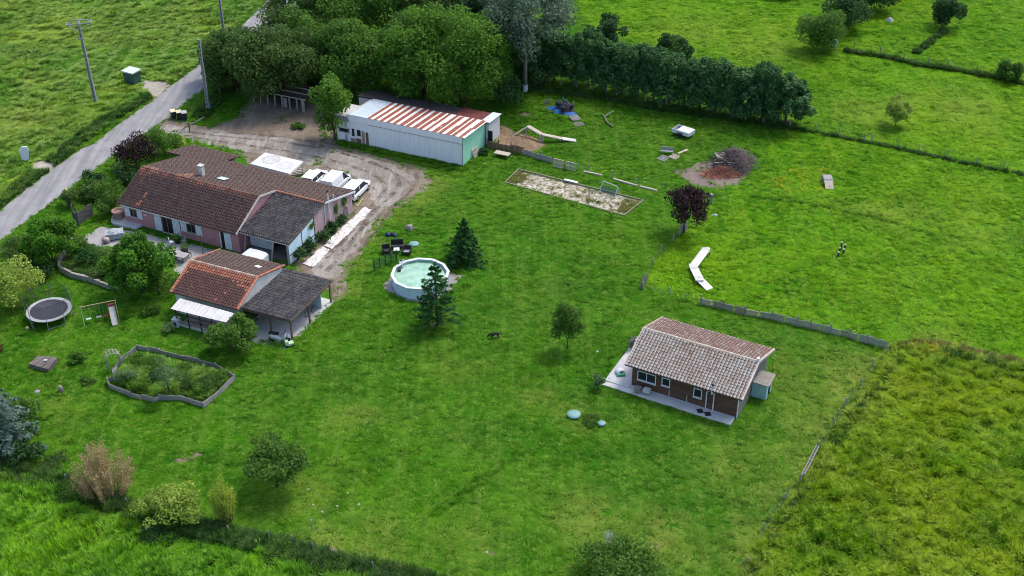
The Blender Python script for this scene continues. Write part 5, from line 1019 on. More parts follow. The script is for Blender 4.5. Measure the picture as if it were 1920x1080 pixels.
# flat white shelter with puddle stains
q = [G(x, y, 2.45) for x, y in ((469, 307), (497, 286), (568, 302.5), (543, 326))]; cc = (q[0] + q[2]) / 2
SH = thing('carport', 'flat white roofed shelter with dirty puddle marks behind the farmhouse', 'shelter', (cc.x, cc.y, 0), 0); ql = [(p.x - cc.x, p.y - cc.y) for p in q]
t = NT('shelter_roof'); o = t.obj(); col = t.mix(t.noise(o, 1.2, 4), (.64, .63, .61), (.56, .545, .53)); e1 = Vector(ql[3]) - Vector(ql[0]); e2 = Vector(ql[1]) - Vector(ql[0])
for cxy, rr, st in (((.30, .62), 1.1, .7), ((.72, .45), .95, .4)):
    p = Vector(ql[0]) + e1 * cxy[0] + e2 * cxy[1]; dst = t.n('ShaderNodeVectorMath', {0: t.map(o, (1, 1, 0)), 1: (p.x, p.y, 0)}, operation='DISTANCE').outputs['Value']
    dn = t.math('ADD', dst, t.math('MULTIPLY', t.math('SUBTRACT', t.noise(o, 1.6, 5, .7), .5), .9)); ringm = t.math('SUBTRACT', 1, t.ramp(t.math('ABSOLUTE', t.math('SUBTRACT', dn, rr * .85)), .02, .30)); ins = t.math('SUBTRACT', 1, t.ramp(dn, rr * .6, rr * .85))
    col = t.mix(t.math('MULTIPLY', t.math('MAXIMUM', t.math('MULTIPLY', ringm, .7), t.math('MULTIPLY', ins, t.ramp(t.noise(o, 2.2, 5, .7), .38, .7))), st), col, (.24, .21, .19))
m_shelter = t.fin(col, .5, .3)
m = MB(); m.prism(ql, 2.24, 2.46); m.build('roof', m_shelter, SH)
for i, p in enumerate(ql):
    p = Vector(p) * .95; m = MB(); m.tube([(p.x, p.y, 0), (p.x, p.y, 2.38)], .035, 6); m.build('post', m_galv, SH)
tag(struct_ := (lambda: None), '', '') if False else None
lb = thing('lumber_stack', 'stack of boards stored under the white shelter', 'timber', G(556, 327), .3); m = MB()
for i in range(7): m.box((-1.0, -.5 + .15 * i, .02), (1.0, -.38 + .15 * i, .3 + .1 * (i % 3)), random.random())
m.build('board', m_woodpale, lb)
# covered white trailer between house and outbuilding
TR = thing('box_trailer', 'white covered trailer standing between farmhouse and outbuilding', 'trailer', HO.wld(HO.loc(G(486, 495)).x, -1.15), HO.a)
m = MB(); pr = [(-1.25, .45), (-1.25, 1.42), (-1.0, 1.55), (0, 1.62), (.9, 1.56), (1.22, 1.4), (1.25, .45)]; m.add([(x, -.75, z) for x, z in pr] + [(x, .75, z) for x, z in pr], [tuple(range(7)), tuple(range(13, 6, -1))] + [(i, 7+i, 7+(i+1) % 7, (i+1) % 7) for i in range(7)]); m.build('body', m_white, TR)
for sg in (-1, 1): m = MB(); m.tube([(0, sg * .78, .3), (0, sg * .95, .3)], .3, 12); m.build('wheel', m_tyre, TR)
m = MB(); m.beam((1.25, 0, .45), (2.1, 0, .42), .08, .08); m.build('drawbar', m_galv, TR)
# open white trailer in the paddock
tc = G(1281, 254); ta = G(1268, 258); tb = G(1286, 265); yaw2 = math.atan2(*(lambda d: (d.y, d.x))(G(1300, 252) - G(1285, 262)))
OT = thing('open_trailer', 'small white open trailer standing in the paddock', 'trailer', (tc.x, tc.y, 0), yaw2 + PI / 2); w, l = .72, 1.15
m = MB(); m.box((-l, -w, .42), (l, w, .47)); m.build('bed', m_conc_dark, OT)
for nm, a, b in (('side_panel', (-l, -w - .03, .42), (l, -w, .88)), ('side_panel', (-l, w, .42), (l, w + .03, .88)), ('tailgate', (-l - .03, -w - .03, .42), (-l, w + .03, .88)), ('front_panel', (l, -w - .03, .42), (l + .03, w + .03, .88))): m = MB(); m.box(a, b); m.build(nm, m_white, OT)
m = MB(); m.sheet([(-l, -w, .9), (l * .45, -w, .9), (l * .45, w, .9), (-l, w, .9)], .03); m.build('cover', m_white, OT)
for sg in (-1, 1): m = MB(); m.tube([(0, sg * (w + .05), .3), (0, sg * (w + .22), .3)], .3, 12); wh_ = m.build('wheel', m_tyre, OT); m = MB(); m.box((-.38, min(sg * (w + .04), sg * (w + .26)), .62), (.38, max(sg * (w + .04), sg * (w + .26)), .66)); m.build('mudguard', m_trim, OT)
m = MB(); m.beam((l, 0, .4), (l + .9, 0, .42), .07, .07); m.build('drawbar', m_galv, OT)
# ================================================================== POOL
pc = Vector((-9.13, 107.76, 0)); PR, PH, NS = 2.826, 1.36, 12
PO = thing('swimming_pool', 'round white above ground pool with pale green water', 'pool', pc, .13)
m_pool = plain('pool_wall', (.66, .78, .86), (.56, .70, .80), 1, .4, .05, 20); t = NT('pool_water'); o = t.obj()
col = t.mix(t.ramp(t.noise(o, 1.1, 5, .65), .35, .7), (.36, .55, .40), (.19, .36, .26)); t.bump(t.noise(o, 5, 3), .12, .05); m_water = t.fin(col, .06, .5)
for k in range(NS):
    a0, a1 = 2 * PI * k / NS + .012, 2 * PI * (k + 1) / NS - .012; m = MB(); n = 3
    for j in range(n):
        b0, b1 = a0 + (a1 - a0) * j / n, a0 + (a1 - a0) * (j + 1) / n; m.add([(PR * r_ * math.cos(b), PR * r_ * math.sin(b), z) for z in (.02, PH - .05) for r_ in (.955, .97) for b in (b0, b1)], [(2, 3, 7, 6), (1, 0, 4, 5), (0, 2, 6, 4), (3, 1, 5, 7)])
    m.build('wall_panel', m_pool, PO)
    m = MB(); q = [(PR * r_ * math.cos(b), PR * r_ * math.sin(b)) for b, r_ in ((2*PI*k/NS, .94), (2*PI*(k+1)/NS - .01, .94), (2*PI*(k+1)/NS - .01, 1.045), (2*PI*k/NS, 1.045))]; m.prism(q, PH - .05, PH + .02); m.build('rim_segment', m_white, PO)
    m = MB(); a = 2 * PI * k / NS; m.beam((PR * .985 * math.cos(a), PR * .985 * math.sin(a), 0), (PR * .985 * math.cos(a), PR * .985 * math.sin(a), PH - .06), .1, .06); m.build('upright', m_pool, PO)
m = MB(); m.lathe([(PR * .95, PH - .32), (PR * .95, PH - .30)], 36); m.build('water', m_water, PO); m = MB(); m.lathe([(PR * .952, .05), (PR * .952, PH - .03)], 36, cap=False); m.build('liner', plain('pool_liner', (.36, .52, .46), (.28, .44, .38), 1, .5), PO)
lp = G(752, 514); LD = thing('pool_ladder', 'white ladder leaning over the pool rim', 'ladder', (lp.x, lp.y, 0), math.atan2(pc.y - lp.y, pc.x - lp.x))
for sg in (-.22, .22): m = MB(); m.tube([(-.35, sg, 0), (.15, sg, 1.75), (.45, sg, 1.75), (.62, sg, .95)], .04, 6); m.build('rail', m_white, LD)
for i in range(5): m = MB(); f = (i + .6) / 5.6; m.box((-.35 + .5 * f - .05, -.22, 1.75 * f - .02), (-.35 + .5 * f + .09, .22, 1.75 * f + .02)); m.build('step', m_white, LD)
pm = thing('pool_pump', 'small pool filter hanging inside the rim', 'pump', pc + Vector((-2.15, .9, PH - .25)), 0); m = MB(); m.lathe([(.17, -.15), (.19, .1), (.15, .2)], 10); m.build('body', m_trim, pm); m = MB(); m.tube([(0, 0, .1), (.3, .1, .3), (-.45, .3, .25)], .04, 6); m.build('hose', m_metal, pm)
def chair(px, py, rz, label):
    p = G(px, py); t = thing('rattan_chair', label, 'chair', (p.x, p.y, 0), rz, 'black chairs by the pool'); m_r = m_trim
    for nm, a, b in (('seat', (-.38, -.36, .25), (.38, .36, .42)), ('backrest', (-.38, .28, .421), (.38, .42, .95)), ('armrest', (-.46, -.36, .22), (-.381, .42, .66)), ('armrest', (.381, -.36, .22), (.46, .42, .66))): m = MB(); m.box(a, b); m.build(nm, m_r, t)
    m = MB(); m.box((-.3, -.3, .421), (.3, .27, .48)); m.build('cushion', m_woodgrey if px > 740 else m_trim, t)
    for x in (-.38, .38):
        for y in (-.3, .36): m = MB(); m.box((x - .03, y - .03, 0), (x + .03, y + .03, .22)); m.build('leg', m_metal, t)
chair(725, 475, .25, 'black garden chair nearest the drive'); chair(763, 477, -.2, 'black garden chair behind the pool rim'); 
p = G(744, 474); t = thing('low_table', 'small table with pale top between the black chairs', 'table', (p.x, p.y, 0), .1); m = MB(); m.box((-.3, -.3, .42), (.3, .3, .46)); m.build('tabletop', m_white, t)
for x in (-.25, .25):
    for y in (-.25, .25): m = MB(); m.box((x - .03, y - .03, 0), (x + .03, y + .03, .42)); m.build('leg', m_metal, t)
p = G(745, 466); t = thing('garden_bench', 'black bench behind the small pale table', 'bench', (p.x, p.y, 0), .05)
for nm, a, b in (('seat', (-.65, -.3, .3), (.65, .3, .42)), ('backrest', (-.65, .301, .35), (.65, .4, .95))): m = MB(); m.box(a, b); m.build(nm, m_trim, t)
for x in (-.6, .6): m = MB(); m.box((x - .04, -.28, 0), (x + .04, .38, .3)); m.build('leg', m_metal, t)
m_green = plain('green_mesh', (.035, .10, .06), (.025, .07, .045), 4, .6)
p0, p1 = G(702, 508), G(744, 489); t = thing('green_fence', 'short dark green panel fence between drive and pool', 'fence', (p0.x, p0.y, 0)); d = p1 - p0
for i in range(5): m = MB(); e = d * (i / 4); m.beam((e.x, e.y, 0), (e.x, e.y, 1.35), .10, .10); m.build('post', m_green, t)
for i in range(4):
    m = MB(); a, b = d * (i / 4), d * ((i + 1) / 4)
    for z in np.arange(.1, 1.3, .16): m.beam((a.x, a.y, z), (b.x, b.y, z), .02, .025)
    for f in np.arange(.1, 1, .12): e = a.lerp(b, f); m.beam((e.x, e.y, .08), (e.x, e.y, 1.25), .012, .012)
    m.build('fence_panel', m_green, t)
p = G(733, 443); t = thing('blue_heap', 'small heap of dark blue toys and a plastic car on the grass', 'toys', (p.x, p.y, 0)); m_bluep = plain('blue_plastic', (.02, .04, .22), (.015, .02, .09), 3, .4)
for i, (x, y, r_) in enumerate(((-.3, 0, .3), (.2, .15, .26), (.45, -.1, .2))): m = MB(); m.lathe([(r_ * .7, 0), (r_, r_ * .5), (r_ * .9, r_ * 1.0), (r_ * .4, r_ * 1.5)], 10, (x, y)); m.build('toy', m_bluep if i != 1 else m_trim, t, True)
p = G(776, 459); t = tag(None or (lambda mm: (mm.lathe([(.52, 0), (.55, .12), (.48, .2), (.1, .24)], 18), mm.build('tank_lid', plain('pale_green_lid', (.20, .38, .35), (.15, .30, .27), 2, .5), None, True, (p.x, p.y, 0)))[1])(MB()), 'pale green domed lid on the grass behind the pool chairs', 'lid')
m_lid = bpy.data.materials['pale_green_lid']
for (px, py, r_, lab) in ((1076, 780, .58, 'larger round green tank lid on the lawn'), (1128, 797, .34, 'smaller round green tank lid beside weeds')):
    p = G(px, py); m = MB(); m.lathe([(r_ * .9, 0), (r_ * .9, .16), (r_ * 1.05, .17), (r_ * 1.02, .24), (r_ * .3, .27)], 20); tag(m.build('tank_lid', m_lid, None, True, (p.x, p.y, 0)), lab, 'lid')
p = G(768, 430); t = thing('tree_stump', 'weathered driftwood stump on the grass by the drive', 'stump', (p.x, p.y, 0)); m = MB(); m.lathe([(.5, 0), (.36, .3), (.3, .5)], 9); m.build('trunk', m_wood, t, True)
for a in range(5): m = MB(); m.tube([(.2 * math.cos(a * 1.3), .2 * math.sin(a * 1.3), .2), (.75 * math.cos(a * 1.3), .6 * math.sin(a * 1.3), .35 if a % 2 else .1)], [.12, .04], 6); m.build('root', m_wood, t, True)
# ================================================================== TRAMPOLINE, SWINGS
TC = Vector((-44.46, 102.17, 0)); TRr = 2.123
t = thing('trampoline', 'round trampoline with grey rim and safety net posts', 'trampoline', TC); m_pad = plain('grey_pad', (.56, .58, .58), (.46, .48, .49), 2, .6); m_mat = plain('jump_mat', (.075, .075, .10), (.055, .055, .075), 1, .7, .05)
m = MB(); m.lathe([(TRr * .84, .97), (TRr * .84, .96)], 40); m.build('jump_mat', m_mat, t)
m = MB(); m.lathe([(TRr * .83, .985), (TRr * 1.0, .985), (TRr * 1.0, .93), (TRr * .83, .95)], 40, cap=False); m.build('rim_pad', m_pad, t)
for k in range(8):
    a = 2 * PI * k / 8 + .2; c, s_ = math.cos(a), math.sin(a); m = MB(); m.tube([(TRr * 1.02 * c, TRr * 1.02 * s_, 0), (TRr * 1.02 * c, TRr * 1.02 * s_, 2.75)], .032, 6); m.build('net_post', m_galv, t)
for k in range(4):
    a = 2 * PI * k / 4 + .2; m = MB(); a2 = a + 2 * PI / 8; R2 = TRr * .96
    m.tube([(R2 * math.cos(a), R2 * math.sin(a), .9), (R2 * math.cos(a), R2 * math.sin(a), .05), (R2 * math.cos(a2), R2 * math.sin(a2), .05), (R2 * math.cos(a2), R2 * math.sin(a2), .9)], .03, 6); m.build('leg', m_galv, t)
nt = NT('safety_net'); nt.fin((.02, .035, .03), .9, .1); nt.b.inputs['Alpha'].default_value = .32; m_net = nt.m
m = MB(); m.lathe([(TRr * 1.0, 1.0), (TRr * 1.0, 2.7)], 40, cap=False); m.build('safety_net', m_net, t)
m_swing = plain('green_tube', (.36, .50, .30), (.30, .42, .25), 3, .5); m_plyel = plain('yellowish_wood', (.50, .40, .20), (.40, .31, .15), 3, .7)
s0, s1 = G(158, 607), G(222, 594); sa = math.atan2(s1.y - s0.y, s1.x - s0.x); SLn = (s1 - s0).length
t = thing('swing_set', 'metal swing set with three swings and a small slide', 'swing set', (s0.x, s0.y, 0), sa)
for x in (0, SLn):
    m = MB(); m.tube([(x, -.75, 0), (x, 0, 1.9)], .035, 6); m.build('leg', m_swing, t); m = MB(); m.tube([(x, .75, 0), (x, 0, 1.9)], .035, 6); m.build('leg', m_swing, t)
m = MB(); m.tube([(-.1, 0, 1.92), (SLn + .1, 0, 1.92)], .04, 6); m.build('top_bar', m_plyel, t)
for x, mt, rz in ((.5, plain('mint_plastic', (.55, .72, .62), (.45, .62, .52)), .15), (1.45, m_galv, .2), (2.15, plain('red_plastic', (.42, .08, .06), (.30, .06, .05)), .12)):
    m = MB(); m.box((x - .24, -.12, .42), (x + .24, .12, .47)); sw = m.build('swing_seat', mt, t); m = MB(); m.tube([(x - .22, 0, .47), (x - .18, 0, 1.9)], .014, 4); m.tube([(x + .22, 0, .47), (x + .18, 0, 1.9)], .014, 4); m.build('rope', m_galv, sw)
m = MB(); X = SLn - .45; m.sheet([(X - .25, -1.5, .12), (X + .25, -1.5, .12), (X + .25, .1, 1.25), (X - .25, .1, 1.25)], .05); m.build('slide', m_offw, t); m = MB(); m.box((X - .27, .1, 1.2), (X + .27, .3, 1.5)); m.build('slide_top', bpy.data.materials['red_plastic'], t)
for x in (X - .27, X + .27): m = MB(); m.beam((x, -1.5, .18), (x, .1, 1.34), .04, .1); m.build('slide_rail', m_plyel, t)
# ================================================================== SMALL GARDEN THINGS
m_woodold = plain('old_brown_wood', (.20, .165, .15), (.11, .09, .085), 3, .9, .4, 18, streak=(1, 1, .3))
p = G(83, 686); t = thing('sandbox', 'old wooden sandbox with sagging lid on the lower lawn', 'sandbox', (p.x, p.y, 0), -.3)
for nm, a, b in (('side_board', (-1.0, -.75, 0), (1.0, -.69, .42)), ('side_board', (-1.0, .69, 0), (1.0, .75, .42)), ('end_board', (-1.0, -.689, 0), (-.94, .689, .42)), ('end_board', (.94, -.689, 0), (1.0, .689, .42))): m = MB(); m.box(a, b, .8); m.build(nm, m_woodold, t)
for i in range(6): m = MB(); m.obox((-.85 + .34 * i, 0, .47 + .03 * (i % 2)), (.31, 1.55, .04), 0, .05 * (i - 2)); m.build('lid_board', m_woodold, t)
m = MB(); m.obox((.2, .1, .6), (.3, .2, .1), .4); m.build('brick', m_offw, t)
p = G(115, 735); t = thing('wooden_stump', 'small dark barrel shaped stump standing on the lawn', 'stump', (p.x, p.y, 0)); m = MB(); m.lathe([(.16, 0), (.21, .2), (.2, .55), (.13, .66)], 10); m.build('trunk', m_wood, t, True); m = MB(); m.lathe([(.13, .661), (.12, .70)], 10); m.build('cap', m_woodgrey, t)
p = G(52, 618); m = MB(); m.lathe([(.10, 0), (.2, .12), (.17, .3), (.05, .36)], 10); tag(m.build('toy_ball', m_plyel, None, True, (p.x, p.y, 0)), 'small orange toy on the grass below the trampoline', 'toy')
p = G(70, 735); m = MB(); rg = np.random.default_rng(3); m.lathe([(.26, 0), (.3, .05), (.2, .12), (.06, .15)], 7); tag(m.build('rock', m_woodgrey, None, True, (p.x, p.y, 0)), 'pale rock lying beside the blue spruce', 'rock')
# fenced vegetable plot
t = NT('plank_edge'); m_plank2 = plain('silver_plank', (.40, .385, .36), (.25, .24, .225), 3, .9, .4, 18, streak=(1, 1, .3), tone=.8)
def plank_fence(name, label, pts, h, th=.05, mat=None, cat='fence', plen=1.4, seed=1, var=.10, lean=0, group=None, closed=False):
    W_ = GP(pts); o = W_[0]; t = thing(name, label, cat, (o.x, o.y, 0), 0, group); rg = random.Random(seed); mt = mat or m_wood
    for a, b in zip(W_[:-1], W_[1:]):
        d = b - a; n = max(1, round(d.length / plen)); dr = d.normalized(); nn = Vector((-dr.y, dr.x, 0))
        for i in range(n):
            s, e = a + d * (i / n) - o, a + d * ((i + 1) / n) - o; hh = h * (1 + rg.uniform(-var, var)); pb = rg.random() * .75; m = MB(); k = max(2, round((e - s).length / .16)); sh = nn * rg.uniform(-.05, .05)
            for j in range(k):
                q0 = s + (e - s) * (j / k) + dr * (.018 if j else .07) + sh; q1 = s + (e - s) * ((j + 1) / k) - dr * (.018 if j < k - 1 else .07) + sh; z1 = hh * (1 + rg.uniform(-.04, .04)); w = nn * th * .5
                m.add([q0 - w, q1 - w, q1 + w, q0 + w] + [v + Vector((0, 0, z1)) for v in (q0 - w, q1 - w, q1 + w, q0 + w)], [(3,2,1,0),(4,5,6,7),(0,1,5,4),(1,2,6,5),(2,3,7,6),(3,0,4,7)], min(1, pb + .3 * rg.random()))
            for z in (hh * .25, hh * .75): m.beam(s + nn * th + sh + Vector((0, 0, z)), e + nn * th + sh + Vector((0, 0, z)), .03, .08, rg.random())
            m.build('fence_panel', rg.choice([m_woodgrey, m_wood, m_plank2, m_woodpale, m_plank2]) if name == 'pallet_fence' else mt, t)
        m = MB(); e = a - o; m.box((e.x - .06, e.y - .06, 0), (e.x + .06, e.y + .06, h * 1.45 if h > .6 else h * 1.1)); m.build('post', mt, t)
    return t
plank_fence('plot_fence', 'low grey plank fence around the weedy vegetable plot', [(213, 700), (228, 680), (258, 656), (300, 664), (345, 676), (405, 690), (441, 712), (415, 738), (382, 765), (340, 752), (300, 750), (287, 755), (245, 744), (206, 728), (203, 718), (216, 714)], .55, mat=m_plank2, plen=1.5, seed=4)
PLOT = [(226, 690), (256, 662), (340, 680), (432, 712), (382, 757), (340, 746), (290, 748), (215, 724)]
flat('vegetable_bed', GP(PLOT), Z1, m_soil, .1, 31)
Q = rpoints(60); Q = Q[pxin(Q, [(236, 694), (258, 672), (338, 688), (420, 712), (380, 749), (340, 739), (290, 742), (228, 722)], .12)]
scatter('plot_weeds', Q, .45 + .3 * RG.random(len(Q)), .4 + 1.0 * clump(Q, .7, 5) * RG.random(len(Q)), m_field_t, TUFT_M, 'tangle of weeds filling the fenced vegetable plot', seed=6)
for px, py, ty, w, lf, lab in ((320, 742, 672, 40, 'grey', 'grey wispy bush in the middle of the vegetable plot'), (236, 722, 696, 34, 'grey', 'silvery bush in the plot corner near the arch'), (280, 690, 672, 40, 'green', 'green plant in the upper corner of the vegetable plot'), (395, 728, 705, 40, 'olive', 'olive plant at the far corner of the vegetable plot'), (258, 682, 664, 34, 'bright', 'light green plant at the top corner of the vegetable plot'), (345, 705, 684, 44, 'green', 'leafy plant along the upper side of the vegetable plot'), (375, 742, 722, 36, 'bright', 'light green plant above the lowest corner of the vegetable plot'), (262, 735, 712, 36, 'bright', 'light green plant along the lower side of the vegetable plot'), (302, 715, 690, 40, 'dark', 'dark green plant at the heart of the vegetable plot'), (412, 714, 698, 30, 'green', 'small leafy plant at the pointed end of the vegetable plot'), (352, 728, 706, 40, 'olive', 'olive plant in the right half of the vegetable plot')):
    hedge_bush('plot_shrub', lab, px, py, ty - 6, w * 1.25, lf, 1500, .16)
p = G(216, 694); t = thing('garden_arch', 'silvery wooden trellis arch at the vegetable plot entrance', 'arch', (p.x, p.y, 0), .5)
for y in (-.35, .35):
    for x in (-.55, .55): m = MB(); m.box((x - .04, y - .04, 0), (x + .04, y + .04, 1.6)); m.build('post', m_plank2, t)
for y in (-.35, .35): m = MB(); m.tube([(-.75, y, 1.55), (-.45, y, 1.95), (0, y, 2.1), (.45, y, 1.95), (.75, y, 1.55)], .045, 5); m.build('arch_rail', m_plank2, t)
for i in range(6): a = PI * (i + .5) / 6; m = MB(); m.beam((.62 * math.cos(a), -.45, 1.6 + .5 * math.sin(a)), (.62 * math.cos(a), .45, 1.6 + .5 * math.sin(a)), .07, .05); m.build('rung', m_plank2, t)
p = G(219, 712); t = thing('trellis_panel', 'small white perforated board standing by the arch', 'trellis', (p.x, p.y, 0), 1.1)
for x in (-.25, 0, .25): m = MB(); m.box((x - .04, -.03, 0), (x + .04, .03, 1.2)); m.build('slat', m_offw, t)
for z in (.15, .5, .85, 1.12): m = MB(); m.box((-.29, .031, z), (.29, .06, z + .09)); m.build('slat', m_offw, t)
# walled flower garden in front of the house
def stone_wall(name, label, pts, h, w, mat, seed):
    W_ = GP(pts); o = W_[0]; t = thing(name, label, 'wall', (o.x, o.y, 0)); rg = random.Random(seed)
    for a, b in zip(W_[:-1], W_[1:]):
        d = b - a; n = max(1, round(d.length / .75)); an = math.atan2(d.y, d.x)
        for i in range(n):
            c = a + d * ((i + .5) / n) - o; m = MB(); hh = h * rg.uniform(.85, 1.1); m.obox((c.x, c.y, hh / 2), (d.length / n - .03, w * rg.uniform(.9, 1.1), hh), an + rg.uniform(-.03, .03), 0, 0, rg.random()); m.build('block', mat, t)
    return t
stone_wall('garden_wall', 'low pale block wall curving round the flower garden', [(139, 446), (128, 470), (112, 495), (113, 508), (135, 520), (165, 528), (200, 540), (222, 545), (250, 534)], .62, .26, plain('wall_block', (.44, .40, .34), (.27, .25, .22), 2, .9, .5, 14, tone=.8), 3)
t = thing('covered_table', 'garden table under a grey cover on the round terrace', 'table', G(216, 446), .3); m = MB(); m.prism([(-.95, -.6), (.95, -.6), (.95, .6), (-.95, .6)], [.15] * 4, [.80, .78, .8, .78]); m.lathe([(.75, .8), (.4, 1.0), (.1, 1.05)], 8); m.build('cover', plain('grey_tarp', (.42, .45, .47), (.26, .28, .30), 2.5, .5, .4, 8), t)
p = G(200, 455); m = MB(); m.lathe([(.25, 0), (.38, .2), (.36, .5), (.15, .62)], 12); tag(m.build('garden_pouf', m_pinkpale, None, True, (p.x, p.y, 0)), 'pale pink pouf beside the covered table', 'pouf')
pw = HO.wld(-.7, .6); m = MB(); m.lathe([(.62, .22), (.66, .9), (.75, 1.0), (.75, 1.12), (.58, 1.12), (.5, .95)], 16, cap=False); m.lathe([(.58, .9), (.5, .92)], 16); t = tag(m.build('stone_well', plain('terracotta', (.40, .26, .20), (.30, .20, .16), 3), None, True, (pw.x, pw.y, 0)), 'round terracotta rimmed planter at the terrace end', 'planter')
for (px, py, h, lab) in ((347, 476, .7, 'black pot with a small plant on the terrace'), (334, 455, .5, 'dark pot beside the french door')):
    p = G(px, py); t = thing('flower_pot', lab, 'plant pot', (p.x, p.y, 0)); m = MB(); m.lathe([(.26, 0), (.36, h * .7), (.38, h * .75), (.3, h * .75), (.28, h * .6)], 12); m.build('pot', m_trim, t, True); rg = np.random.default_rng(int(px)); C = rg.normal(0, .22, (160, 3)) + np.array([0, 0, h + .15]); V, Fq = leaf_quads(C, rg.normal(0, 1, (160, 3)), .18, rg); npmesh('foliage', V, Fq, LEAF['green'], t, attrs=dict(tone=('FACE', rg.random(160))))
t = thing('pergola_frame', 'two thin rusty pergola posts on the terrace', 'pergola', G(345, 470)); o = G(345, 470)
for px, py in ((345, 470), (381, 477)): p = G(px, py) - o; m = MB(); m.tube([(p.x, p.y, 0), (p.x, p.y, 2.4)], .045, 6); m.build('post', m_woodbrown, t)
p = G(338, 488); t = thing('stone_table', 'low grey stone table on the terrace', 'table', (p.x, p.y, 0), -.4); m = MB(); m.box((-.9, -.5, .68), (.9, .5, .76)); m.build('tabletop', m_flag, t)
for x in (-.6, .6): m = MB(); m.box((x - .12, -.35, 0), (x + .12, .35, .679)); m.build('leg', m_flag, t)
def gchair(px, py, rz, label, mt):
    p = G(px, py); t = thing('terrace_chair', label, 'chair', (p.x, p.y, 0), rz)
    for nm, a, b in (('seat', (-.23, -.22, .42), (.23, .22, .47)), ('backrest', (-.23, .18, .471), (.23, .23, .92))): m = MB(); m.box(a, b); m.build(nm, mt, t)
    for x in (-.2, .2):
        for y in (-.19, .2): m = MB(); m.box((x - .02, y - .02, 0), (x + .02, y + .02, .42)); m.build('leg', mt, t)
gchair(354, 482, 1.1, 'dark chair beside the black terrace pot', m_metal); gchair(322, 460, 2.0, 'white chair under the french door', m_white); gchair(345, 458, -.6, 'grey chair below the open window', m_galv)
gz_ = plank_fence('wooden_gate', 'dark grey two leaf wooden gate at the lane', [(140, 418), (149, 424), (177, 402)], 1.55, mat=plain('dark_grey_board', (.15, .145, .14), (.09, .085, .085), 3, .9, .4, 18, tone=.7), cat='gate', plen=1.9, seed=9, var=.03)
p = G(131, 384); t = thing('garden_lamp', 'white globe lamp on a post at the gate', 'lamp', (p.x, p.y, 0)); m = MB(); m.tube([(0, 0, 0), (0, 0, .7)], .06, 6); m.build('post', m_offw, t); m = MB(); m.lathe([(.05, .68), (.22, .8), (.28, .98), (.2, 1.16), (.04, 1.24)], 12); m.build('globe', m_white, t, True)
p = G(124, 362); m = MB(); m.lathe([(.2, 0), (.24, .25), (.18, .55), (.05, .62)], 8); tag(m.build('roadside_marker', m_plyel, None, True, (p.x, p.y, 0)), 'orange yellow marker in the verge by the lane', 'marker')
p = G(50, 303); t = thing('white_board', 'white six sided board leaning at the far verge of the lane', 'board', (p.x, p.y, 0), .35); t.scale = (1.2, 1.2, 1.2); m = MB(); pr = [(-.42, .35), (-.48, 1.25), (-.15, 1.6), (.34, 1.55), (.46, 1.1), (.26, .22), (0, .1)]; n = len(pr)
m.add([(x, -.08 + z * .06, z) for x, z in pr] + [(x, .08 + z * .06, z) for x, z in pr], [tuple(range(n)), tuple(range(2*n-1, n-1, -1))] + [(i, n+i, n+(i+1) % n, (i+1) % n) for i in range(n)]); m.build('panel', m_white, t); m = MB(); m.beam((.1, .2, 0), (.1, .1, 1.1), .08, .08); m.build('post', m_galv, t)
# kiosk, bins, poles
p = G(250, 156); ka = math.atan2(*(lambda d: (d.y, d.x))(G(268, 150) - G(255, 158))); t = thing('transformer_kiosk', 'dark green electricity kiosk with pale flat roof across the lane', 'kiosk', (p.x, p.y, 0), -.5); m_kio = plain('kiosk_green', (.045, .115, .09), (.035, .09, .07), 2, .6)
m = MB(); m.box((-.85, -.7, 0), (.85, .7, 1.75)); m.build('body', m_kio, t); m = MB(); m.box((-1.0, -.85, 1.751), (1.0, .85, 1.9)); m.build('roof', plain('kiosk_roof', (.62, .68, .66), (.52, .58, .56), 1), t)
for x in (-.42, .42): m = MB(); m.box((x - .38, -.74, .1), (x + .38, -.701, 1.65)); m.build('door', m_kio, t)
m = MB(); m.box((.86, -.75, 0), (1.5, .55, .12)); m.build('step', m_galv, t)
def bin_(px, py, rz, label, mt):
    p = G(px, py); t = thing('wheelie_bin', label, 'bin', (p.x, p.y, 0), rz, 'household bins at the yard entrance'); m = MB()
    m.add([(-.24, -.28, .08), (.24, -.28, .08), (.24, .28, .08), (-.24, .28, .08), (-.3, -.36, 1.0), (.3, -.36, 1.0), (.3, .36, 1.0), (-.3, .36, 1.0)], [(3,2,1,0),(4,5,6,7),(0,1,5,4),(1,2,6,5),(2,3,7,6),(3,0,4,7)]); m.build('body', m_trim, t)
    m = MB(); m.sheet([(-.33, -.40, 1.06), (.33, -.40, 1.06), (.33, .40, 1.12), (-.33, .40, 1.12)], .055); m.build('lid', mt, t); m = MB(); m.tube([(-.28, .45, 1.04), (.28, .45, 1.04)], .025, 5); m.build('handle', m_trim, t)
    for x in (-.27, .27): m = MB(); m.tube([(x - .03, .28, .1), (x + .03, .28, .1)], .1, 8); m.build('wheel', m_tyre, t)
m_cream = plain('cream_lid', (.78, .70, .42), (.70, .62, .36), 2, .5)
bin_(326, 222, .5, 'bin with cream lid nearest the lane', m_cream); bin_(337, 223.5, .4, 'middle bin of the row with cream lid', m_cream); bin_(347, 224.5, .35, 'bin with paler lid nearest the gate rail', m_offw)
p = G(356, 246); t = thing('barrier_gate', 'leaning wooden swing barrier at the yard entrance', 'gate', (p.x, p.y, 0), .35); m = MB(); m.box((-.07, -.07, 0), (.07, .07, 1.15)); m.build('post', m_woodbrown, t); m = MB(); m.beam((-1.0, 0, .35), (2.0, .1, 1.55), .09, .09); m.build('rail', m_wood, t); m = MB(); m.beam((-.95, .1, .32), (.1, .05, 1.05), .06, .06); m.build('brace', m_wood, t)
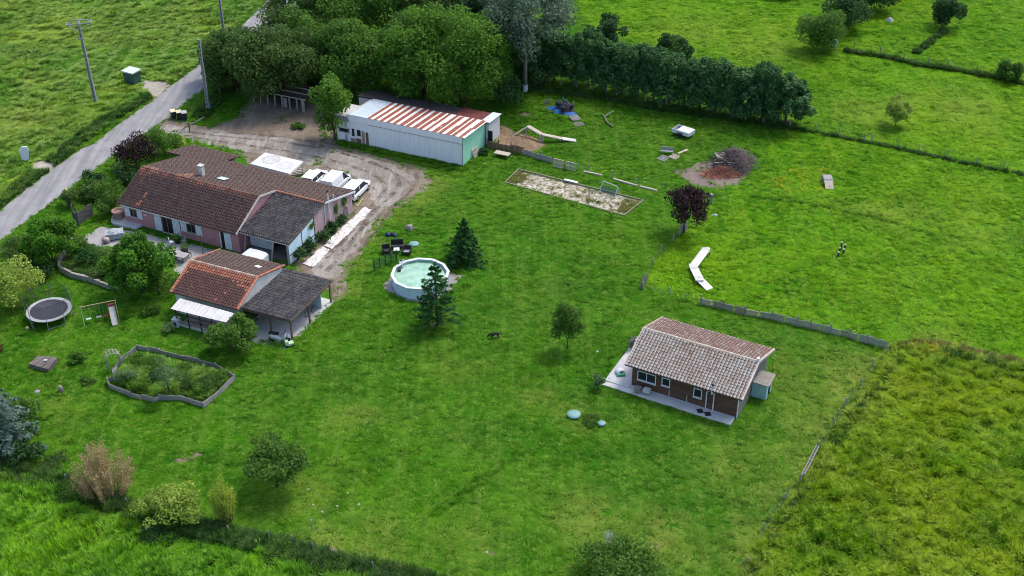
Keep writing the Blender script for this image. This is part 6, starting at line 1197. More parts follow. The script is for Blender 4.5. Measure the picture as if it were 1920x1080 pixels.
def pole(px, py, tx, ty, label, arm=False):
    p = G(px, py); h = HT(px, py, ty); e = G(tx, ty, h); t = thing('utility_pole', label, 'pole', (p.x, p.y, 0), 0, 'concrete utility poles along the lane'); d = Vector((e.x - p.x, 0, h)) * 1.0; m = MB(); m_p = bpy.data.materials.get('pole_concrete') or plain('pole_concrete', (.30, .31, .33), (.20, .205, .22), 2, .9, .2, 10)
    a, b = .21, .12
    m.add([(-a, -a, 0), (a, -a, 0), (a, a, 0), (-a, a, 0), (d.x - b, -b, h), (d.x + b, -b, h), (d.x + b, b, h), (d.x - b, b, h)], [(3,2,1,0),(4,5,6,7),(0,1,5,4),(1,2,6,5),(2,3,7,6),(3,0,4,7)]); pl = m.build('shaft', m_p, t)
    for i in range(int(h / .55)): f = (i + .8) / (h / .55); w = a + (b - a) * f; m = MB(); m.box((d.x * f - w * .45, -w - .006, h * f - .15), (d.x * f + w * .45, -w + .01, h * f + .15)); m.build('recess', plain('pole_recess', (.12, .12, .13)) if i == 0 and 'pole_recess' not in bpy.data.materials else bpy.data.materials['pole_recess'], pl)
    if arm:
        m = MB(); dx = d.x; m.beam((dx - 1.55, 0, h + .05), (dx + 1.55, 0, h + .35), .12, .12); m.beam((dx - 1.0, .6, h + .45), (dx + 1.0, .6, h + .55), .1, .1); m.beam((dx - 1.55, 0, h + .05), (dx, 0, h - .8), .07, .07); m.beam((dx + 1.55, 0, h + .35), (dx, 0, h - .8), .07, .07); m.beam((dx - 1.0, .6, h + .45), (dx - 1.55, 0, h + .05), .08, .08); m.beam((dx + 1.0, .6, h + .55), (dx + 1.55, 0, h + .35), .08, .08); m.beam((dx, 0, h), (dx, .6, h + .5), .1, .1); m.build('crossarm', m_galv, t)
        for x in (-1.55, 0, 1.55): m = MB(); m.lathe([(.05, h + .2 + x * .1), (.11, h + .32 + x * .1), (.06, h + .4 + x * .1), (.1, h + .5 + x * .1), (.03, h + .6 + x * .1)], 8, (dx + x, 0)); m.build('insulator', m_offw, t)
        m = MB(); m.box((dx * .9 - .35, -.3, h - 1.75), (dx * .9 + .35, -.12, h - 1.6)); m.tube([(dx * .9 - .3, -.25, h - 1.6), (dx * .9 - .3, -.25, h - 1.25)], .06, 6); m.tube([(dx * .9 + .3, -.25, h - 1.6), (dx * .9 + .3, -.25, h - 1.25)], .06, 6); m.build('switch_gear', m_galv, t)
    return t
pole(180, 193, 148, 48, 'tall concrete pole with steel cross arm across the lane', True); pole(391, 208, 372.5, 74, 'plain concrete pole beside the bins'); pole(427, 118, 408, -28, 'concrete pole rising out of the trees at the top edge')
# concrete strip along the drive, wood prop bits
t = NT('dirty_white_slab'); o = t.pos(); cs = t.mix(t.ramp(t.noise(o, 1.3, 5, .65), .42, .62), (.66, .64, .61), (.54, .51, .47)); cs = t.mix(t.ramp(t.noise(o, 1.6, 6, .75, 1.2), .56, .62), cs, (.12, .11, .09)); t.bump(t.noise(o, 9, 4), .3); m_slab = t.fin(cs, .85, .2)
sp = [((684, 390), (697, 394), (668, 424), (652, 419)), ((651, 420), (667, 425), (622, 468), (607, 462)), ((606, 463), (621, 469), (586, 501), (569, 496))]
for i, qd in enumerate(sp): pts = ragged(GP(qd), .3, .17, 60 + i); m = MB(); m.prism([(p.x, p.y) for p in pts], 0, .10); struct(m.build('concrete_strip', m_slab))
a, b = G(669, 388), G(681, 373); m = MB(); m.beam((a.x, a.y, .08), (b.x, b.y, .08), .12, .08); tag(m.build('loose_board', m_plyel), 'yellowish board lying by the parked crossover', 'board')
# white appliance, bike, toys near outbuilding
p = G(332, 611); t = thing('washing_machine', 'white appliance standing on the grass below the awning', 'appliance', (p.x, p.y, 0), -.3); m = MB(); m.box((-.33, -.33, .03), (.33, .33, .88)); m.build('cabinet', m_white, t); m = MB(); m.tube([(0, -.331, .45), (0, -.35, .45)], .2, 14); m.build('door', m_trim, t); m = MB(); m.box((-.31, -.345, .74), (.31, -.331, .85)); m.build('control_panel', m_galv, t)
p = G(322, 620); hedge_bush('low_shrub', 'grey weeds in front of the white appliance', 318, 622, 604, 26, 'grey', 500, .16)
p = G(524, 640); t = thing('motor_scooter', 'white scooter with black seat parked under the shed roof', 'scooter', (p.x, p.y, 0), -.15); m = MB(); loft(m, [(x, [(-w, z0), (-w, z1), (w, z1), (w, z0)]) for x, w, z0, z1 in ((-1.0, .1, .45, .75), (-.7, .2, .35, .85), (-.2, .16, .3, .7), (.2, .14, .25, .38), (.45, .16, .25, .45), (.62, .2, .4, 1.0), (.75, .12, .6, 1.05))]); m.build('body', m_white, t, True)
m = MB(); m.obox((-.45, 0, .9), (.95, .32, .16)); m.build('seat', m_trim, t); m = MB(); m.tube([(.6, -.35, 1.15), (.62, 0, 1.1), (.6, .35, 1.15)], .03, 6); m.build('handlebar', m_trim, t)
for x in (-.75, .8): m = MB(); m.tube([(x, -.06, .27), (x, .06, .27)], .27, 14); m.build('wheel', m_tyre, t)
m = MB(); m.obox((.95, 0, .75), (.12, .3, .35)); m.build('front_shield', m_white, t)
p = G(543, 648); t = thing('ride_on_toy', 'small pale green ride on toy at the shed post', 'toy', (p.x, p.y, 0), .4); m = MB(); m.box((-.4, -.25, .12), (.4, .25, .35)); m.box((-.38, -.22, .351), (-.1, .22, .6)); m.build('body', plain('pale_green_plastic', (.50, .66, .42), (.40, .55, .34)), t)
for x in (-.28, .28):
    for y in (-.28, .28): m = MB(); m.tube([(x, y - .04, .12), (x, y + .04, .12)], .12, 10); m.build('wheel', m_tyre, t)
p = G(604, 575); t = thing('garden_bicycle', 'blue bicycle leaning inside the open shed', 'bicycle', OB.wld(12.2, 5.2), OB.a + 1.4); m_bb = m_bluep
for x in (-.5, .5):
    m = MB(); prev = None
    m.tube([(x + .33 * math.cos(a), 0, .34 + .33 * math.sin(a)) for a in np.linspace(0, 2 * PI, 15)], .03, 5); m.build('wheel', m_tyre, t)
m = MB(); m.tube([(-.5, 0, .34), (-.1, 0, .32), (.32, 0, .8), (-.25, 0, .78), (-.1, 0, .32)], .025, 5); m.tube([(.5, 0, .34), (.3, 0, .95)], .025, 5); m.tube([(.3, -.25, .97), (.3, .25, .97)], .02, 5); m.tube([(-.3, 0, .88), (-.1, 0, .32)], .02, 5); m.build('frame', m_bb, t); m = MB(); m.obox((-.3, 0, .9), (.24, .13, .06)); m.build('saddle', m_trim, t)
# ================================================================== BARN SURROUNDINGS
def pallet_mesh():
    m = MB()
    for y in (-.46, 0, .46): m.box((-.6, y - .05, .022), (.6, y + .05, .118), .4)
    for i in range(6): x = -.55 + .22 * i; m.box((x - .055, -.5, .12), (x + .055, .5, .142), random.random())
    for x in (-.55, 0, .55): m.box((x - .05, -.5, 0), (x + .05, .5, .02), .7)
    return m
def pallet(px, py, label, rot, z=0, mat=None, sc=1, dz=None, w=None):
    p = w if w is not None else G(px, py); o = pallet_mesh().build('pallet', mat or m_woodgrey, None, False, (p.x, p.y, z)); o.rotation_euler = rot; o.scale = (sc,) * 3; return tag(o, label, 'pallet', 'old wooden pallets around the paddock')
fa = math.atan2(*(lambda d: (d.y, d.x))(G(1080, 321) - G(1035, 310)))
pallet(1047, 313.5, 'pallet standing upright at the end of the grey fence', (PI / 2 - .15, 0, fa), .52, m_woodpale); pallet(1071, 319, 'second upright pallet beside the wire fence', (PI / 2 - .15, 0, fa), .52, m_woodpale)
pallet(1078, 224, 'pallet lying against the blue tarpaulin heap', (.15, .1, .5), .12); pallet(1085, 234, 'pallet lying flat below the blue tarpaulin heap', (0, .0, .35), .0, m_wood)
pallet(891, 293, 'pale pallet leaning on the green barn wall', (PI / 2 - .35, 0, BA.a + 1.5), .55, m_woodpale)
plank_fence('picket_fence', 'brown board fence in front of the straw mound by the barn', [(914, 279), (935, 282), (958, 286), (981, 290.5)], 1.0, mat=m_woodbrown, plen=1.6, seed=11)
plank_fence('board_fence', 'low grey board fence beside the upright pallets', [(982, 291), (1016, 301), (1036, 307)], .78, mat=m_woodgrey, plen=1.3, seed=12)
p = G(942, 294); t = thing('work_table', 'low table with pale top on the grass below the brown fence', 'table', (p.x, p.y, 0), BA.a); m = MB(); m.box((-.95, -.42, .45), (.95, .42, .52)); m.build('tabletop', m_woodpale, t)
for x in (-.8, .8):
    for y in (-.34, .34): m = MB(); m.box((x - .05, y - .05, 0), (x + .05, y + .05, .449)); m.build('leg', m_wood, t)
m_wire = plain('rusty_wire', (.12, .11, .10), (.08, .07, .06), 4, .7)
def wire_fence(label, pts, h, extra=(), mat=None, step=None, top=1.0):
    W_ = GP(pts); o = W_[0]; t = thing('wire_fence', label, 'fence', (o.x, o.y, 0)); m = MB(); first = None; rg = random.Random(len(pts))
    for a in W_:
        e = a - o
        if first is None: mm = MB(); mm.tube([(0, 0, 0), (0, 0, h)], [.075, .065], 6); first = mm.build('post', mat or m_woodgrey, t); first.location = (e.x, e.y, 0); first.rotation_euler = (rg.uniform(-.06, .06), rg.uniform(-.06, .06), 0)
        else: c = first.copy(); COL.objects.link(c); c.location = (e.x, e.y, 0); c.scale = (1, 1, rg.uniform(.88, 1.12)); c.rotation_euler = (rg.uniform(-.07, .07), rg.uniform(-.07, .07), 0)
    for z in (.35, .65, .92): m.tube([(p - o) + Vector((0, 0, h * z)) for p in W_], .005, 3)
    m.build('wire', m_wire, t); return t
wire_fence('wire fence along the foot of the conifer hedge and paddock', [(1023, 156), (1052, 160), (1080, 165), (1112, 170), (1137, 174), (1156, 180), (1174, 180), (1210, 191), (1250, 197), (1277, 200), (1337, 214), (1376, 223), (1398, 227), (1431, 232), (1481, 239), (1529, 248), (1573, 257), (1620, 266), (1634, 268), (1682, 278), (1722, 286), (1775, 297), (1830, 309), (1880, 319), (1935, 331)], 1.15)
wire_fence('wire fence from the grey pallets to the purple tree', [(1084, 320), (1103, 323), (1148, 334), (1193, 347), (1240, 356), (1290, 372), (1332, 378)], .95)
wire_fence('wire fence between the purple tree and the corner panel', [(1284, 436), (1262, 452), (1240, 474), (1222, 500), (1206, 541)], .9)
wire_fence('wire fence from the corner panel to the long pallet fence', [(1206, 543), (1256, 552), (1285, 562), (1313, 572)], .8)
wire_fence('wire fence between lawn and tall meadow', [(1662, 664), (1634, 690), (1614, 727), (1586, 762), (1562, 800), (1532, 845), (1500, 908), (1472, 940), (1431, 996), (1400, 1060), (1378, 1100)], .95)
wire_fence('old wire fence in the overgrown ditch', [(124, 905), (240, 948), (430, 1000), (505, 1012), (548, 1020), (588, 1033), (626, 1046), (700, 1070)], .9, mat=m_wood)
wire_fence('far pasture fence along the bramble line', [(1600, 92), (1650, 100), (1694, 115), (1740, 122), (1776, 126), (1832, 136), (1880, 148), (1940, 160)], 1.05, mat=m_wood)
wire_fence('wire fence between lane and yard under the trees', [(395, 208), (412, 176), (427, 164), (436, 152), (450, 140)], 1.1)
for (px, py, dx) in ((1078, 165, -12), (1104, 170, 14), (1275, 201, 8), (1425, 232, -10)): pass
# beam along the wire fence
m_bm = m_woodpale
for (a, b, lab) in (((1094, 323), (1128, 330), 'pale beam lying at the wire fence near the pallets'), ((1150, 337), (1195, 350), 'pale beam lying at the wire fence behind the goal'), ((1200, 351), (1232, 359), 'mossy beam lying at the wire fence by the purple tree')):
    p, q = G(*a), G(*b); m = MB(); m.beam((p.x, p.y, .1), (q.x, q.y, .1), .22, .18); tag(m.build('timber_beam', m_bm), lab, 'beam')
# straw mound
m = MB(); p = G(975, 264); rg = np.random.default_rng(9)
def mound(name, p, rx, ry, h, mat, label, cat, rot=0, seed=1, parent=None, n=26, rings=8):
    m = MB(); V = []; 
    for i in range(rings + 1):
        f = i / rings
        for k in range(n):
            a = 2 * PI * k / n; nz = 1 + .3 * (float(vnoise(math.cos(a) * 2 + 5, math.sin(a) * 2 + f * 2, seed)) - .5); r = f * nz; z = h * (math.cos(f * PI) * .5 + .5) * (1 + .4 * (float(vnoise(k * .9, i * 1.3, seed + 2)) - .5)) - .02
            V.append((r * rx * math.cos(a), r * ry * math.sin(a), z))
    m.v = V
    for i in range(rings):
        for k in range(n): m.f.append((i*n+k, (i+1)*n+k, (i+1)*n+(k+1) % n, i*n+(k+1) % n)); m.r.append(.5)
    o = m.build(name, mat, parent, True, (p.x, p.y, 0)); o.rotation_euler = (0, 0, rot)
    return tag(o, label, cat) if label else o
m_straw = dirt_mat('straw_soil', (.28, .195, .12), (.19, .13, .08), (.33, .25, .165), 0, .5)
mound('straw_mound', G(980, 268), 3.4, 2.2, .55, m_straw, 'brown mound of straw and soil behind the brown board fence', 'mound', BA.a, 3); mound('straw_mound', G(938, 246), 1.9, 1.8, .4, m_straw, 'brown straw heap against the white barn annexe', 'mound', BA.a, 4)
# wooden dog walk
def ramp(t, pts, w, th, mat, name='plank'):
    for a, b in zip(pts[:-1], pts[1:]):
        d = (b - a); s = Vector((-d.y, d.x, 0)).normalized() * w / 2; m = MB(); m.sheet([a - s, b - s, b + s, a + s], th); m.build(name, mat, t)
def on(px, py, gx, gy):        # point above ground point (gx,gy) that is seen at row py
    b = G(gx, gy); return Vector((b.x, b.y, HT(gx, gy, py)))
P0, P1, P2, P3, P4 = G(964, 253, .1), on(991, 236, 990, 258), on(1016, 251, 1016, 266), on(1054, 259, 1054, 266), G(1080, 263, .1); o = Vector((P0.x, P0.y, 0))
t = thing('dog_walk', 'wooden agility dog walk with raised peak beside the straw mound', 'agility ramp', o); ramp(t, [p - o for p in (P0, P1, P2, P3)], .6, .13, m_woodpale); ramp(t, [P3 - o, P4 - o], .75, .12, m_offw, 'white_ramp')
for P_, w in ((P1, .07), (P2, .16), (P3, .06)):
    e = P_ - o
    for s in (-.16, .16): m = MB(); m.box((e.x + s - w, e.y - .05, 0), (e.x + s + w * .2, e.y + .05, e.z - .07)); m.build('leg', m_woodpale, t)
# white agility ramp
Z = .55; pts = [G(1324, 468, Z), G(1320, 472, Z), G(1300, 499, Z), G(1311, 522, Z), G(1331, 542, .12)]; o = Vector((pts[0].x, pts[0].y, 0)); t = thing('agility_ramp', 'white crooked agility walkway in the paddock', 'agility ramp', o)
ramp(t, [p - o for p in pts], .85, .07, plain('white_deck', (.74, .72, .73), (.55, .53, .52), 1.2, .6, .2, 14), 'deck')
for p in (pts[0], pts[2], pts[3]):
    e = p - o; m = MB(); m.box((e.x - .42, e.y - .42, Z + .012), (e.x + .42, e.y + .42, Z + .03)) if p is not pts[0] else m.box((e.x - .42, e.y - .1, Z + .005), (e.x + .42, e.y + .42, Z + .02)); m.build('landing', m_offw, t)
    for sx in (-.33, .33):
        for sy in (-.3, .3): m = MB(); m.box((e.x + sx - .05, e.y + sy - .05, 0), (e.x + sx + .05, e.y + sy + .05, Z - .08)); m.build('leg', m_wood, t)
# blue tarpaulin heap with junk
p = G(1053, 208); t = thing('tarpaulin_heap', 'heap of junk and tyres on a bright blue tarpaulin', 'heap', (p.x, p.y, 0), -.5); t.scale = (1.1, 1.25, 1.3); m_tarp = plain('blue_tarp', (.03, .16, .50), (.02, .10, .36), 2, .45, .5, 8); m_junk = plain('dark_junk', (.055, .05, .055), (.03, .03, .032), 4, .8, .5, 10)
mound('tarpaulin', Vector((0, 0, 0)), 2.5, 1.25, .35, m_tarp, None, None, 0, 8, t); mound('junk_pile', Vector((.3, .15, 0)), 1.5, .9, .95, m_junk, None, None, 0, 9, t)
for i in range(14): m = MB(); a = i * 1.7; r = .3 + .09 * i; m.tube([(.3 + r * math.cos(a) * .8, .15 + r * math.sin(a) * .5, .25), (.3 + r * math.cos(a + .6) * .8, .15 + r * math.sin(a + .6) * .5, .85 + .02 * i)], .05, 5); m.build('stick', m_wood if i % 3 else m_tarp, t)
for i, (x, y) in enumerate(((-.5, .2), (.5, -.5), (1.1, .3))): m = MB(); m.lathe([(.18, .55), (.33, .52), (.35, .66), (.30, .76), (.18, .74)], 12, (x, y)); m.build('tyre', m_tyre, t)
p = G(1082, 178); t = tag(flat('grey_sheet', GP([(1060, 172), (1075, 171), (1103, 178), (1100, 185), (1085, 186), (1062, 178)]), .05, m_galv, .15, 5, .4), 'grey plastic sheet lying in front of the hedge', 'sheet'); t['kind'] = 'thing'
p = G(1027, 198); t = thing('branch_pile', 'few bent branches beside the blue tarpaulin', 'branches', (p.x, p.y, 0)); 
for i in range(4): m = MB(); m.tube([(.3 * i - .4, 0, .05), (.3 * i - .5, .3, .7), (.3 * i, .8, .3)], [.05, .04, .02], 5); m.build('branch', m_wood, t)
p = G(1143, 236); t = thing('dead_branch', 'long forked dead branch lying in the paddock grass', 'branch', (p.x, p.y, 0)); ptb = [G(1127, 216) - p, G(1133, 222) - p, G(1138, 232) - p, G(1149, 240) - p]
m = MB(); m.tube([q + Vector((0, 0, .25)) for q in ptb], [.05, .09, .10, .08], 6); m.build('limb', m_wood, t); m = MB(); m.tube([ptb[1] + Vector((0, 0, .25)), G(1142, 219) - p + Vector((0, 0, .5)), G(1152, 213) - p + Vector((0, 0, .4))], [.08, .05, .03], 5); m.build('limb', m_woodgrey, t)
# broken bench and boards
p = G(1250, 289); t = thing('broken_bench', 'grey wooden bench with back in the paddock', 'bench', (p.x, p.y, 0), -.2)
for nm, a, b in (('seat', (-.75, -.25, .42), (.75, .2, .48)), ('backrest', (-.75, .201, .5), (.75, .26, .85))): m = MB(); m.box(a, b); m.build(nm, m_woodgrey, t)
for x in (-.65, .65): m = MB(); m.box((x - .04, -.22, 0), (x + .04, .24, .419)); m.build('leg', m_wood, t)
pallet(1243, 298, 'grey pallet lying in front of the broken bench', (.04, 0, .9), .0); pallet(1264, 295, 'pale pallet lying beside the broken bench', (.05, .05, 1.0), .0, m_woodpale)
a, b = G(1272, 289), G(1289, 282); m = MB(); m.beam((a.x, a.y, .12), (b.x, b.y, .12), .35, .05); tag(m.build('loose_board', m_woodpale), 'pale board pointing away from the broken bench', 'board')
# brush pile
p = G(1372, 318); t = thing('brush_pile', 'big pile of grey cut branches with reddish bark in front', 'brush pile', (p.x, p.y, 0)); t.scale = (1.15, 1.15, 1.25); rg = np.random.default_rng(14); m = MB()
mound('branch_core', Vector((.3, .9, 0)), 2.0, 1.9, 1.4, plain('twig_mass', (.105, .085, .08), (.06, .05, .048), 5, .9, .8, 12), None, None, 0, 5, t)
for i in range(520):
    a = rg.uniform(0, 6.28); r = 2.1 * math.sqrt(rg.random()); x, y = .3 + r * math.cos(a), .9 + r * math.sin(a); z = 1.35 * max(0, 1 - (r / 2.2) ** 1.6) + .06; b = rg.uniform(0, 6.28); l = rg.uniform(.4, 1.2); m.tube([(x, y, z), (x + l * math.cos(b) * .5, y + l * math.sin(b) * .5, z + rg.uniform(-.05, .3)), (x + l * math.cos(b), y + l * math.sin(b), z + rg.uniform(-.15, .3))], [.03, .025, .012], 3, rg.random())
stuff(m.build('branches', plain('cut_branch', (.22, .18, .165), (.12, .095, .09), 5, .9, .3, 20, tone=.7), t))
mound('bark_heap', Vector((-1.1, -.8, 0)), 2.5, 1.35, .62, plain('red_bark', (.34, .14, .085), (.23, .09, .06), 2.5, .95, .8, 10), None, None, .15, 6, t); m = MB()
for i in range(320): x, y = -1.2 + rg.normal(0, 1.0), -.9 + rg.normal(0, .55); d_ = math.hypot((x + 1.2) / 2.3, (y + .9) / 1.2); z = .62 * max(0, math.cos(min(1, d_) * PI) * .5 + .5) + .05; b = rg.uniform(0, 6.28); l = rg.uniform(.15, .5); m.tube([(x, y, z), (x + l * math.cos(b), y + l * math.sin(b), z + rg.uniform(0, .15))], [.03, .02], 3, rg.random())
stuff(m.build('bark_chips', plain('red_bark_stick', (.34, .15, .10), (.22, .09, .06), 4, .9, .3, 20, tone=.6), t)); 
for i in range(16): x, y = -.4 + rg.normal(0, .6), .3 + rg.normal(0, .35); b = rg.uniform(-.4, .9); l = rg.uniform(.5, 1.1); m = MB(); m.beam((x, y, .75 + rg.uniform(-.1, .1)), (x + l * math.cos(b), y + l * math.sin(b), .8 + rg.uniform(-.2, .15)), .07, .05); m.build('pale_stick', m_woodpale, t)
pallet(1350, 306, 'pale broken pallet on top of the brush pile', (.25, .1, .3), .95, m_woodpale)
m = MB(); a, b = G(1388, 312), G(1398, 297); m.beam((a.x, a.y, .9), (b.x, b.y, 1.0), .1, .08); m.build('pole', m_woodgrey, None); bpy.data.objects[-1] if False else None
o_ = [q for q in COL.objects if q.name.startswith('pole') and not q.parent][0]; o_.name = 'leaning_stake'; tag(o_, 'grey stake stuck in the top of the brush pile', 'stake')
# pallet platform
p = G(1552, 346); t = thing('pallet_platform', 'stacked pallet platform with sloping board in the paddock', 'platform', (p.x, p.y, 0), -.03); 
for z in (.0, .16, .32, .48):
    m = MB()
    for i in range(4): m.box((-.5, -.1 + i * .38, z), (.5, .02 + i * .38, z + .1), random.random())
    m.box((-.52, -.1, z + .105), (-.3, 1.1, z + .155)); m.box((.3, -.1, z + .105), (.52, 1.1, z + .155)); m.box((-.29, -.1, z + .105), (.29, 1.1, z + .15)); m.build('pallet_layer', m_woodgrey, t)
m = MB(); m.sheet([(-.45, -1.15, .08), (.45, -1.15, .08), (.5, -.12, .6), (-.5, -.12, .6)], .05); m.build('ramp_board', m_woodpale, t); m = MB(); m.box((-.5, .05, .641), (.5, 1.12, .68)); m.build('top_board', m_woodgrey, t)
# marker posts
for i, (px, py) in enumerate(((1573, 476), (1576, 469), (1583, 471), (1581, 477), (1571.5, 481))):
    p = G(px, py); t = thing('marker_post', ['black agility post with white top, nearest of the group to the camera', 'tallest black agility post in the middle of the group', 'black agility post at the far side of the group', 'black agility post with bluish top in the group', 'short black agility post apart at the front of the group'][i], 'post', (p.x, p.y, 0), 0, 'black and white agility posts'); h = (.7, .95, .75, .6, .5)[i]; m = MB(); m.tube([(0, 0, 0), (0, 0, h)], .09, 7); m.build('shaft', m_trim, t); m = MB(); m.lathe([(.10, h), (.11, h + .08), (.05, h + .12)], 8); m.build('cap', m_offw, t)
# long grey pallet fence
plank_fence('pallet_fence', 'long low fence of grey pallets above the wooden cabin', [(1314, 571), (1355, 581), (1397, 592), (1447, 600), (1494, 612), (1519, 617), (1556, 626), (1592, 635), (1625, 645), (1663, 655)], .82, mat=m_woodgrey, plen=1.05, seed=21, var=.12)
t = plank_fence('corner_panel', 'short weathered board panel at the wire fence corner', [(1202, 541), (1206, 536), (1215, 527)], .95, mat=m_wood, plen=.6, seed=22)
plank_fence('tree_guard', 'grey boards standing at the foot of the purple tree', [(1274, 441), (1281, 437), (1290, 430)], .95, mat=m_woodgrey, plen=.5, seed=23)
p = G(1333, 382); t = thing('blue_post', 'blue grey post at the end of the wire fence near the purple tree', 'post', (p.x, p.y, 0)); m = MB(); m.box((-.1, -.1, 0), (.1, .1, 1.15)); m.build('shaft', plain('blue_grey_post', (.22, .28, .33), (.15, .2, .24)), t); m = MB(); m.box((-.12, -.12, 1.151), (.12, .12, 1.2)); m.build('cap', m_galv, t)
p = G(1340, 404); t = tag(mound('grey_rock', p, .55, .4, .22, m_galv, None, None, 0, 12), 'flat grey stone in the grass near the purple tree', 'rock')
# ladder at the meadow fence
a, b = G(1531, 850), G(1504, 902); o = a; t = thing('wooden_ladder', 'pale wooden ladder lying along the meadow fence', 'ladder', (a.x, a.y, 0)); d = b - a; nn = Vector((-d.y, d.x, 0)).normalized() * .11
for s in (-1, 1): m = MB(); m.beam(nn * s + Vector((0, 0, .85)), d + nn * s + Vector((0, 0, .7)), .06, .08); m.build('rail', m_plank2, t)
for i in range(9): e = d * ((i + .5) / 9); m = MB(); m.beam(e - nn + Vector((0, 0, .84 - .015 * i)), e + nn + Vector((0, 0, .84 - .015 * i)), .05, .04); m.build('rung', m_woodpale, t)
for i in (0.1, .5, .9): e = d * i; m = MB(); m.box((e.x - .04, e.y - .04, 0), (e.x + .04, e.y + .04, .75)); m.build('support', m_wood, t)
p = G(586, 992); t = thing('standpipe', 'thin grey post alone on the lower lawn', 'post', (p.x, p.y, 0)); m = MB(); m.tube([(0, 0, 0), (-.05, 0, .85)], .045, 6); m.build('shaft', m_galv, t); m = MB(); m.lathe([(.06, .85), (.09, .95), (.05, 1.0)], 7, (-.05, 0)); m.build('cap', m_galv, t)
# sand pit border and goal
m_edge = plain('yellowish_edge', (.34, .31, .20), (.24, .22, .14), 3, .9, .3)
bp = GP(SAND); labs = ['border board', 'a', 'b', 'c']; t = thing('sand_pit_border', 'low timber edging around the weedy sand pit', 'edging', (bp[0].x, bp[0].y, 0)); o = bp[0]
for i in range(4): a, b = bp[i] - o, bp[(i + 1) % 4] - o; m = MB(); m.beam((a.x, a.y, .1), (b.x, b.y, .1), .09, .16 if i != 3 else .08); m.build('edge_board', m_edge, t)
a, b = G(1058, 340), G(1083, 346); m = MB(); m.beam((a.x, a.y, .26), (b.x, b.y, .26), .35, .06); tag(m.build('white_board', m_white), 'white board lying on the sand pit edging', 'board')
g0, g1 = G(1124, 361), G(1152, 372); ga_ = math.atan2(g1.y - g0.y, g1.x - g0.x); gl = (g1 - g0).length; t = thing('football_goal', 'small grey football goal with green net on the sand pit', 'goal', (g0.x, g0.y, 0), ga_); m_goal = plain('goal_tube', (.55, .60, .58), (.45, .50, .48))
for x in (0, gl): m = MB(); m.tube([(x, 0, 0), (x, .55, 1.25)], .05, 6); m.build('upright', m_goal, t); m = MB(); m.tube([(x, 0, .03), (x, .95, .03)], .04, 6); m.build('ground_bar', m_goal, t); m = MB(); m.tube([(x, .95, .03), (x, .55, 1.25)], .035, 6); m.build('strut', m_goal, t)
m = MB(); m.tube([(0, .55, 1.25), (gl, .55, 1.25)], .05, 6); m.build('crossbar', m_goal, t); gn = NT('goal_net'); gn.fin((.10, .16, .14), .9, .1); gn.b.inputs['Alpha'].default_value = .6; m = MB(); m.add([(0, .12, .1), (gl, .12, .1), (gl, .45, .85), (0, .45, .85)], [(0, 1, 2, 3)]); m.build('net', gn.m, t)
# open shed under the trees
s0 = G(476, 190); t = thing('old_shed', 'collapsing open shed with pale roof rails under the trees', 'shed', (s0.x, s0.y, 0), BA.a); m = MB()
for i in range(7): m = MB(); x = 1.1 * i; m.box((x - .08, -.08, 0), (x + .08, .08, 1.55 if i % 2 else 1.7)); m.build('post', m_woodgrey, t)
for y, z in ((0, 1.65), (1.1, 1.85), (2.2, 2.0)): m = MB(); m.beam((-.6, y, z), (7.9, y + .1, z - .05), .09, .12); m.build('rail', m_woodpale, t)
m = MB(); m.sheet([(-.5, .2, 1.6), (7.6, .2, 1.55), (7.6, 3.4, 1.95), (-.5, 3.4, 2.0)], .06); m.build('roof', plain('rotten_roof', (.10, .085, .075), (.055, .05, .046), 1.5, .9), t)
m = MB(); m.box((-.5, 3.2, 0), (7.6, 3.35, 1.8)); m.build('back_wall', m_junk, t); m = MB(); m.box((4.2, .1, 0), (5.0, .2, 1.3)); m.build('wall_panel', m_woodgrey, t); m = MB(); m.box((7.3, -.1, 0), (7.75, .0, 1.7)); m.build('wall_panel', m_woodgrey, t)
# white hoop beyond the paddock
p = G(1563, 94); t = thing('archery_target', 'white ring shaped target on a stand beside the round bush', 'target', (p.x, p.y, 0), .1); m = MB(); m.tube([(.42 * math.cos(a), 0, 1.05 + .5 * math.sin(a)) for a in np.linspace(0, 2 * PI, 19)], .11, 6); m.build('ring', m_white, t)
for x in (-.3, .3): m = MB(); m.tube([(x * .6, 0, .6), (x * 1.3, -.15, 0)], .04, 5); m.build('leg', m_offw, t)
mound('grey_rock', G(1668, 40), .9, .6, .6, m_galv, 'pale grey rock heap among the yellow flowers', 'rock', 0, 15)
# stones of the lower lawn
for i, (px, py) in enumerate(((578, 918), (587, 947), (604, 960), (631, 949), (652, 925), (673, 946), (621, 868), (1120, 659), (727, 752), (913, 1036))):
    p = G(px, py); mound('lawn_stone', p, .22, .16, .12, m_offw, ['white stone under the spreading tree', 'white stone above the thin grey post', 'larger white stone beside the thin grey post', 'white stone right of the thin grey post', 'white stone furthest up the group on the lower lawn', 'white stone at the end of the group on the lower lawn', 'white stone near the crown of the spreading tree', 'white stone beside the cabin terrace', 'pale stone in the middle of the lawn', 'grey stone at the bottom of the lawn'][i], 'stone', i, i)
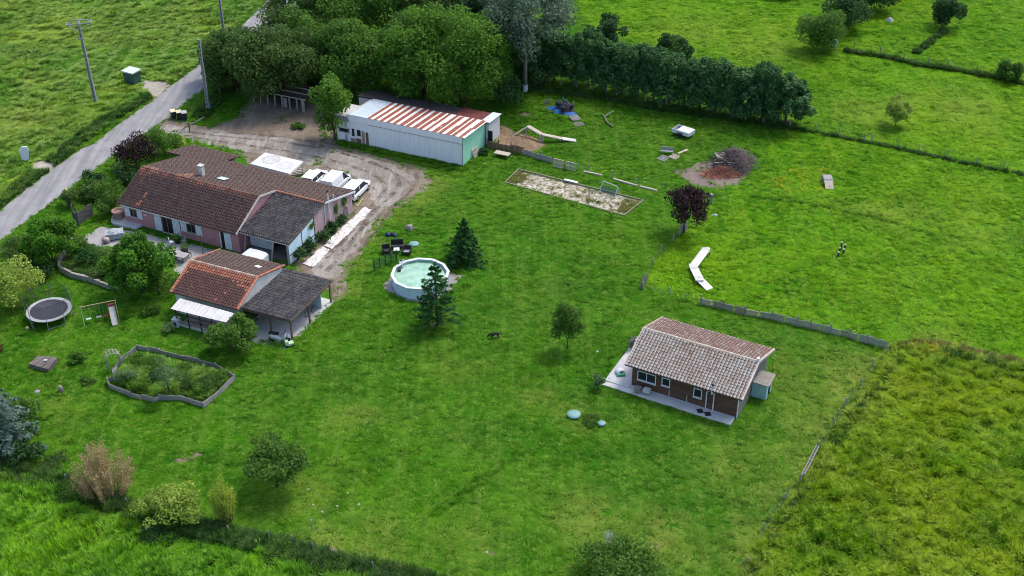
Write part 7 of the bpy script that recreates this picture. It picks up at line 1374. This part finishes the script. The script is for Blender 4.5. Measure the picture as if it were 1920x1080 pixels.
# things round the cabin
p = G(1163, 702); t = thing('turtle_sandpit', 'white and green plastic play shell on the cabin terrace', 'toy', (p.x, p.y, .2), .1); m = MB(); m.lathe([(.45, 0), (.48, .2), (.3, .35), (.1, .42)], 14); m.build('shell', m_white, t, True); m = MB(); m.obox((0, -.42, .1), (.75, .35, .2)); m.build('tray', plain('green_plastic', (.06, .42, .20), (.05, .32, .15)), t); m = MB(); m.obox((.05, -.3, .3), (.3, .2, .14), .4); m.build('figure', m_kio, t)
p = G(1188, 657); t = thing('drying_rack', 'black folding rack at the cabin gable', 'rack', (p.x, p.y, .2), .9)
for y in (0, .35): m = MB(); m.beam((-.45, y, 0), (-.45, y, 1.0), .04, .04); m.beam((.45, y, 0), (.45, y, 1.0), .04, .04); m.beam((-.45, y, 1.0), (.45, y, 1.0), .04, .04); m.build('side_frame', m_metal, t)
for z in (.3, .65, 1.0): m = MB(); m.box((-.44, .03, z - .03), (.44, .32, z)); m.build('shelf', m_metal, t)
for (px, py, w, mt, lab) in ((1196, 735, .55, m_wood, 'wooden planter box at the cabin wall'), (1212.5, 738.5, .6, m_offw, 'pale box on legs at the cabin wall')):
    p = G(px, py, .14); t = thing('planter_box', lab, 'planter', (p.x, p.y, .14), CA.a); m = MB(); m.box((-w / 2, -.25, .22), (w / 2, .25, .55)); m.build('box', mt, t)
    for x in (-.2, .2):
        for y in (-.2, .2): m = MB(); m.box((x - .03, y - .03, 0), (x + .03, y + .03, .219)); m.build('leg', m_wood, t)
for (px, py, lab) in ((1312.5, 771, 'black drain cover below the white pipe'), (1327, 776.5, 'black drain cover nearer the cabin corner')):
    p = G(px, py, .145); m = MB(); m.obox((0, 0, .03), (.5, .5, .06), CA.a + .7); tag(m.build('drain_cover', m_trim, None, False, (p.x, p.y, .142)), lab, 'cover')
# dog
p = G(928, 634); t = thing('black_dog', 'black dog sniffing the lawn near the young tree', 'dog', (p.x, p.y, 0), PI + .1)
def skin(name, nodes, edges, mat, parent):
    me = bpy.data.meshes.new(name); me.from_pydata([n[:3] for n in nodes], edges, []); o = link(name, me, parent); md = o.modifiers.new('skin', 'SKIN')
    for v, n in zip(me.skin_vertices[0].data, nodes): v.radius = (n[3], n[3])
    me.skin_vertices[0].data[0].use_root = True; sb = o.modifiers.new('sub', 'SUBSURF'); sb.levels = sb.render_levels = 1; me.materials.append(mat); return o
N_ = [(-.28, 0, .52, .13), (0, 0, .53, .14), (.28, 0, .53, .16), (.46, 0, .50, .10), (.60, 0, .34, .09), (.76, 0, .24, .06), (-.45, 0, .56, .05), (-.66, 0, .44, .03), (.27, .11, .34, .06), (.27, .12, .17, .04), (.31, .12, .03, .045), (.27, -.11, .34, .06), (.33, -.12, .17, .04), (.37, -.12, .03, .045), (-.28, .11, .36, .08), (-.38, .12, .2, .04), (-.32, .12, .03, .045), (-.28, -.11, .36, .08), (-.34, -.12, .2, .04), (-.28, -.12, .03, .045)]
skin('body', N_, [(0, 1), (1, 2), (2, 3), (3, 4), (4, 5), (0, 6), (6, 7), (2, 8), (8, 9), (9, 10), (2, 11), (11, 12), (12, 13), (0, 14), (14, 15), (15, 16), (0, 17), (17, 18), (18, 19)], plain('black_fur', (.012, .011, .011), (.02, .018, .016), 6, .7, .3, 40), t)
for s in (-1, 1): m = MB(); m.add([(.56, s * .07, .42), (.64, s * .09, .36), (.58, s * .15, .30)], [(0, 1, 2)]); m.build('ear', bpy.data.materials['black_fur'], t)
